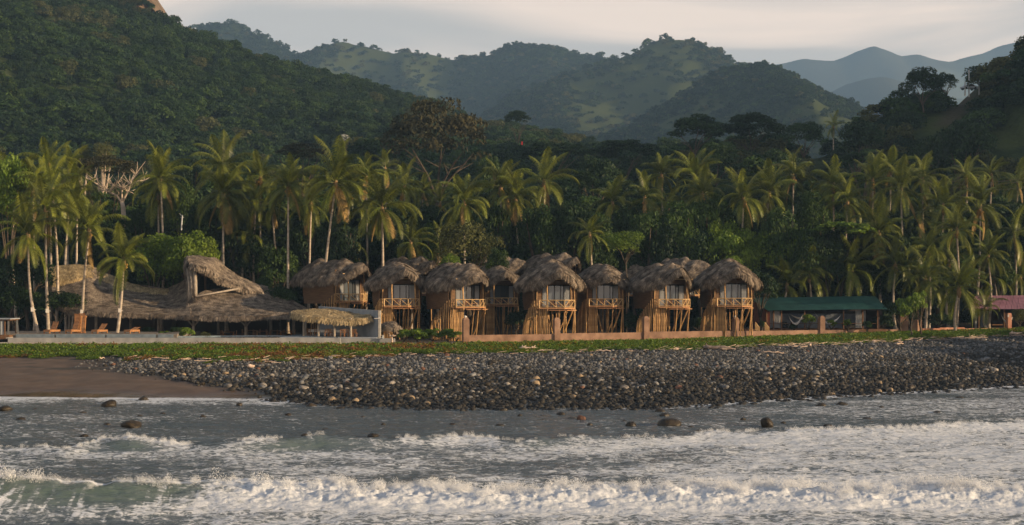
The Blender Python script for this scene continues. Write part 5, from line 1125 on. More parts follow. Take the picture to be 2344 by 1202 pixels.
for k, (x, Y) in enumerate([(600, 164), (630, 165), (655, 164), (575, 166)]):
    furn(x, Y, DTB, 'dining_table', ['dining table deep under the right half of the restaurant roof', 'dining table right of the forked post in the restaurant', 'dining table near the right end of the restaurant', 'dining table behind the right forked post'][k], 'table', .2 * k, 'tables under the restaurant roof')
    for sx in (-1, 1): furn(x + sx * 16, Y + .3, DCH, 'dining_chair', '%s chair at the %s' % ('left' if sx < 0 else 'right', ['table deep under the restaurant roof', 'table right of the forked post', 'table near the right end of the restaurant', 'table behind the right forked post'][k]), 'chair', sx * -1.5, 'chairs under the restaurant roof')

# ------------------------------------------------------------------ pool, deck, walls
DZ = XZ(0, 763, 153)[1]                                  # deck level
zp = XZ(0, 773, 149)[1]                                  # top of the pool wall
def strip(name, px0, px1, Y0, Y1, z0, z1, m_, label, kind='structure', cat=None, par=None):
    xa, xb = XZ(px0, 0, Y0)[0], XZ(px1, 0, Y0)[0]; m = MB(); m.box(((xa + xb) / 2, (Y0 + Y1) / 2, (z0 + z1) / 2), (xb - xa, Y1 - Y0, z1 - z0)); o = m.build(name, m_, par)
    if label: tag(o, label, cat, kind=kind)
    return o
strip('timber_deck', -60, 405, 151.6, 163, DZ - .5, DZ, mat('deck_grey', (0.16, 0.14, 0.12), (0.24, 0.21, 0.18), 2, .8, stretch=(6, .5, 1)), 'grey timber deck with sunloungers beside the pool')
pw = empty('swimming_pool', P(400, 783, 149)); tag(pw, 'long infinity pool with a pale concrete front wall', 'pool')
def pstrip(name, *a): o = strip(name, *a, None, par=pw); o.matrix_parent_inverse = Matrix.Translation(-pw.location); return o
pstrip('front_wall', 18, 779, 148.6, 149.0, zp - .62, zp, M['concrete']); pstrip('ledge', -60, 779, 147.9, 148.6, zp - .72, zp - .52, M['concrete_pale']); pstrip('footing', -60, 779, 148.05, 148.9, 2.6, zp - .72, M['dark_hole'])
z_w = zp + .004
m = MB(); pts = [XZ(x, 0, Y)[:1] + (Y,) for x, Y in ((22, 149.0), (775, 149.0), (640, 155.5), (560, 155.5), (405, 152.0), (22, 152.0))]; m.prism(pts, zp - .5, zp - .03); o = m.build('water', M['pool_water'], pw); o.matrix_parent_inverse = Matrix.Translation(-pw.location)
m = MB()
for a, b in (((775, 149.0), (640, 155.6)), ((640, 155.6), (560, 155.6)), ((560, 155.6), (402, 152.0))):
    A, B = Vector((XZ(a[0], 0, a[1])[0], a[1], zp)), Vector((XZ(b[0], 0, b[1])[0], b[1], zp)); m.bar(A, B, .12, .16)
o = m.build('rim', M['glass_rail'], pw); o.matrix_parent_inverse = Matrix.Translation(-pw.location)
m = MB(); a = XZ(18, 0, 149)[0]; m.bar((a, 148.7, zp - .05), (XZ(34, 0, 152)[0] - .2, 152, zp - .05), .22, .14); o = m.build('end_wall', M['concrete_pale'], pw); o.matrix_parent_inverse = Matrix.Translation(-pw.location)
for k in range(4):
    a, b = [(36, 124), (128, 240), (244, 357), (361, 397)][k]; o = strip('glass_panel', a, b, 151.35, 151.42, DZ - .52, DZ - .06, M['glass_rail'], None); tag(o, ['leftmost long glass panel along the deck edge', 'second glass panel from the left along the deck edge', 'third glass panel from the left along the deck edge', 'short last glass panel along the deck edge'][k], 'glass panel', 'glass panels along the deck')
o = strip('stepping_platform', -60, 30, 146.5, 150.0, 2.7, zp - .9, M['concrete'], 'low concrete landing at the left end of the pool')
# low wall right of the pool, grey wall behind the bar
blk = strip('planter_wall', 780, 903, 149.0, 149.9, 2.7, XZ(0, 775, 149)[1], M['concrete'], 'weathered low concrete wall between the pool and the hedge', 'thing', 'wall')
strip('kerb', 903, 1058, 149.2, 149.6, 2.7, XZ(0, 784.5, 149.3)[1], M['concrete'], 'thin concrete kerb in front of the hedge', 'thing', 'kerb')
m = MB(); A, B = P(729, 701, 161.5), P(865, 711, 151.5); th = .35; d = (B - A); d.z = 0; nrm = Vector((-d.y, d.x, 0)).normalized() * th; zb = 3.0
vs = [(A.x, A.y, zb), (B.x, B.y, zb), (B.x, B.y, B.z), (A.x, A.y, A.z)]; vs += [(v[0] + nrm.x, v[1] + nrm.y, v[2]) for v in vs]; m.add(vs, [(0, 1, 2, 3), (7, 6, 5, 4), (0, 4, 5, 1), (1, 5, 6, 2), (2, 6, 7, 3), (3, 7, 4, 0)]); gw = m.build('concrete_wall', M['concrete_blue']); tag(gw, 'tall slanting grey concrete wall behind the pool bar', 'wall')
m = MB(); m.box((B.x + .23, B.y - .2, (B.z + zb) / 2), (.26, .6, B.z - zb + .02)); m.build('sunlit_end_face', M['concrete_pale'], gw)  # wall end in sun, its light put in as paler concrete
m = MB(); m.box((B.x + .2, B.y - .56, XZ(0, 728, 151)[1]), (.22, .12, .22)); m.bar((B.x + .1, B.y - .6, XZ(0, 729, 151)[1]), (B.x - .35, B.y - .7, XZ(0, 729, 151)[1]), .06); o = m.build('wall_lamp', M['white_box']); tag(o, 'small white lamp on the end of the tall grey wall', 'lamp')
# pool bar: flat thatch on poles
pb = empty('pool_bar_canopy', P(755, 775, 154)); tag(pb, 'flat thatched canopy of the pool bar on five pale posts', 'canopy')
gP = loft([(690, 714, 158), (720, 708, 160), (760, 709, 160), (800, 714, 159), (845, 722, 157)], [(668, 718, 153.5), (695, 723, 151.2), (730, 726, 150.8), (770, 730, 150.6), (805, 732, 150.6), (835, 729, 151), (850, 723, 152)], sag=-.3, nc=60, nr=16)
o = link('thatched_roof', thatch_from_grid('bar_roof', gP, 3600, 12, ln=.5, wd=.05, thick=.2, mats=('thatch_gold', 'thatch_under'), fringe_sides='blr', shag=1.5), pb); o.matrix_parent_inverse = Matrix.Translation(-pb.location)
for k, (x, Y) in enumerate([(695, 153.5), (728.5, 151.5), (765, 151.2), (802.5, 151), (700, 159)]):
    X = XZ(x, 0, Y)[0]; m = MB(); m.tube([(X, Y, 2.9), (X + .03, Y, XZ(0, 728, Y)[1])], [.16, .13], n=8); o = m.build('post', M['post'], pb, True); o.matrix_parent_inverse = Matrix.Translation(-pb.location)
bz = zp + .02
strip('bar_terrace', 640, 862, 149.95, 161, 2.9, bz - .02, M['concrete_blue'], 'grey terrace floor under the pool bar')
for k, (x, Y) in enumerate([(716, 155.5), (742, 154), (757, 155), (782, 153.5), (795, 155)]):
    furn(x, Y, DTW, 'clothed_table', ['table with a pale cloth left of the second bar post', 'cloth-covered table behind the gap of the second and third bar posts', 'cloth-covered table by the third bar post', 'table with a pale cloth left of the last bar post', 'cloth-covered table behind the last bar post'][k], 'table', .3 * k, 'cloth-covered tables of the pool bar', z=bz)
for k, (x, Y) in enumerate([(709, 154), (725, 154.6), (748, 152.9), (756, 152.8), (784, 152.4), (793, 152.5)]):
    furn(x, Y, DCH, 'dining_chair', ['chair left of the second bar post', 'chair just behind the second bar post', 'left chair between the second and third bar posts', 'right chair between the second and third bar posts', 'chair in the middle behind the third bar post', 'chair touching the last bar post on its left'][k], 'chair', 2.8 + .3 * (k % 3), 'wooden chairs of the pool bar', z=bz)
furn(812, 151.2, DCH, 'dining_chair', 'lone wooden stool chair right of the last canopy post', 'chair', 3.0, z=bz)
hutg = loft([(868, 742, 156), (884, 736, 157), (902, 737, 157), (916, 746, 156)], [(864, 770, 154), (880, 748, 153.5), (905, 749, 153.5), (924, 768, 154)], sag=-.1, nc=30, nr=10)
o = link('thatched_arbour', thatch_from_grid('arbour', hutg, 900, 14, ln=.4, wd=.05, thick=.15, fringe_sides='blr')); tag(o, 'small low thatched arbour below the second villa', 'arbour')
m = MB(); b = P(897, 787, 148.6)
for pl, r_ in (([(897, 788), (897.5, 778), (896, 769)], .17), ([(896, 771), (892, 767), (888, 762)], .07), ([(896, 770), (891, 769), (889, 771)], .08), ([(896, 770), (902, 769), (906, 768)], .1), ([(893, 766), (890, 763), (886, 762)], .05), ([(900, 769), (901, 765)], .05)): m.tube([P(x, y, 148.3 + .1 * i) for i, (x, y) in enumerate(pl)], [r_ * (1 - .25 * i) for i in range(len(pl))], n=6)
o = m.build('driftwood_stump', M['driftwood'], smooth=True); tag(o, 'pale antler-shaped driftwood stump at the end of the low concrete wall', 'driftwood')
# hedge right of the low wall
for k, (x, r_, lb) in enumerate([(925, 22, 'leftmost rounded shrub of the hedge by the low concrete wall'), (955, 26, 'second shrub of the hedge, in the middle'), (990, 26, 'third shrub of the hedge, with spiky leaves'), (1025, 24, 'fourth shrub of the hedge in front of the fanned bamboo'), (1045, 16, 'small shrub at the foot of the first wall pillar')]):
    tree(x, 769, r_, 151.6, 'bush', lb, .72, seed=k, name='shrub', cat='shrub', group='hedge shrubs by the kerb')
for k, (x, y, r_, Y, lb) in enumerate([(425, 764, 22, 153.5, 'yellowish bush at the pool corner under the forked post'), (470, 768, 14, 154, 'small grey-green bush by the pool rim'), (375, 768, 16, 155, 'low plants behind the end of the deck'), (400, 757, 14, 158, 'dim plants under the restaurant eave'), (340, 758, 16, 160, 'dark plants behind the last lounger')]):
    tree(x, y, r_, Y, ['bush', 'olive', 'bush', 'dark', 'dark'][k], lb, .7, seed=k, name='shrub', cat='shrub')

# loungers
def lounger_parts(back_tilt):
    def frame(m):
        for y in (-.35, .35): m.bar((-1.0, y, .3), (1.0, y, .3), .10, .22)
        m.box((-1.0, 0, .3), (.08, .8, .22)); m.box((1.0, 0, .3), (.08, .8, .22))
    def slats(m):
        for k in range(12): m.box((-.95 + k * .11, 0, .43), (.085, .72, .03))
    def back(m):
        c = Vector((.25, 0, .42)); d = Vector((math.cos(R(back_tilt)), 0, math.sin(R(back_tilt))))
        for k in range(9): p = c + d * (.05 + k * .115); m.box(p, (.09, .72, .03), mat=Euler((0, -R(back_tilt), 0)).to_matrix())
        m.bar(c + Vector((0, .3, 0)), c + Vector((0, .3, 0)) + d * 1.05, .05); m.bar(c + Vector((0, -.3, 0)), c + Vector((0, -.3, 0)) + d * 1.05, .05)
    def legm(x, y): return lambda m: m.box((x, y, .12), (.12, .12, .26))
    return mk(frame, 'lounger_frame', M['teak']), mk(slats, 'lounger_slats', M['teak']), mk(back, 'lounger_back', M['teak']), [mk(legm(x, y), 'lounger_leg', M['teak']) for x in (-.95, .95) for y in (-.34, .34)]
LG = {a: lounger_parts(a) for a in (62, 40, 15)}
def lounger(px, Y, tilt, lb, rz=75, z=None, extra=None):
    X = XZ(px, 0, Y)[0]; t = empty('sun_lounger', (X, Y, DZ if z is None else z), R(rz), 1.05)
    if extra: t.rotation_euler = extra
    tag(t, lb, 'sun lounger', 'wooden sun loungers on the pool deck'); a, b, c, d = LG[tilt]; inst('frame', a, t); inst('slats', b, t); inst('backrest', c, t)
    for q_ in d: inst('leg', q_, t)
lounger(119, 152.9, 62, 'leftmost wooden lounger with its back raised high'); lounger(168, 152.9, 62, 'second wooden lounger, in front of the upended ones'); lounger(228, 152.9, 40, 'third wooden lounger with its back half raised'); lounger(302, 152.9, 15, 'rightmost wooden lounger lying nearly flat')
lounger(180, 154.6, 15, 'wooden lounger stood on end behind the second one', z=DZ + .95, extra=(R(8), R(-82), R(80))); lounger(190, 155.3, 15, 'other upended wooden lounger leaning on the first', z=DZ + .95, extra=(R(-6), R(-74), R(95)))
# lamp boxes
for k, (x, y, Y, lb) in enumerate([(74, 709, 155.4, 'white lamp box on the bent leftmost palm'), (108, 712, 157.4, 'white lamp box on the second poolside palm'), (187, 714, 159.4, 'white lamp box above the upended loungers'), (274, 711, 155.4, 'white lamp box on the short palm by the last lounger')]):
    c = P(x, y, Y); m = MB(); m.box(c, (.34, .3, .46), rz=.3); m.box(c + Vector((0, 0, .25)), (.38, .34, .05), rz=.3); m.bar(c + Vector((.1, .1, 0)), c + Vector((.3, .35, 0)), .05)
    if k == 2: m.bar(c - Vector((.12, 0, .2)), c - Vector((.12, 0, 1.6)), .04); m.bar(c - Vector((-.12, 0, .2)), c - Vector((-.12, 0, 1.6)), .04)
    tag(m.build('lamp_box', M['white_box']), lb, 'lamp', 'lamp boxes on the poolside palms')
# cabana
cb = empty('cabana', P(0, 768, 150.6)); tag(cb, 'curtained wooden cabana cut by the left edge', 'cabana'); cb.location.z = 0
def cput(o): o.matrix_parent_inverse = Matrix.Translation(-cb.location); return o
z0, z1 = XZ(0, 770, 150.6)[1], XZ(0, 731, 150.6)[1]; xr = XZ(11, 0, 150.6)[0]
for x, y in ((xr, 150.6), (xr + .45, 152.8), (xr - 2.4, 150.6), (xr - 2.0, 152.8)): m = MB(); m.box((x, y, (z0 + z1) / 2), (.13, .13, z1 - z0)); cput(m.build('post', M['wood_dark'], cb))
m = MB(); m.box((xr - .95, 151.7, z1 + .06), (3.5, 3.0, .12)); cput(m.build('canopy', M['concrete_blue'], cb)); m = MB(); m.box((xr - .95, 151.7, z1 - .06), (3.3, 2.7, .12)); m.box((xr - .95, 151.7, z0 - .1), (3.1, 2.6, .5)); cput(m.build('frame', M['wood_dark'], cb))
for xa, xb_, y in ((xr - 2.3, xr - .12, 150.55), (xr + .08, xr + .28, 151.2), (xr + .48, xr + .72, 152.7)):
    m = MB(); n = 20; r0 = [(xa + (xb_ - xa) * k / n, y + .04 * math.sin(k * 2.1), z1 - .1) for k in range(n + 1)]; m.sheet([r0, [(a + (.1 if xa > xr + .3 else 0), b, z0 + .2) for a, b, c in r0]]); cput(m.build('curtain', M['curtain'], cb))

# ------------------------------------------------------------------ stucco wall with pillars
WP = [(1066, 150.0, 727, 768), (1274, 154.0, 727, 764), (1478, 158.5, 724, 760), (1683, 162.5, 726, 756.5), (1880, 167.5, 723, 757), (2068, 172.5, 719, 753)]
sw = empty('garden_wall', (XZ(1066, 0, 150)[0], 150, 3.0)); tag(sw, 'long low pink stucco wall with tall square pillars in front of the villas', 'wall')
def wput(o): o.matrix_parent_inverse = Matrix.Translation(-sw.location); return o
for k in range(len(WP) - 1):
    a, b = WP[k], WP[k + 1]; A = Vector((XZ(a[0], 0, a[1])[0], a[1], 0)); B = Vector((XZ(b[0], 0, b[1])[0], b[1], 0)); za, zb_ = XZ(0, (a[3] + b[3]) / 2, (a[1] + b[1]) / 2)[1], 0; hgt = za - 2.7
    m = MB(); d = B - A; m.box(((A + B) / 2).to_tuple()[:2] + (2.7 + hgt / 2,), (d.length, .26, hgt), rz=math.atan2(d.y, d.x)); wput(m.build('wall_panel', M['stucco'], sw))
    ns = 6
    for j in range(ns):
        if k in (1, 2, 3) or (k == 4 and j < 2):
            p = A.lerp(B, (j + .5) / ns); g = gz(p.x, p.y); m = MB(); nn = Vector((d.y, -d.x, 0)).normalized() * .135; c = p + nn + Vector((0, 0, za - 1.05 - (.12 if k == 1 else 0))); e = d.normalized() * .32
            m.add([c - e, c + e, c + e * .7 + Vector((0, 0, .16)), c - e * .7 + Vector((0, 0, .16)), c - e + nn * .05, c + e + nn * .05, c + e * .7 + nn * .05 + Vector((0, 0, .16)), c - e * .7 + nn * .05 + Vector((0, 0, .16))], [(4, 5, 6, 7), (0, 4, 7, 3), (1, 2, 6, 5), (3, 7, 6, 2), (0, 1, 5, 4)]); wput(m.build('drain_hole', M['dark_hole'], sw))
for k, (x, Y, yt_, yw_) in enumerate(WP[:5]):
    X = XZ(x, 0, Y)[0]; zt = XZ(0, yt_, Y)[1]; m = MB(); m.box((X, Y - .05, (2.6 + zt - .25) / 2), (.72, .72, zt - .25 - 2.6), rz=.30)
    M3 = Matrix.Rotation(.30, 3, 'Z'); q_ = [M3 @ Vector((a * .36, b * .36, 0)) + Vector((X, Y - .05, 0)) for a, b in ((-1, -1), (1, -1), (1, 1), (-1, 1))]; s_ = [M3 @ Vector((a * .2, b * .2, 0)) + Vector((X, Y - .05, 0)) for a, b in ((-1, -1), (1, -1), (1, 1), (-1, 1))]
    m.add([(p.x, p.y, zt - .25) for p in q_] + [(p.x, p.y, zt) for p in s_], [(0, 1, 5, 4), (1, 2, 6, 5), (2, 3, 7, 6), (3, 0, 4, 7), (4, 5, 6, 7)]); o = wput(m.build('pillar', M['stucco'], sw)); o.data.transform(Matrix.Translation((0, 0, 0)))
    if k in (0, 3):
        m = MB(); m.tube([(X - .1, Y - .3, zt), (X, Y - .1, zt + .14), (X + .15, Y, zt + .05)], [.1, .13, .06], n=6); tag(m.build('shell', M['white_box'], smooth=True), 'white shell on top of the %s wall pillar' % ('first' if k == 0 else 'fourth'), 'shell')
def pillar(name, x0, x1, yt_, yb, Y, m_, lb, rz=0.0, top=True):
    xa, xb_ = XZ(x0, 0, Y)[0], XZ(x1, 0, Y)[0]; zt = XZ(0, yt_, Y)[1]; zb_ = XZ(0, yb + 8, Y)[1]; m = MB(); wd = (xb_ - xa) / (math.cos(rz) + abs(math.sin(rz)) * .8); m.box(((xa + xb_) / 2, Y, (zt + zb_) / 2), (wd, wd * .8, zt - zb_), rz=rz)
    if top: m.box(((xa + xb_) / 2, Y, zt + .06), (wd * .86, wd * .66, .16), rz=rz)
    tag(m.build(name, m_), lb, 'pillar')
pillar('gate_pillar', 2059, 2077, 720, 768, 172.6, M['stucco'], 'shaded pillar on the left of the gate gap'); pillar('gate_pillar', 2086, 2111, 732, 766, 172.0, M['stucco'], 'broad sunlit gate pillar half covered by the bright green shrub', rz=.75, top=False)
bw = empty('brick_wall', (XZ(2225, 0, 176)[0], 176, 3.5)); tag(bw, 'low reddish rough wall running from the gate to the right edge', 'wall')
def bput(o): o.matrix_parent_inverse = Matrix.Translation(-bw.location); return o
for x0, x1, yt_ in ((2110, 2150, 752), (2150, 2206, 750), (2206, 2303, 752), (2303, 2420, 751)):
    Y = 172.4 + (x0 - 2110) * .03; A = P(x0, yt_, Y); B = P(x1, yt_, 172.4 + (x1 - 2110) * .03); m = MB(); d = B - A; m.box(((A.x + B.x) / 2, (A.y + B.y) / 2, (A.z + 3.2) / 2), (math.hypot(d.x, d.y) + .01, .3, A.z - 3.2), rz=math.atan2(d.y, d.x)); bput(m.build('wall_panel', M['stucco_red'], bw))
pillar('brick_pillar', 2303, 2315, 719, 758, 177.6, M['stucco_red'], 'narrow reddish pillar near the right edge with a small white plate', rz=.3)
c = P(2308, 723, 177.2); m = MB(); m.box(c, (.18, .04, .34)); tag(m.build('plate', M['white_box']), 'small white plate on the narrow reddish pillar', 'plate')

# ------------------------------------------------------------------ houses on the right
def sheet_roof(par, put_, c00, c10, c01, c11, mat_, n=24, rows=2, lap='metal_sheet'):
    """c00 ridge left, c10 ridge right, c01 eave left, c11 eave right; corrugated sheets side by side"""
    for r in range(rows):
        for k in range(n):
            u0, u1 = k / n, (k + 1) / n - .001; v0, v1 = r / rows, (r + 1) / rows + .015; pt = lambda u, v: c00.lerp(c10, u).lerp(c01.lerp(c11, u), v)
            m = MB(); nn = (c10 - c00).cross(c01 - c00).normalized(); nn = nn if nn.z > 0 else -nn; w_ = 8; lift = .03 * (rows - r) + .006 * (k % 3)
            r0 = [pt(u0 + (u1 - u0) * i / w_, v0) + nn * (lift + .03 * (i % 2)) for i in range(w_ + 1)]; r1 = [pt(u0 + (u1 - u0) * i / w_, v1) + nn * (lift + .03 * (i % 2) + .0) for i in range(w_ + 1)]
            m.sheet([r0, r1]); m.sheet([[p - nn * .02 for p in r0], [p - nn * .02 for p in r1]]); put_(m.build(lap, mat_, par))
gh = empty('green_roofed_house', P(1870, 752, 172)); tag(gh, 'low house with a green metal roof, open veranda and hammocks', 'house')
def hput(o): o.matrix_parent_inverse = Matrix.Translation(-gh.location); return o
sheet_roof(gh, hput, P(1716, 683, 180), P(2003, 679, 180), P(1757, 711, 170), P(2032, 708, 170), M['green_metal'], n=22, rows=2)
fl = XZ(0, 753, 171)[1]; g0_ = 3.2
def hbox(name, x0, x1, y0, y1, z0, z1, m_): xa, xb_ = XZ(x0, 0, y0)[0], XZ(x1, 0, y0)[0]; m = MB(); m.box(((xa + xb_) / 2, (y0 + y1) / 2, (z0 + z1) / 2), (xb_ - xa, y1 - y0, z1 - z0)); return hput(m.build(name, m_, gh))
zr = XZ(0, 711, 171)[1]
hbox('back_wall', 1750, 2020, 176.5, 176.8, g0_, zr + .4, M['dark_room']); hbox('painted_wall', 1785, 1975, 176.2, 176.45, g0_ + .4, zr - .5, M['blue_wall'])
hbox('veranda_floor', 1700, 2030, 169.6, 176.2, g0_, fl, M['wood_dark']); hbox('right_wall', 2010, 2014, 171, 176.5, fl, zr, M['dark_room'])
m = MB(); A = P(1724, 690, 178.5); B_w = P(1757, 714, 170.6); zA = [A.x, A.y]; m.add([(A.x, A.y, g0_), (B_w.x, B_w.y, g0_), (B_w.x, B_w.y, B_w.z), (A.x, A.y, A.z), (A.x + .3, A.y, g0_), (B_w.x + .3, B_w.y, g0_), (B_w.x + .3, B_w.y, B_w.z), (A.x + .3, A.y, A.z)], [(0, 1, 2, 3), (7, 6, 5, 4), (0, 4, 5, 1), (1, 5, 6, 2), (2, 6, 7, 3), (3, 7, 4, 0)]); hput(m.build('gable_wall', M['red_wall'], gh))
for x in (1754, 1770, 1788, 1841, 1930, 1974, 2008): hbox('veranda_post', x, x + 2.6, 170.4, 170.55, fl, zr + .1, M['wood_dark'])
for x0, x1, Y in ((1754, 1757.5, 170.7), (1759.5, 1769, 170.9), (1771, 1786, 170.9), (1958, 1972, 170.9), (1975, 1982, 170.9)):
    xa, xb_ = XZ(x0, 0, Y)[0], XZ(x1, 0, Y)[0]; n = 18; m = MB(); r0 = [(xa + (xb_ - xa) * k / n, Y + .05 * math.sin(k * 2.2), zr) for k in range(n + 1)]; m.sheet([r0, [(a, b, fl + .15) for a, b, c in r0]]); hput(m.build('curtain', M['curtain'], gh))
m = MB(); m.bar((XZ(1760, 0, 170.3)[0], 170.3, fl + .75), (XZ(2005, 0, 170.3)[0], 170.3, fl + .75), .05); hput(m.build('hand_rail', M['wood_dark'], gh))
hbox('side_window', 1728, 1731, 176.4, 176.5, 0, 0.1, M['dark_room'])
for k, (x0, x1, lb) in enumerate(((1729, 1738, 'left flight of pale stair rails behind the low wall'), (1751, 1760, 'right flight of pale stair rails behind the low wall'))):
    m = MB(); a, b = P(x0, 738, 165.5), P(x1, 750, 165.5); m.tube([a, b], .06, n=5)
    for j in range(5): p = a.lerp(b, j / 4); m.tube([p, Vector((p.x, p.y, p.z - 1.0))], .05, n=5)
    tag(m.build('stair_rail', M['bamboo_rail']), lb, 'railing', 'stair rails by the hammock house')
def hammock(x0, y0, x1, y1, dip, Y, lb):
    a, b = P(x0, y0, Y), P(x1, y1, Y); m = MB(); n = 16; rows = []
    for s in (-1, 1):
        r = []
        for i in range(n + 1):
            u = i / n; p = a.lerp(b, u); z = p.z - dip * (1 - (2 * u - 1) ** 2); wd = .34 * math.sin(math.pi * min(max((u - .08) / .84, 0), 1)); r.append((p.x, p.y + s * wd, z + .25 * wd * (s > 0)))
        rows.append(r)
    mid = [((p[0] + q_[0]) / 2, (p[1] + q_[1]) / 2, (p[2] + q_[2]) / 2 - .32 * math.sin(math.pi * i / n)) for i, (p, q_) in enumerate(zip(*rows))]
    m.sheet([rows[0], mid, rows[1]]); hk = [(p[0], p[1], p[2] - .18 * (1 + .4 * math.sin(i * 3)) * math.sin(math.pi * i / n)) for i, p in enumerate(rows[0])]; m.sheet([rows[0], hk]); o = m.build('hammock', M['white_cloth']); tag(o, lb, 'hammock', 'white hammocks on the veranda')
hammock(1803, 717, 1840, 714, 1.45, 170.2, 'white hammock hanging left, in a deep V'); hammock(1808, 719, 1872, 722, .5, 173.5, 'white hammock stretched flatter behind the deep one'); hammock(1864, 714, 1928, 717, 1.3, 170.1, 'white hammock hanging right of the fifth wall pillar')
for k, (x, y, r_, kd, lb) in enumerate([(1850, 735, 17, 'bush', 'tall leafy plant in front of the left hammock'), (1903, 742, 12, 'bush', 'fan of leaves in front of the right hammock'), (1941, 741, 12, 'bush', 'bright leafy plant right of the right hammock'), (1985, 745, 12, 'green', 'dim plant at the veranda by the white curtains'), (1815, 750, 9, 'dark', 'little dark plant under the left hammock'), (1744, 742, 10, 'dark', 'dark plant between the stair rails')]):
    tree(x, y, r_, 168.6, kd, lb, .95, seed=k, name='shrub', cat='plant', group='plants in front of the veranda')
def wick(m): m.box((0, 0, .3), (.7, .7, .35)); m.box((0, .3, .6), (.7, .12, .6)); m.box((-.33, 0, .5), (.1, .7, .35)); m.box((.33, 0, .5), (.1, .7, .35))
WK = mk(wick, 'wicker_chair', M['black_wicker'])
for k, (x, lb) in enumerate(((1797, 'black wicker chair left of the left hammock'), (1818, 'black wicker chair below the left hammock'), (1936, 'black wicker chair right of the right hammock'), (1950, 'black wicker chair beside the white curtains'))): furn(x, 172.0, WK, 'wicker_chair', lb, 'chair', .1, 'black wicker chairs on the veranda', z=fl)
ph = empty('purple_roofed_house', P(2300, 752, 182)); tag(ph, 'house with a purple metal roof behind small palms at the right edge', 'house')
def pput(o): o.matrix_parent_inverse = Matrix.Translation(-ph.location); return o
sheet_roof(ph, pput, P(2232, 678, 190), P(2560, 676, 190), P(2216, 708, 181), P(2580, 707, 181), M['purple_metal'], n=26, rows=2)
fz = XZ(0, 750, 182)[1]; zt_ = XZ(0, 709, 182)[1]
def pbox(name, x0, x1, y0, y1, z0, z1, m_): xa, xb_ = XZ(x0, 0, y0)[0], XZ(x1, 0, y0)[0]; m = MB(); m.box(((xa + xb_) / 2, (y0 + y1) / 2, (z0 + z1) / 2), (xb_ - xa, y1 - y0, z1 - z0)); pput(m.build(name, m_, ph))
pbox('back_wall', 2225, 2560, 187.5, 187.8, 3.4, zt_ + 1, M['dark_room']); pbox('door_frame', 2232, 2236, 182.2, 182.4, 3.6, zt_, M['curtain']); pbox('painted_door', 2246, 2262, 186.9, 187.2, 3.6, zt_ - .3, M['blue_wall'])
for x in (2240, 2298, 2350): pbox('veranda_post', x, x + 3, 181.6, 181.8, 3.6, zt_ + .1, M['wood_dark'])
pbox('bench', 2272, 2296, 184, 184.6, fz + .3, fz + .42, M['teak'])
hammock(2290, 716, 2322, 716, 1.3, 181.0, 'pale hammock partly behind the narrow reddish pillar')

# ------------------------------------------------------------------ far right: car and masts on the hill, wires, poles
Yc = 333.5; X, _ = XZ(2218, 0, Yc); zc_ = float(h0.z(X, Yc)); zc_ = XZ(0, 206, Yc)[1]
car = empty('parked_car', (X, Yc, zc_), R(12)); tag(car, 'pale blue-white car parked on the brow of the right hill', 'car')
def carbody(m):
    prof = [(-2.1, .35), (-2.1, .75), (-1.5, .92), (-.9, 1.42), (.7, 1.46), (1.4, 1.0), (2.1, .85), (2.15, .35)]; n = len(prof)
    for y, s in ((-.85, 1), ): pass
    vs = [(x, -.85, z) for x, z in prof] + [(x, .85, z) for x, z in prof]; m.add(vs, [tuple(range(n)), tuple(range(2 * n - 1, n - 1, -1))] + [(k, n + k, n + (k + 1) % n, (k + 1) % n) for k in range(n)])
mk(carbody, 'body', M['car_paint']); link('body', mk(carbody, 'car_body', M['car_paint']), car)
def carwin(m):
    for y in (-.865, .865): m.add([(-1.3, y, .95), (1.15, y, .98), (.6, y, 1.38), (-.85, y, 1.36)], [(0, 1, 2, 3)]); m.add([(-1.3, y * 1.01, .93), (1.15, y * 1.01, .93), (.6, y * 1.01, 1.38), (-.85, y * 1.01, 1.36)], [(0, 1, 2, 3)])
link('window', mk(carwin, 'car_window', M['glass_dark']), car)
WH = mk(lambda m: m.tube([(0, -.1, 0), (0, .1, 0)], .34, n=14), 'car_wheel', M['rubber'])
for a, b in ((-1.35, -.8), (1.35, -.8), (-1.35, .8), (1.35, .8)): inst('wheel', WH, car, (a, b, .34))
for k, (x, y0, y1, lb) in enumerate([(2218, 160, 208, 'taller pole beside the car on the hill'), (2241, 166, 204, 'pale green pole right of the car on the hill'), (2209, 187, 206, 'shortest pole left of the car on the hill')]):
    m = MB(); m.tube([P(x, y0, Yc - 1.5), P(x, y1 + 14, Yc - 1.5)], [.13, .18], n=6); tag(m.build('pole', M['steel']), lb, 'pole', 'poles by the car on the hill')
for k, (a, b, Y) in enumerate((((2140, 412), (2420, 393), 214), ((2140, 418), (2420, 399), 214.6), ((2180, 428), (2420, 412), 213))):
    A, B = P(*a, Y), P(*b, Y); m = MB(); m.tube([A.lerp(B, i / 12) - Vector((0, 0, 1.0 * math.sin(math.pi * i / 12))) for i in range(13)], .035, n=4); tag(m.build('power_line', M['cable']), 'thin power line crossing the back of the right palms, %s' % ['uppermost of three', 'middle of three', 'lowest of three'][k], 'power line', 'power lines')
m = MB(); m.tube([P(415, 527, 196), P(417, 492, 196)], .13, n=6); m.bar(P(411, 489, 196), P(418, 496, 196), .1); m.bar(P(413, 498, 196), P(421, 498, 196), .1); tag(m.build('power_pole', M['steel']), 'pale utility pole sticking up behind the bright green trees', 'pole')
m = MB(); m.tube([P(24, 475, 190), P(25, 450, 190)], .1, n=6); m.box(P(25, 461, 189.8), (.5, .3, .6)); tag(m.build('power_pole', M['steel']), 'utility pole with a small white box at the far left', 'pole')
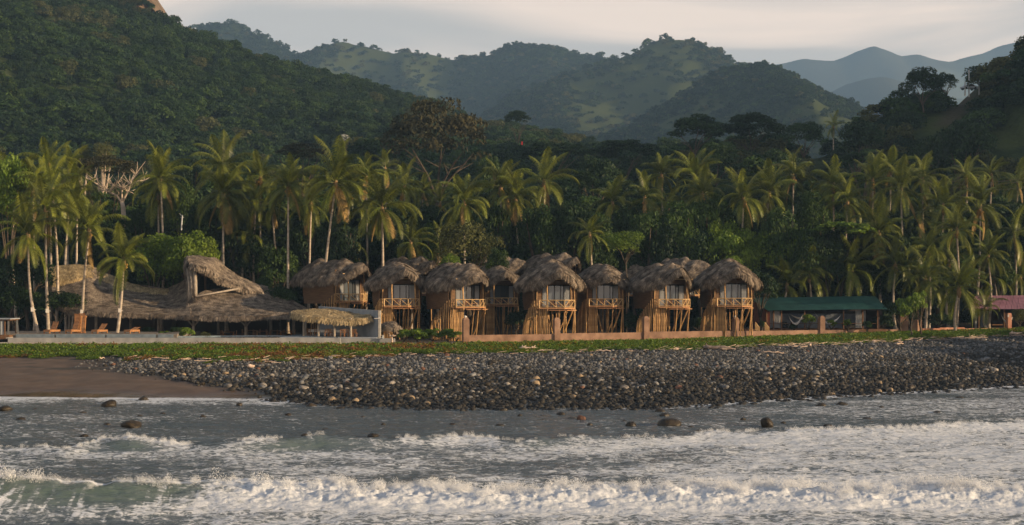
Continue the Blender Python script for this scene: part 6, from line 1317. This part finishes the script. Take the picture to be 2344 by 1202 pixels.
m = MB(); m.box(P(1195, 328, 300), (.3, .2, .8)); tag(m.build('marker', mat('red_cloth', (0.45, 0.03, 0.03))), 'tiny red marker standing between the far dark trees', 'marker')
# ------------------------------------------------------------------ cobbles
def stone_mesh(name, seed, mats, sub=2, sq=(1, .8, .65), rough=.22):
    import bmesh
    bm = bmesh.new(); bmesh.ops.create_icosphere(bm, subdivisions=sub, radius=1.0); rg = np.random.default_rng(seed)
    V = np.array([v.co[:] for v in bm.verts]); o = rg.uniform(0, 50, 3)
    n = fbm(V[:, 0] * 1.1 + o[0] + V[:, 2], V[:, 1] * 1.1 + o[1] - V[:, 2] * .7, 2, seed); cut = rg.normal(size=(4, 3)); cut /= np.linalg.norm(cut, axis=1)[:, None]
    s = 1 + (n - .5) * 2 * rough
    V = V * s[:, None]
    for c in cut: d = V @ c; V -= np.maximum(d - .78, 0)[:, None] * c * .8
    V *= np.array(sq) * rg.uniform(.85, 1.15, 3)
    for v, c in zip(bm.verts, V): v.co = c
    me = bpy.data.meshes.new(name); bm.to_mesh(me); bm.free(); me.materials.append(M[mats]); me.polygons.foreach_set('use_smooth', [True] * len(me.polygons)); return me
make_lib('stone', [stone_mesh('stone_%d' % i, 900 + i, 'stone') for i in range(8)])
rg = np.random.default_rng(5); NB = 115000
q_ = rg.uniform(-40, 2700, NB); Y = rg.uniform(98, 182, NB); X = (q_ - CX) / F * Y
w_ = cobble_w(X, Y); keepm = rg.random(NB) < w_ * (0.55 + .45 * sstep(.3, .9, w_)) * (Y / 182); X, Y = X[keepm], Y[keepm]; n = len(X)
qq = pxof(X, Y); yw = np.interp(qq, T_px, T_yw); yb = np.interp(qq, T_px, T_yb); t = (Y - yw) / (yb - yw)
Z = ground(X, Y); sz = rg.lognormal(-1.93, .38, n) * np.interp(t, [0, .3, .7, 1], [1.2, 1.15, .85, .68]); sz = np.clip(sz, .07, .42); Z = Z + sz * .12
patch = fbm(X * .12, Y * .25, 3, 44); dry = sstep(.40, .66, t + (patch - .5) * .55)
tone = np.where(rg.random(n) < .5 + 0 * dry, rg.uniform(.30, .66, n), rg.uniform(.5, .95, n)) * (0.52 + .48 * dry) - (1 - dry) * .10; tone = np.where((rg.random(n) < .11) & (t > .12), rg.uniform(.70, .95, n), tone); tone = np.where(t < .10, tone * .45, tone); tone = np.clip(tone * .68, .02, .72)
scatter('cobbles', 'stone', np.stack([X, Y, Z], 1), rg.uniform(-.6, .6, (n, 3)) * np.array([1, 1, 9]), np.stack([sz, sz, sz], 1), rg.integers(0, 8, n), tone, label='bank of rounded grey and brown cobbles', cat='cobbles')
# the largest ones, each a thing
SM = {k: [stone_mesh('cobble_%s_%d' % (k, i), 950 + 7 * i + len(k), k, sub=3) for i in range(3)] for k in ('rock_pale', 'rock_grey', 'rock_tan', 'rock_rust', 'rock_wet', 'rock_moss')}
LBC = {'rock_pale': 'large pale rounded cobble on the stone bank', 'rock_grey': 'large grey rounded cobble on the stone bank', 'rock_tan': 'large tan rounded cobble on the stone bank', 'rock_rust': 'large rust-red cobble on the stone bank', 'rock_wet': 'large dark wet cobble near the water line', 'rock_moss': 'large olive-brown cobble low on the stone bank'}
TN = {'rock_pale': 'pale', 'rock_grey': 'grey', 'rock_tan': 'tan', 'rock_rust': 'rust-red', 'rock_wet': 'black wet', 'rock_moss': 'olive-brown'}
LMK = [(290, 'at its left end'), (440, 'below the restaurant tower'), (560, 'below the forked restaurant post'), (680, 'below the left end of the pool bar'), (800, 'below the pool bar canopy'), (900, 'below the antler-shaped stump'), (985, 'below the hedge'), (1066, 'below the first wall pillar'), (1170, 'between the first two wall pillars'), (1274, 'below the second wall pillar'), (1376, 'between the second and third wall pillars'), (1478, 'below the third wall pillar'), (1580, 'between the third and fourth wall pillars'), (1683, 'below the fourth wall pillar'), (1780, 'below the left hammock'), (1880, 'below the fifth wall pillar'), (1975, 'below the right end of the green roof'), (2085, 'below the gate'), (2200, 'below the brick wall'), (2330, 'at the right edge')]
cnt = 0; rg = np.random.default_rng(12)
while cnt < 236:
    q0 = rg.uniform(240, 2420); t0 = rg.random() ** 1.1; yw0 = np.interp(q0, T_px, T_yw); yb0 = np.interp(q0, T_px, T_yb); y = yw0 + (yb0 - yw0) * t0 * .97 + .2; x = (q0 - CX) / F * y
    if float(cobble_w(np.array([x]), np.array([y]))[0]) < .4: continue
    k = rg.choice(['rock_wet', 'rock_moss', 'rock_tan'], p=[.5, .35, .15]) if t0 < .22 else rg.choice(['rock_pale', 'rock_grey', 'rock_tan', 'rock_rust', 'rock_moss'], p=[.28, .27, .22, .08, .15])
    s = rg.uniform(.25, .40) * (1.15 if t0 < .5 else .85); o = inst('cobble', SM[k][cnt % 3], None, (x, y, gz(x, y) + s * .22), (rg.uniform(-.4, .4), rg.uniform(-.4, .4), rg.uniform(0, 6.28)), (s, s, s)); lm = LMK[int(np.argmin([abs(a - q0) for a, b in LMK]))][1]; rw = 'low on' if t0 < .3 else 'halfway up' if t0 < .65 else 'near the top of'
    tag(o, '%s cobble %s the bank, %s' % (TN[k], rw, lm), 'stone', 'large cobbles on the stone bank'); cnt += 1
# boulders standing in the water and on the sand: px, py of the foot, half width px, height ratio, label
ROCKS = [
 (12, 940, 18, .8, 'rock_moss', 'mossy boulder at the left edge in the swash'), (250, 930, 20, .75, 'rock_moss', 'pair-like dark boulder in the foam below the sand'), (255, 922, 12, .8, 'rock_wet', 'darker hump just behind the mossy boulder below the sand'), (300, 978, 24, .8, 'rock_moss', 'large brown boulder in the grey water on the left'),
 (329, 894, 13, .9, 'rock_wet', 'lone dark boulder sitting on the dry sand'), (192, 999, 12, .7, 'rock_moss', 'ochre-topped stone left of the large brown boulder'), (48, 960, 12, .5, 'rock_wet', 'flat dark stone near the left edge'), (80, 938, 7, .7, 'rock_wet', 'small dark stone between the left edge and the mossy boulder'), (190, 944, 9, .5, 'rock_wet', 'thin dark stone left below the mossy boulder'),
 (245, 972, 9, .6, 'rock_wet', 'small flat stone left of the large brown boulder'), (88, 971, 6, .6, 'rock_wet', 'tiny stone low on the left'), (320, 951, 6, .6, 'rock_wet', 'tiny stone above the large brown boulder'), (373, 946, 6, .7, 'rock_moss', 'tiny brown stone right above the large boulder'), (464, 954, 8, .8, 'rock_wet', 'small round stone in open water below the sand tip'), (548, 928, 8, 1.1, 'rock_wet', 'upright dark stone at the sand tip'),
 (350, 1017, 20, .35, 'rock_wet', 'flat dark rock awash in front of the middle foam line, left'), (457, 1019, 19, .3, 'rock_wet', 'flat reddish rock awash in front of the middle foam line'), (560, 1028, 12, .6, 'rock_wet', 'dark stone at the start of the green wave hump'), (592, 968, 8, .6, 'rock_moss', 'brown stone in the middle left water'), (660, 950, 8, .7, 'rock_moss', 'brown stone below the cobble bank corner'), (697, 996, 10, .6, 'rock_moss', 'brown stone in the water, left of centre'), (732, 998, 9, .5, 'rock_wet', 'flat stone beside the brown stone left of centre'), (745, 982, 9, .4, 'rock_wet', 'flat stone above the brown stone left of centre'), (198, 1012, 8, .5, 'rock_wet', 'dark stone just in front of the ochre-topped one'),
 (854, 999, 14, .7, 'rock_moss', 'brown stone in the water under the canopy end'), (790, 1010, 10, .6, 'rock_wet', 'dark stone near the foam line, centre left'), (830, 955, 7, .7, 'rock_wet', 'small dark stone below the bank, centre left'), (877, 971, 6, .7, 'rock_wet', 'tiny stone right of centre-left dark stone'), (712, 930, 14, .7, 'rock_wet', 'dark rock at the foot of the cobble bank, left'), (780, 935, 12, .6, 'rock_wet', 'dark rock at the foot of the bank, one further right'), (848, 936, 10, .6, 'rock_wet', 'low dark rock at the foot of the bank below the villas'), (1010, 937, 10, .8, 'rock_wet', 'round dark rock at the foot of the bank, middle'), (1152, 940, 12, .8, 'rock_wet', 'brown-black rock at the bank foot right of the middle'),
 (1035, 972, 8, .6, 'rock_wet', 'small flat stone in the middle water'), (1067, 972, 6, .6, 'rock_wet', 'tinier stone next to the small flat one'), (1145, 975, 11, .7, 'rock_wet', 'dark stone in the middle water'), (1190, 951, 7, .7, 'rock_wet', 'small stone below the bank, middle'), (1227, 954, 7, .5, 'rock_wet', 'left of two small stones side by side'), (1242, 952, 6, .6, 'rock_wet', 'right of two small stones side by side'), (1284, 949, 11, .7, 'rock_moss', 'brown stone below the bank, middle right'), (1331, 961, 11, 1.0, 'rock_rust', 'reddish-brown rock standing in the water'), (1310, 957, 12, .4, 'rock_wet', 'flat dark rock left of the reddish one'), (1350, 973, 8, .7, 'rock_wet', 'small dark rock right below the reddish one'), (1243, 960, 5, .6, 'rock_wet', 'tiny stone under the two small ones'),
 (1427, 941, 8, .7, 'rock_wet', 'small dark stone left of the cluster of boulders'), (1445, 975, 15, .75, 'rock_wet', 'rounded dark boulder left of the widest one'), (1510, 943, 14, .75, 'rock_wet', 'upper dark boulder of the cluster'), (1521, 953, 13, .8, 'rock_wet', 'middle dark boulder of the cluster'), (1531, 974, 29, .6, 'rock_wet', 'widest dark boulder lying in the water'), (1428, 964, 8, .5, 'rock_wet', 'little stone above the rounded dark boulder'), (1540, 985, 10, .4, 'rock_wet', 'flat stone under the widest boulder'), (1338, 1000, 12, .4, 'rock_wet', 'flat rock awash right of the middle'), (1430, 1000, 14, .4, 'rock_wet', 'flat rock awash under the rounded boulder'),
 (1755, 976, 19, 1.35, 'rock_moss', 'tall angular brown boulder standing alone in the water'), (1701, 962, 8, .9, 'rock_wet', 'small dark stone left of the tall angular boulder'), (1793, 968, 7, .7, 'rock_wet', 'small stone right of the tall angular boulder'), (1581, 978, 8, .7, 'rock_wet', 'dark stone right of the widest boulder'), (1598, 987, 9, .5, 'rock_wet', 'flat stone right below the widest boulder'), (1650, 994, 8, .5, 'rock_wet', 'dark stone at the right foam line start'), (1722, 921, 12, .8, 'rock_wet', 'dark rock at the water edge, right'), (1880, 929, 13, .6, 'rock_wet', 'left of the two large dark boulders near the right bank'), (1926, 927, 15, .6, 'rock_wet', 'right of the two large dark boulders near the right bank'), (2197, 911, 10, .6, 'rock_wet', 'dark stone near the shore at the right'), (2017, 932, 6, .7, 'rock_wet', 'small stone right of the two large boulders'), (1984, 959, 12, .5, 'rock_wet', 'flat dark stone in the right water'), (1993, 966, 10, .4, 'rock_wet', 'flat stone just below the flat dark stone on the right'), (1895, 974, 12, .4, 'rock_wet', 'awash stone below the two large boulders'), (2145, 943, 9, .5, 'rock_wet', 'low stone in the right water'), (2255, 937, 6, .5, 'rock_wet', 'tiny stone far right'), (1658, 925, 12, .5, 'rock_wet', 'flat rock at the water edge under the last villa'), (2024, 1007, 14, .3, 'rock_wet', 'flat dark rock awash in the right foam'),
 (2193, 889, 14, .7, 'rock_wet', 'dark rock at the foot of the right bank')]
for i, (px, py, r, hr, k, lb) in enumerate(ROCKS):
    if 318 < px < 340 and py < 900: Y = 118.5; z = gz((px - CX) / F * Y, Y); Y = (HC - z) * F / (py - HY); z = gz((px - CX) / F * Y, Y)
    else:
        Y = HC * F / (py - HY); z = -0.05
        if py < 900: z = gz((px - CX) / F * Y, Y)
    x = (px - CX) / F * Y; s = r / F * Y; o = inst('boulder', SM[k][i % 3], None, (x, Y, z + s * hr * .25), (0, 0, (i * 1.7) % 6.28 if hr < 1.2 else .6), (s * .95, s * 1.05, s * hr * 1.15)); tag(o, lb, 'boulder', 'boulders standing in the shallow water')
# ------------------------------------------------------------------ vines on the bank
def vine_clump(name, seed, m_, n=90):
    rg = np.random.default_rng(seed); a = rg.uniform(0, 6.28, n); r = np.sqrt(rg.random(n)) * .8; p = np.stack([r * np.cos(a), r * np.sin(a), .10 + .38 * rg.random(n) * (1 - r * .7)], 1)
    nn = rg.normal(size=(n, 3)) * .6 + np.array([0, 0, 1.]); nn /= np.linalg.norm(nn, axis=1)[:, None]; t_ = np.cross(nn, rg.normal(size=(n, 3))); t_ /= np.linalg.norm(t_, axis=1)[:, None]; b = np.cross(nn, t_); s = rg.uniform(.05, .11, (n, 1))
    V = np.stack([p - t_ * s, p - b * s * .8, p + t_ * s, p + b * s * .8], 1).reshape(-1, 3); return mesh_np(name, V, np.arange(4 * n).reshape(-1, 4), [m_])
M['vine'] = mat('vine', (0.07, 0.13, 0.013), (0.17, 0.24, 0.025), .8, .5, island=.4, transl=.35)
M['vine_yellow'] = mat('vine_yellow', (0.22, 0.13, 0.02), (0.36, 0.27, 0.04), 1, .6, island=.4, transl=.3); M['vine_rust'] = mat('vine_rust', (0.15, 0.06, 0.02), (0.26, 0.12, 0.03), 1, .6, island=.4, transl=.2)
make_lib('vine', [vine_clump('vine_%d' % i, 20 + i, M['vine']) for i in range(4)] + [vine_clump('vine_4', 30, M['vine_yellow'], 45), vine_clump('vine_5', 31, M['vine_rust'], 60)])
rg = np.random.default_rng(15); n = 24000; q_ = rg.uniform(-200, 2600, n); yb = np.interp(q_, T_px, T_yb); yt_ = np.interp(q_, T_px, T_yt); u = rg.random(n) * 1.12 - .10; Y = yb + (yt_ - .3 - yb) * u; X = (q_ - CX) / F * Y
ragged = fbm(X * .35, Y * .35, 3, 71); k = (u > (ragged - .5) * .75 - .02) & (Y < np.where(q_ < 1060, 148.0, yt_ - .2)); k &= (fbm(X * .8, Y * .8, 2, 72) > .28) | (u > .4)
X, Y, q2, u = X[k], Y[k], q_[k], u[k]; n = len(X); s = rg.uniform(.55, 1.15, n) * np.interp(u, [-.1, .1, .5, .8, 1], [.5, .85, 1.1, .9, .6]); Z = ground(X, Y) - .03
band = fbm(X * .18, Y * .9, 3, 73) + .10 * np.exp(-((q2 - 780) / 280) ** 2) * 1.4; v = rg.integers(0, 4, n); v = np.where((band > .60) & (rg.random(n) < .4), 4, v); v = np.where((band > .62) & (rg.random(n) < .55) & (q2 < 1100), 5, v); v = np.where(rg.random(n) < .02, 4, v)
scatter('beach_vines', 'vine', np.stack([X, Y, Z], 1), np.stack([0 * X, 0 * X, rg.uniform(0, 6.28, n)], 1), np.stack([s, s, s * rg.uniform(.7, 1.5, n)], 1), v, label='green creeping beach vines with yellow and rusty patches', cat='vines')
# ------------------------------------------------------------------ driftwood
def drift(px, py, ln, ang, r, lb, kind='driftwood', branches=2, seed=0, Z=None):
    rg = random.Random(seed); Y = 140.0
    for _ in range(12): z = gz((px - CX) / F * Y, Y); Y = .5 * Y + .5 * (HC - z) * F / (py - HY)
    x = (px - CX) / F * Y; L_ = ln / F * Y; d = Vector((math.cos(ang), math.sin(ang) * .9, 0)); c = Vector((x, Y, z + r * .8 + .12)); m = MB()
    pts = [c + d * (L_ * (k / 5 - .5)) + Vector((0, 0, .06 * math.sin(k * 1.9 + seed))) for k in range(6)]; m.tube(pts, [r * .8, r, r * 1.05, r * .9, r * .7, r * .35], n=7)
    for b in range(branches): p = pts[1 + b % 4]; e = Vector((rg.uniform(-.5, .5), rg.uniform(-.3, .3), rg.uniform(.15, .6))) * L_ * .35; m.tube([p, p + e * .6, p + e + Vector((.1, 0, .02))], [r * .5, r * .35, r * .12], n=5)
    tag(m.build('driftwood', M[kind], smooth=True), lb, 'driftwood', 'driftwood along the top of the stone bank')
for i, a in enumerate([(1210, 803, 42, .05, .20, 'bleached driftwood log with a ragged root end below the middle villa', 'driftwood', 5), (1640, 801, 60, -.15, .22, 'long grey driftwood log half buried in vines', 'driftwood_grey', 1), (1665, 803, 40, .2, .15, 'shorter grey log crossing the long grey one', 'driftwood_grey', 1), (1780, 811, 30, -.2, .14, 'bleached flat piece of driftwood under the green-roofed house', 'driftwood', 1), (1762, 809, 40, .0, .05, 'thin pale branch left of the bleached flat piece', 'driftwood', 0), (1830, 797, 40, .2, .09, 'reddish driftwood branch at the vine edge on the right', 'driftwood', 3), (1855, 794, 16, 1.2, .12, 'short upright snag on the right bank', 'driftwood', 3), (1930, 790, 30, -.3, .08, 'curved pale branch below the veranda', 'driftwood', 2), (2000, 784, 60, .15, .06, 'long thin branch on the right bank', 'driftwood', 2), (2060, 790, 22, .5, .10, 'pale forked branch below the gate', 'driftwood', 3), (2150, 781, 55, .1, .07, 'tangle of twigs below the brick wall', 'driftwood_grey', 5), (2235, 776, 50, -.1, .06, 'long twig pile right of the tangle', 'driftwood', 4), (2325, 768, 30, .1, .16, 'bleached chunk of driftwood at the right edge', 'driftwood', 2),
    (545, 821, 14, .9, .13, 'short tilted driftwood stick at the vine edge, left', 'driftwood', 0), (234, 823, 14, .8, .06, 'thin stick on the sand edge at the left', 'driftwood', 0), (310, 805, 18, .4, .05, 'forked twigs lying in the vines at the left', 'driftwood', 4), (328, 809, 14, -.2, .06, 'grey stick right of the forked twigs', 'driftwood_grey', 0), (420, 826, 34, .05, .04, 'long thin stick at the top of the stones, left', 'driftwood', 0), (575, 845, 16, .1, .20, 'blunt reddish chunk of wood among the stones', 'driftwood', 0), (1162, 800, 20, .6, .05, 'twig leaning in the vines left of the bleached log', 'driftwood', 1), (985, 818, 22, .1, .07, 'small driftwood stick at the vine edge below the third villa', 'driftwood', 1), (1385, 806, 26, -.1, .08, 'low driftwood stick below the villa right of the middle', 'driftwood', 1), (1550, 803, 12, 1.0, .10, 'little stump at the stone edge under the sunlit villas', 'driftwood', 2), (1700, 771, 8, .1, .07, 'small white stick at the foot of the fourth pillar', 'driftwood', 0), (1465, 842, 12, .2, .07, 'reddish stick lying on the stones', 'driftwood', 0)]):
    drift(*a[:6], kind=a[6], branches=a[7], seed=i)
# twig litter along the strand line
rg = np.random.default_rng(33); m = MB(); n = 0
for i in range(420):
    q0 = rg.uniform(1500, 2400) if i % 3 else rg.uniform(250, 1500); yb0 = float(np.interp(q0, T_px, T_yb)); y = yb0 + rg.normal() * 1.1 - .5; x = (q0 - CX) / F * y; z = gz(x, y) + .22; a = rg.uniform(-.9, .9); L_ = rg.uniform(.3, 1.1); d = Vector((math.cos(a), math.sin(a), rg.uniform(-.15, .25))) * L_
    m.bar((x, y, z), Vector((x, y, z)) + d, .035)
tag(m.build('twig_litter', M['driftwood']), 'twigs and small drift litter along the strand line', 'litter', kind='stuff')
# ------------------------------------------------------------------ spray thrown up by the breakers
def spray_mesh(name, seed, n=240):
    rg = np.random.default_rng(seed); d = rg.normal(size=(n, 3)); d /= np.linalg.norm(d, axis=1)[:, None]; p = d * (rg.random((n, 1)) ** .45) * np.array([1, .7, .8]); p[:, 2] = np.abs(p[:, 2])
    nn = rg.normal(size=(n, 3)); nn /= np.linalg.norm(nn, axis=1)[:, None]; t_ = np.cross(nn, rg.normal(size=(n, 3))); t_ /= np.linalg.norm(t_, axis=1)[:, None]; b = np.cross(nn, t_); s = rg.uniform(.012, .05, (n, 1))
    V = np.stack([p - t_ * s, p - b * s, p + t_ * s, p + b * s], 1).reshape(-1, 3); return mesh_np(name, V, np.arange(4 * n).reshape(-1, 4), [M['spray']])
M['spray'] = mat('spray', (0.86, 0.87, 0.88), rough=.9, transl=.4, spec=.1)
make_lib('spray', [spray_mesh('spray_%d' % i, i) for i in range(4)])
rg = np.random.default_rng(19); X = rg.uniform(-27, 27, 1500); Y = 55.2 + rg.normal(size=1500) * .8; 
Xg = np.linspace(-30, 30, 1200); Yg = np.linspace(50, 60, 200); XX, YY = np.meshgrid(Xg, Yg); ZZ = sea_fields(XX, YY)[0]; cy = Yg[np.argmax(ZZ, axis=0)]
Y = np.interp(X, Xg, cy) + rg.normal(size=len(X)) * .25; k = (X > -9) | (rg.random(len(X)) < .35); X, Y = X[k], Y[k]; Z = sea_fields(X, Y)[0]
s = rg.uniform(.10, .34, len(X)) * (0.6 + .9 * vn(X * .7, X * 0, 3)); s = np.where(np.abs(X + 21.6) < 1.2, s * 1.9, s)
qb = rg.uniform(-50, 2400, 1500); xb = []; X2 = []; Y2 = []
for q0 in qb:
    rb = np.interp(q0, [-400, 0, 150, 230, 520, 800, 1050, 1180, 1500, 1640, 2000, 2344, 2800], [1030, 1035, 1040, 1022, 1028, 1020, 1012, 1022, 1010, 999, 990, 976, 965]); y = HC * F / (rb - HY); X2.append((q0 - CX) / F * y); Y2.append(y)
X2 = np.array(X2); Y2 = np.array(Y2) + (fbm(X2 * .15, X2 * 0 + 7.7, 3, 60) - .5) * 3.0 + rg.normal(size=len(X2)) * .3; Z2 = sea_fields(X2, Y2)[0]; st = sstep(.30, .55, fbm(X2 * .35, Y2 * .2, 3, 63)) * np.interp(qb, [-50, 180, 240, 1100, 1180, 1300, 1580, 1660, 2400], [.2, .3, 1, 1, .2, .4, .1, .9, 1]); k = rg.random(len(X2)) < st; s2 = rg.uniform(.10, .26, len(X2))
X = np.r_[X, X2[k]]; Y = np.r_[Y, Y2[k]]; Z = np.r_[Z, Z2[k]]; s = np.r_[s, s2[k]]; n = len(X)
scatter('spray', 'spray', np.stack([X, Y, Z - .02], 1), np.stack([0 * X, 0 * X, rg.uniform(0, 6, n)], 1), np.stack([s, s, s * rg.uniform(.8, 1.8, n)], 1), rg.integers(0, 4, n), label='white spray along the wave crests', cat='spray')
# ------------------------------------------------------------------ haze: one closed box of even, pale air round everything
m = bpy.data.materials.new('haze'); m.use_nodes = True; nt = m.node_tree; nt.nodes.clear()
out = N(nt, 'ShaderNodeOutputMaterial'); pv = N(nt, 'ShaderNodeVolumePrincipled'); pv.inputs['Color'].default_value = (0.38, 0.64, 1.0, 1); pv.inputs['Density'].default_value = 0.00017; pv.inputs['Anisotropy'].default_value = 0.0
L(nt, pv.outputs[0], out.inputs['Volume'])
hb = MB(); hb.box((0, 2740, 500), (5400, 5800, 1020)); tag(hb.build('haze', m), 'pale air between the shore and the far mountains', kind='stuff')
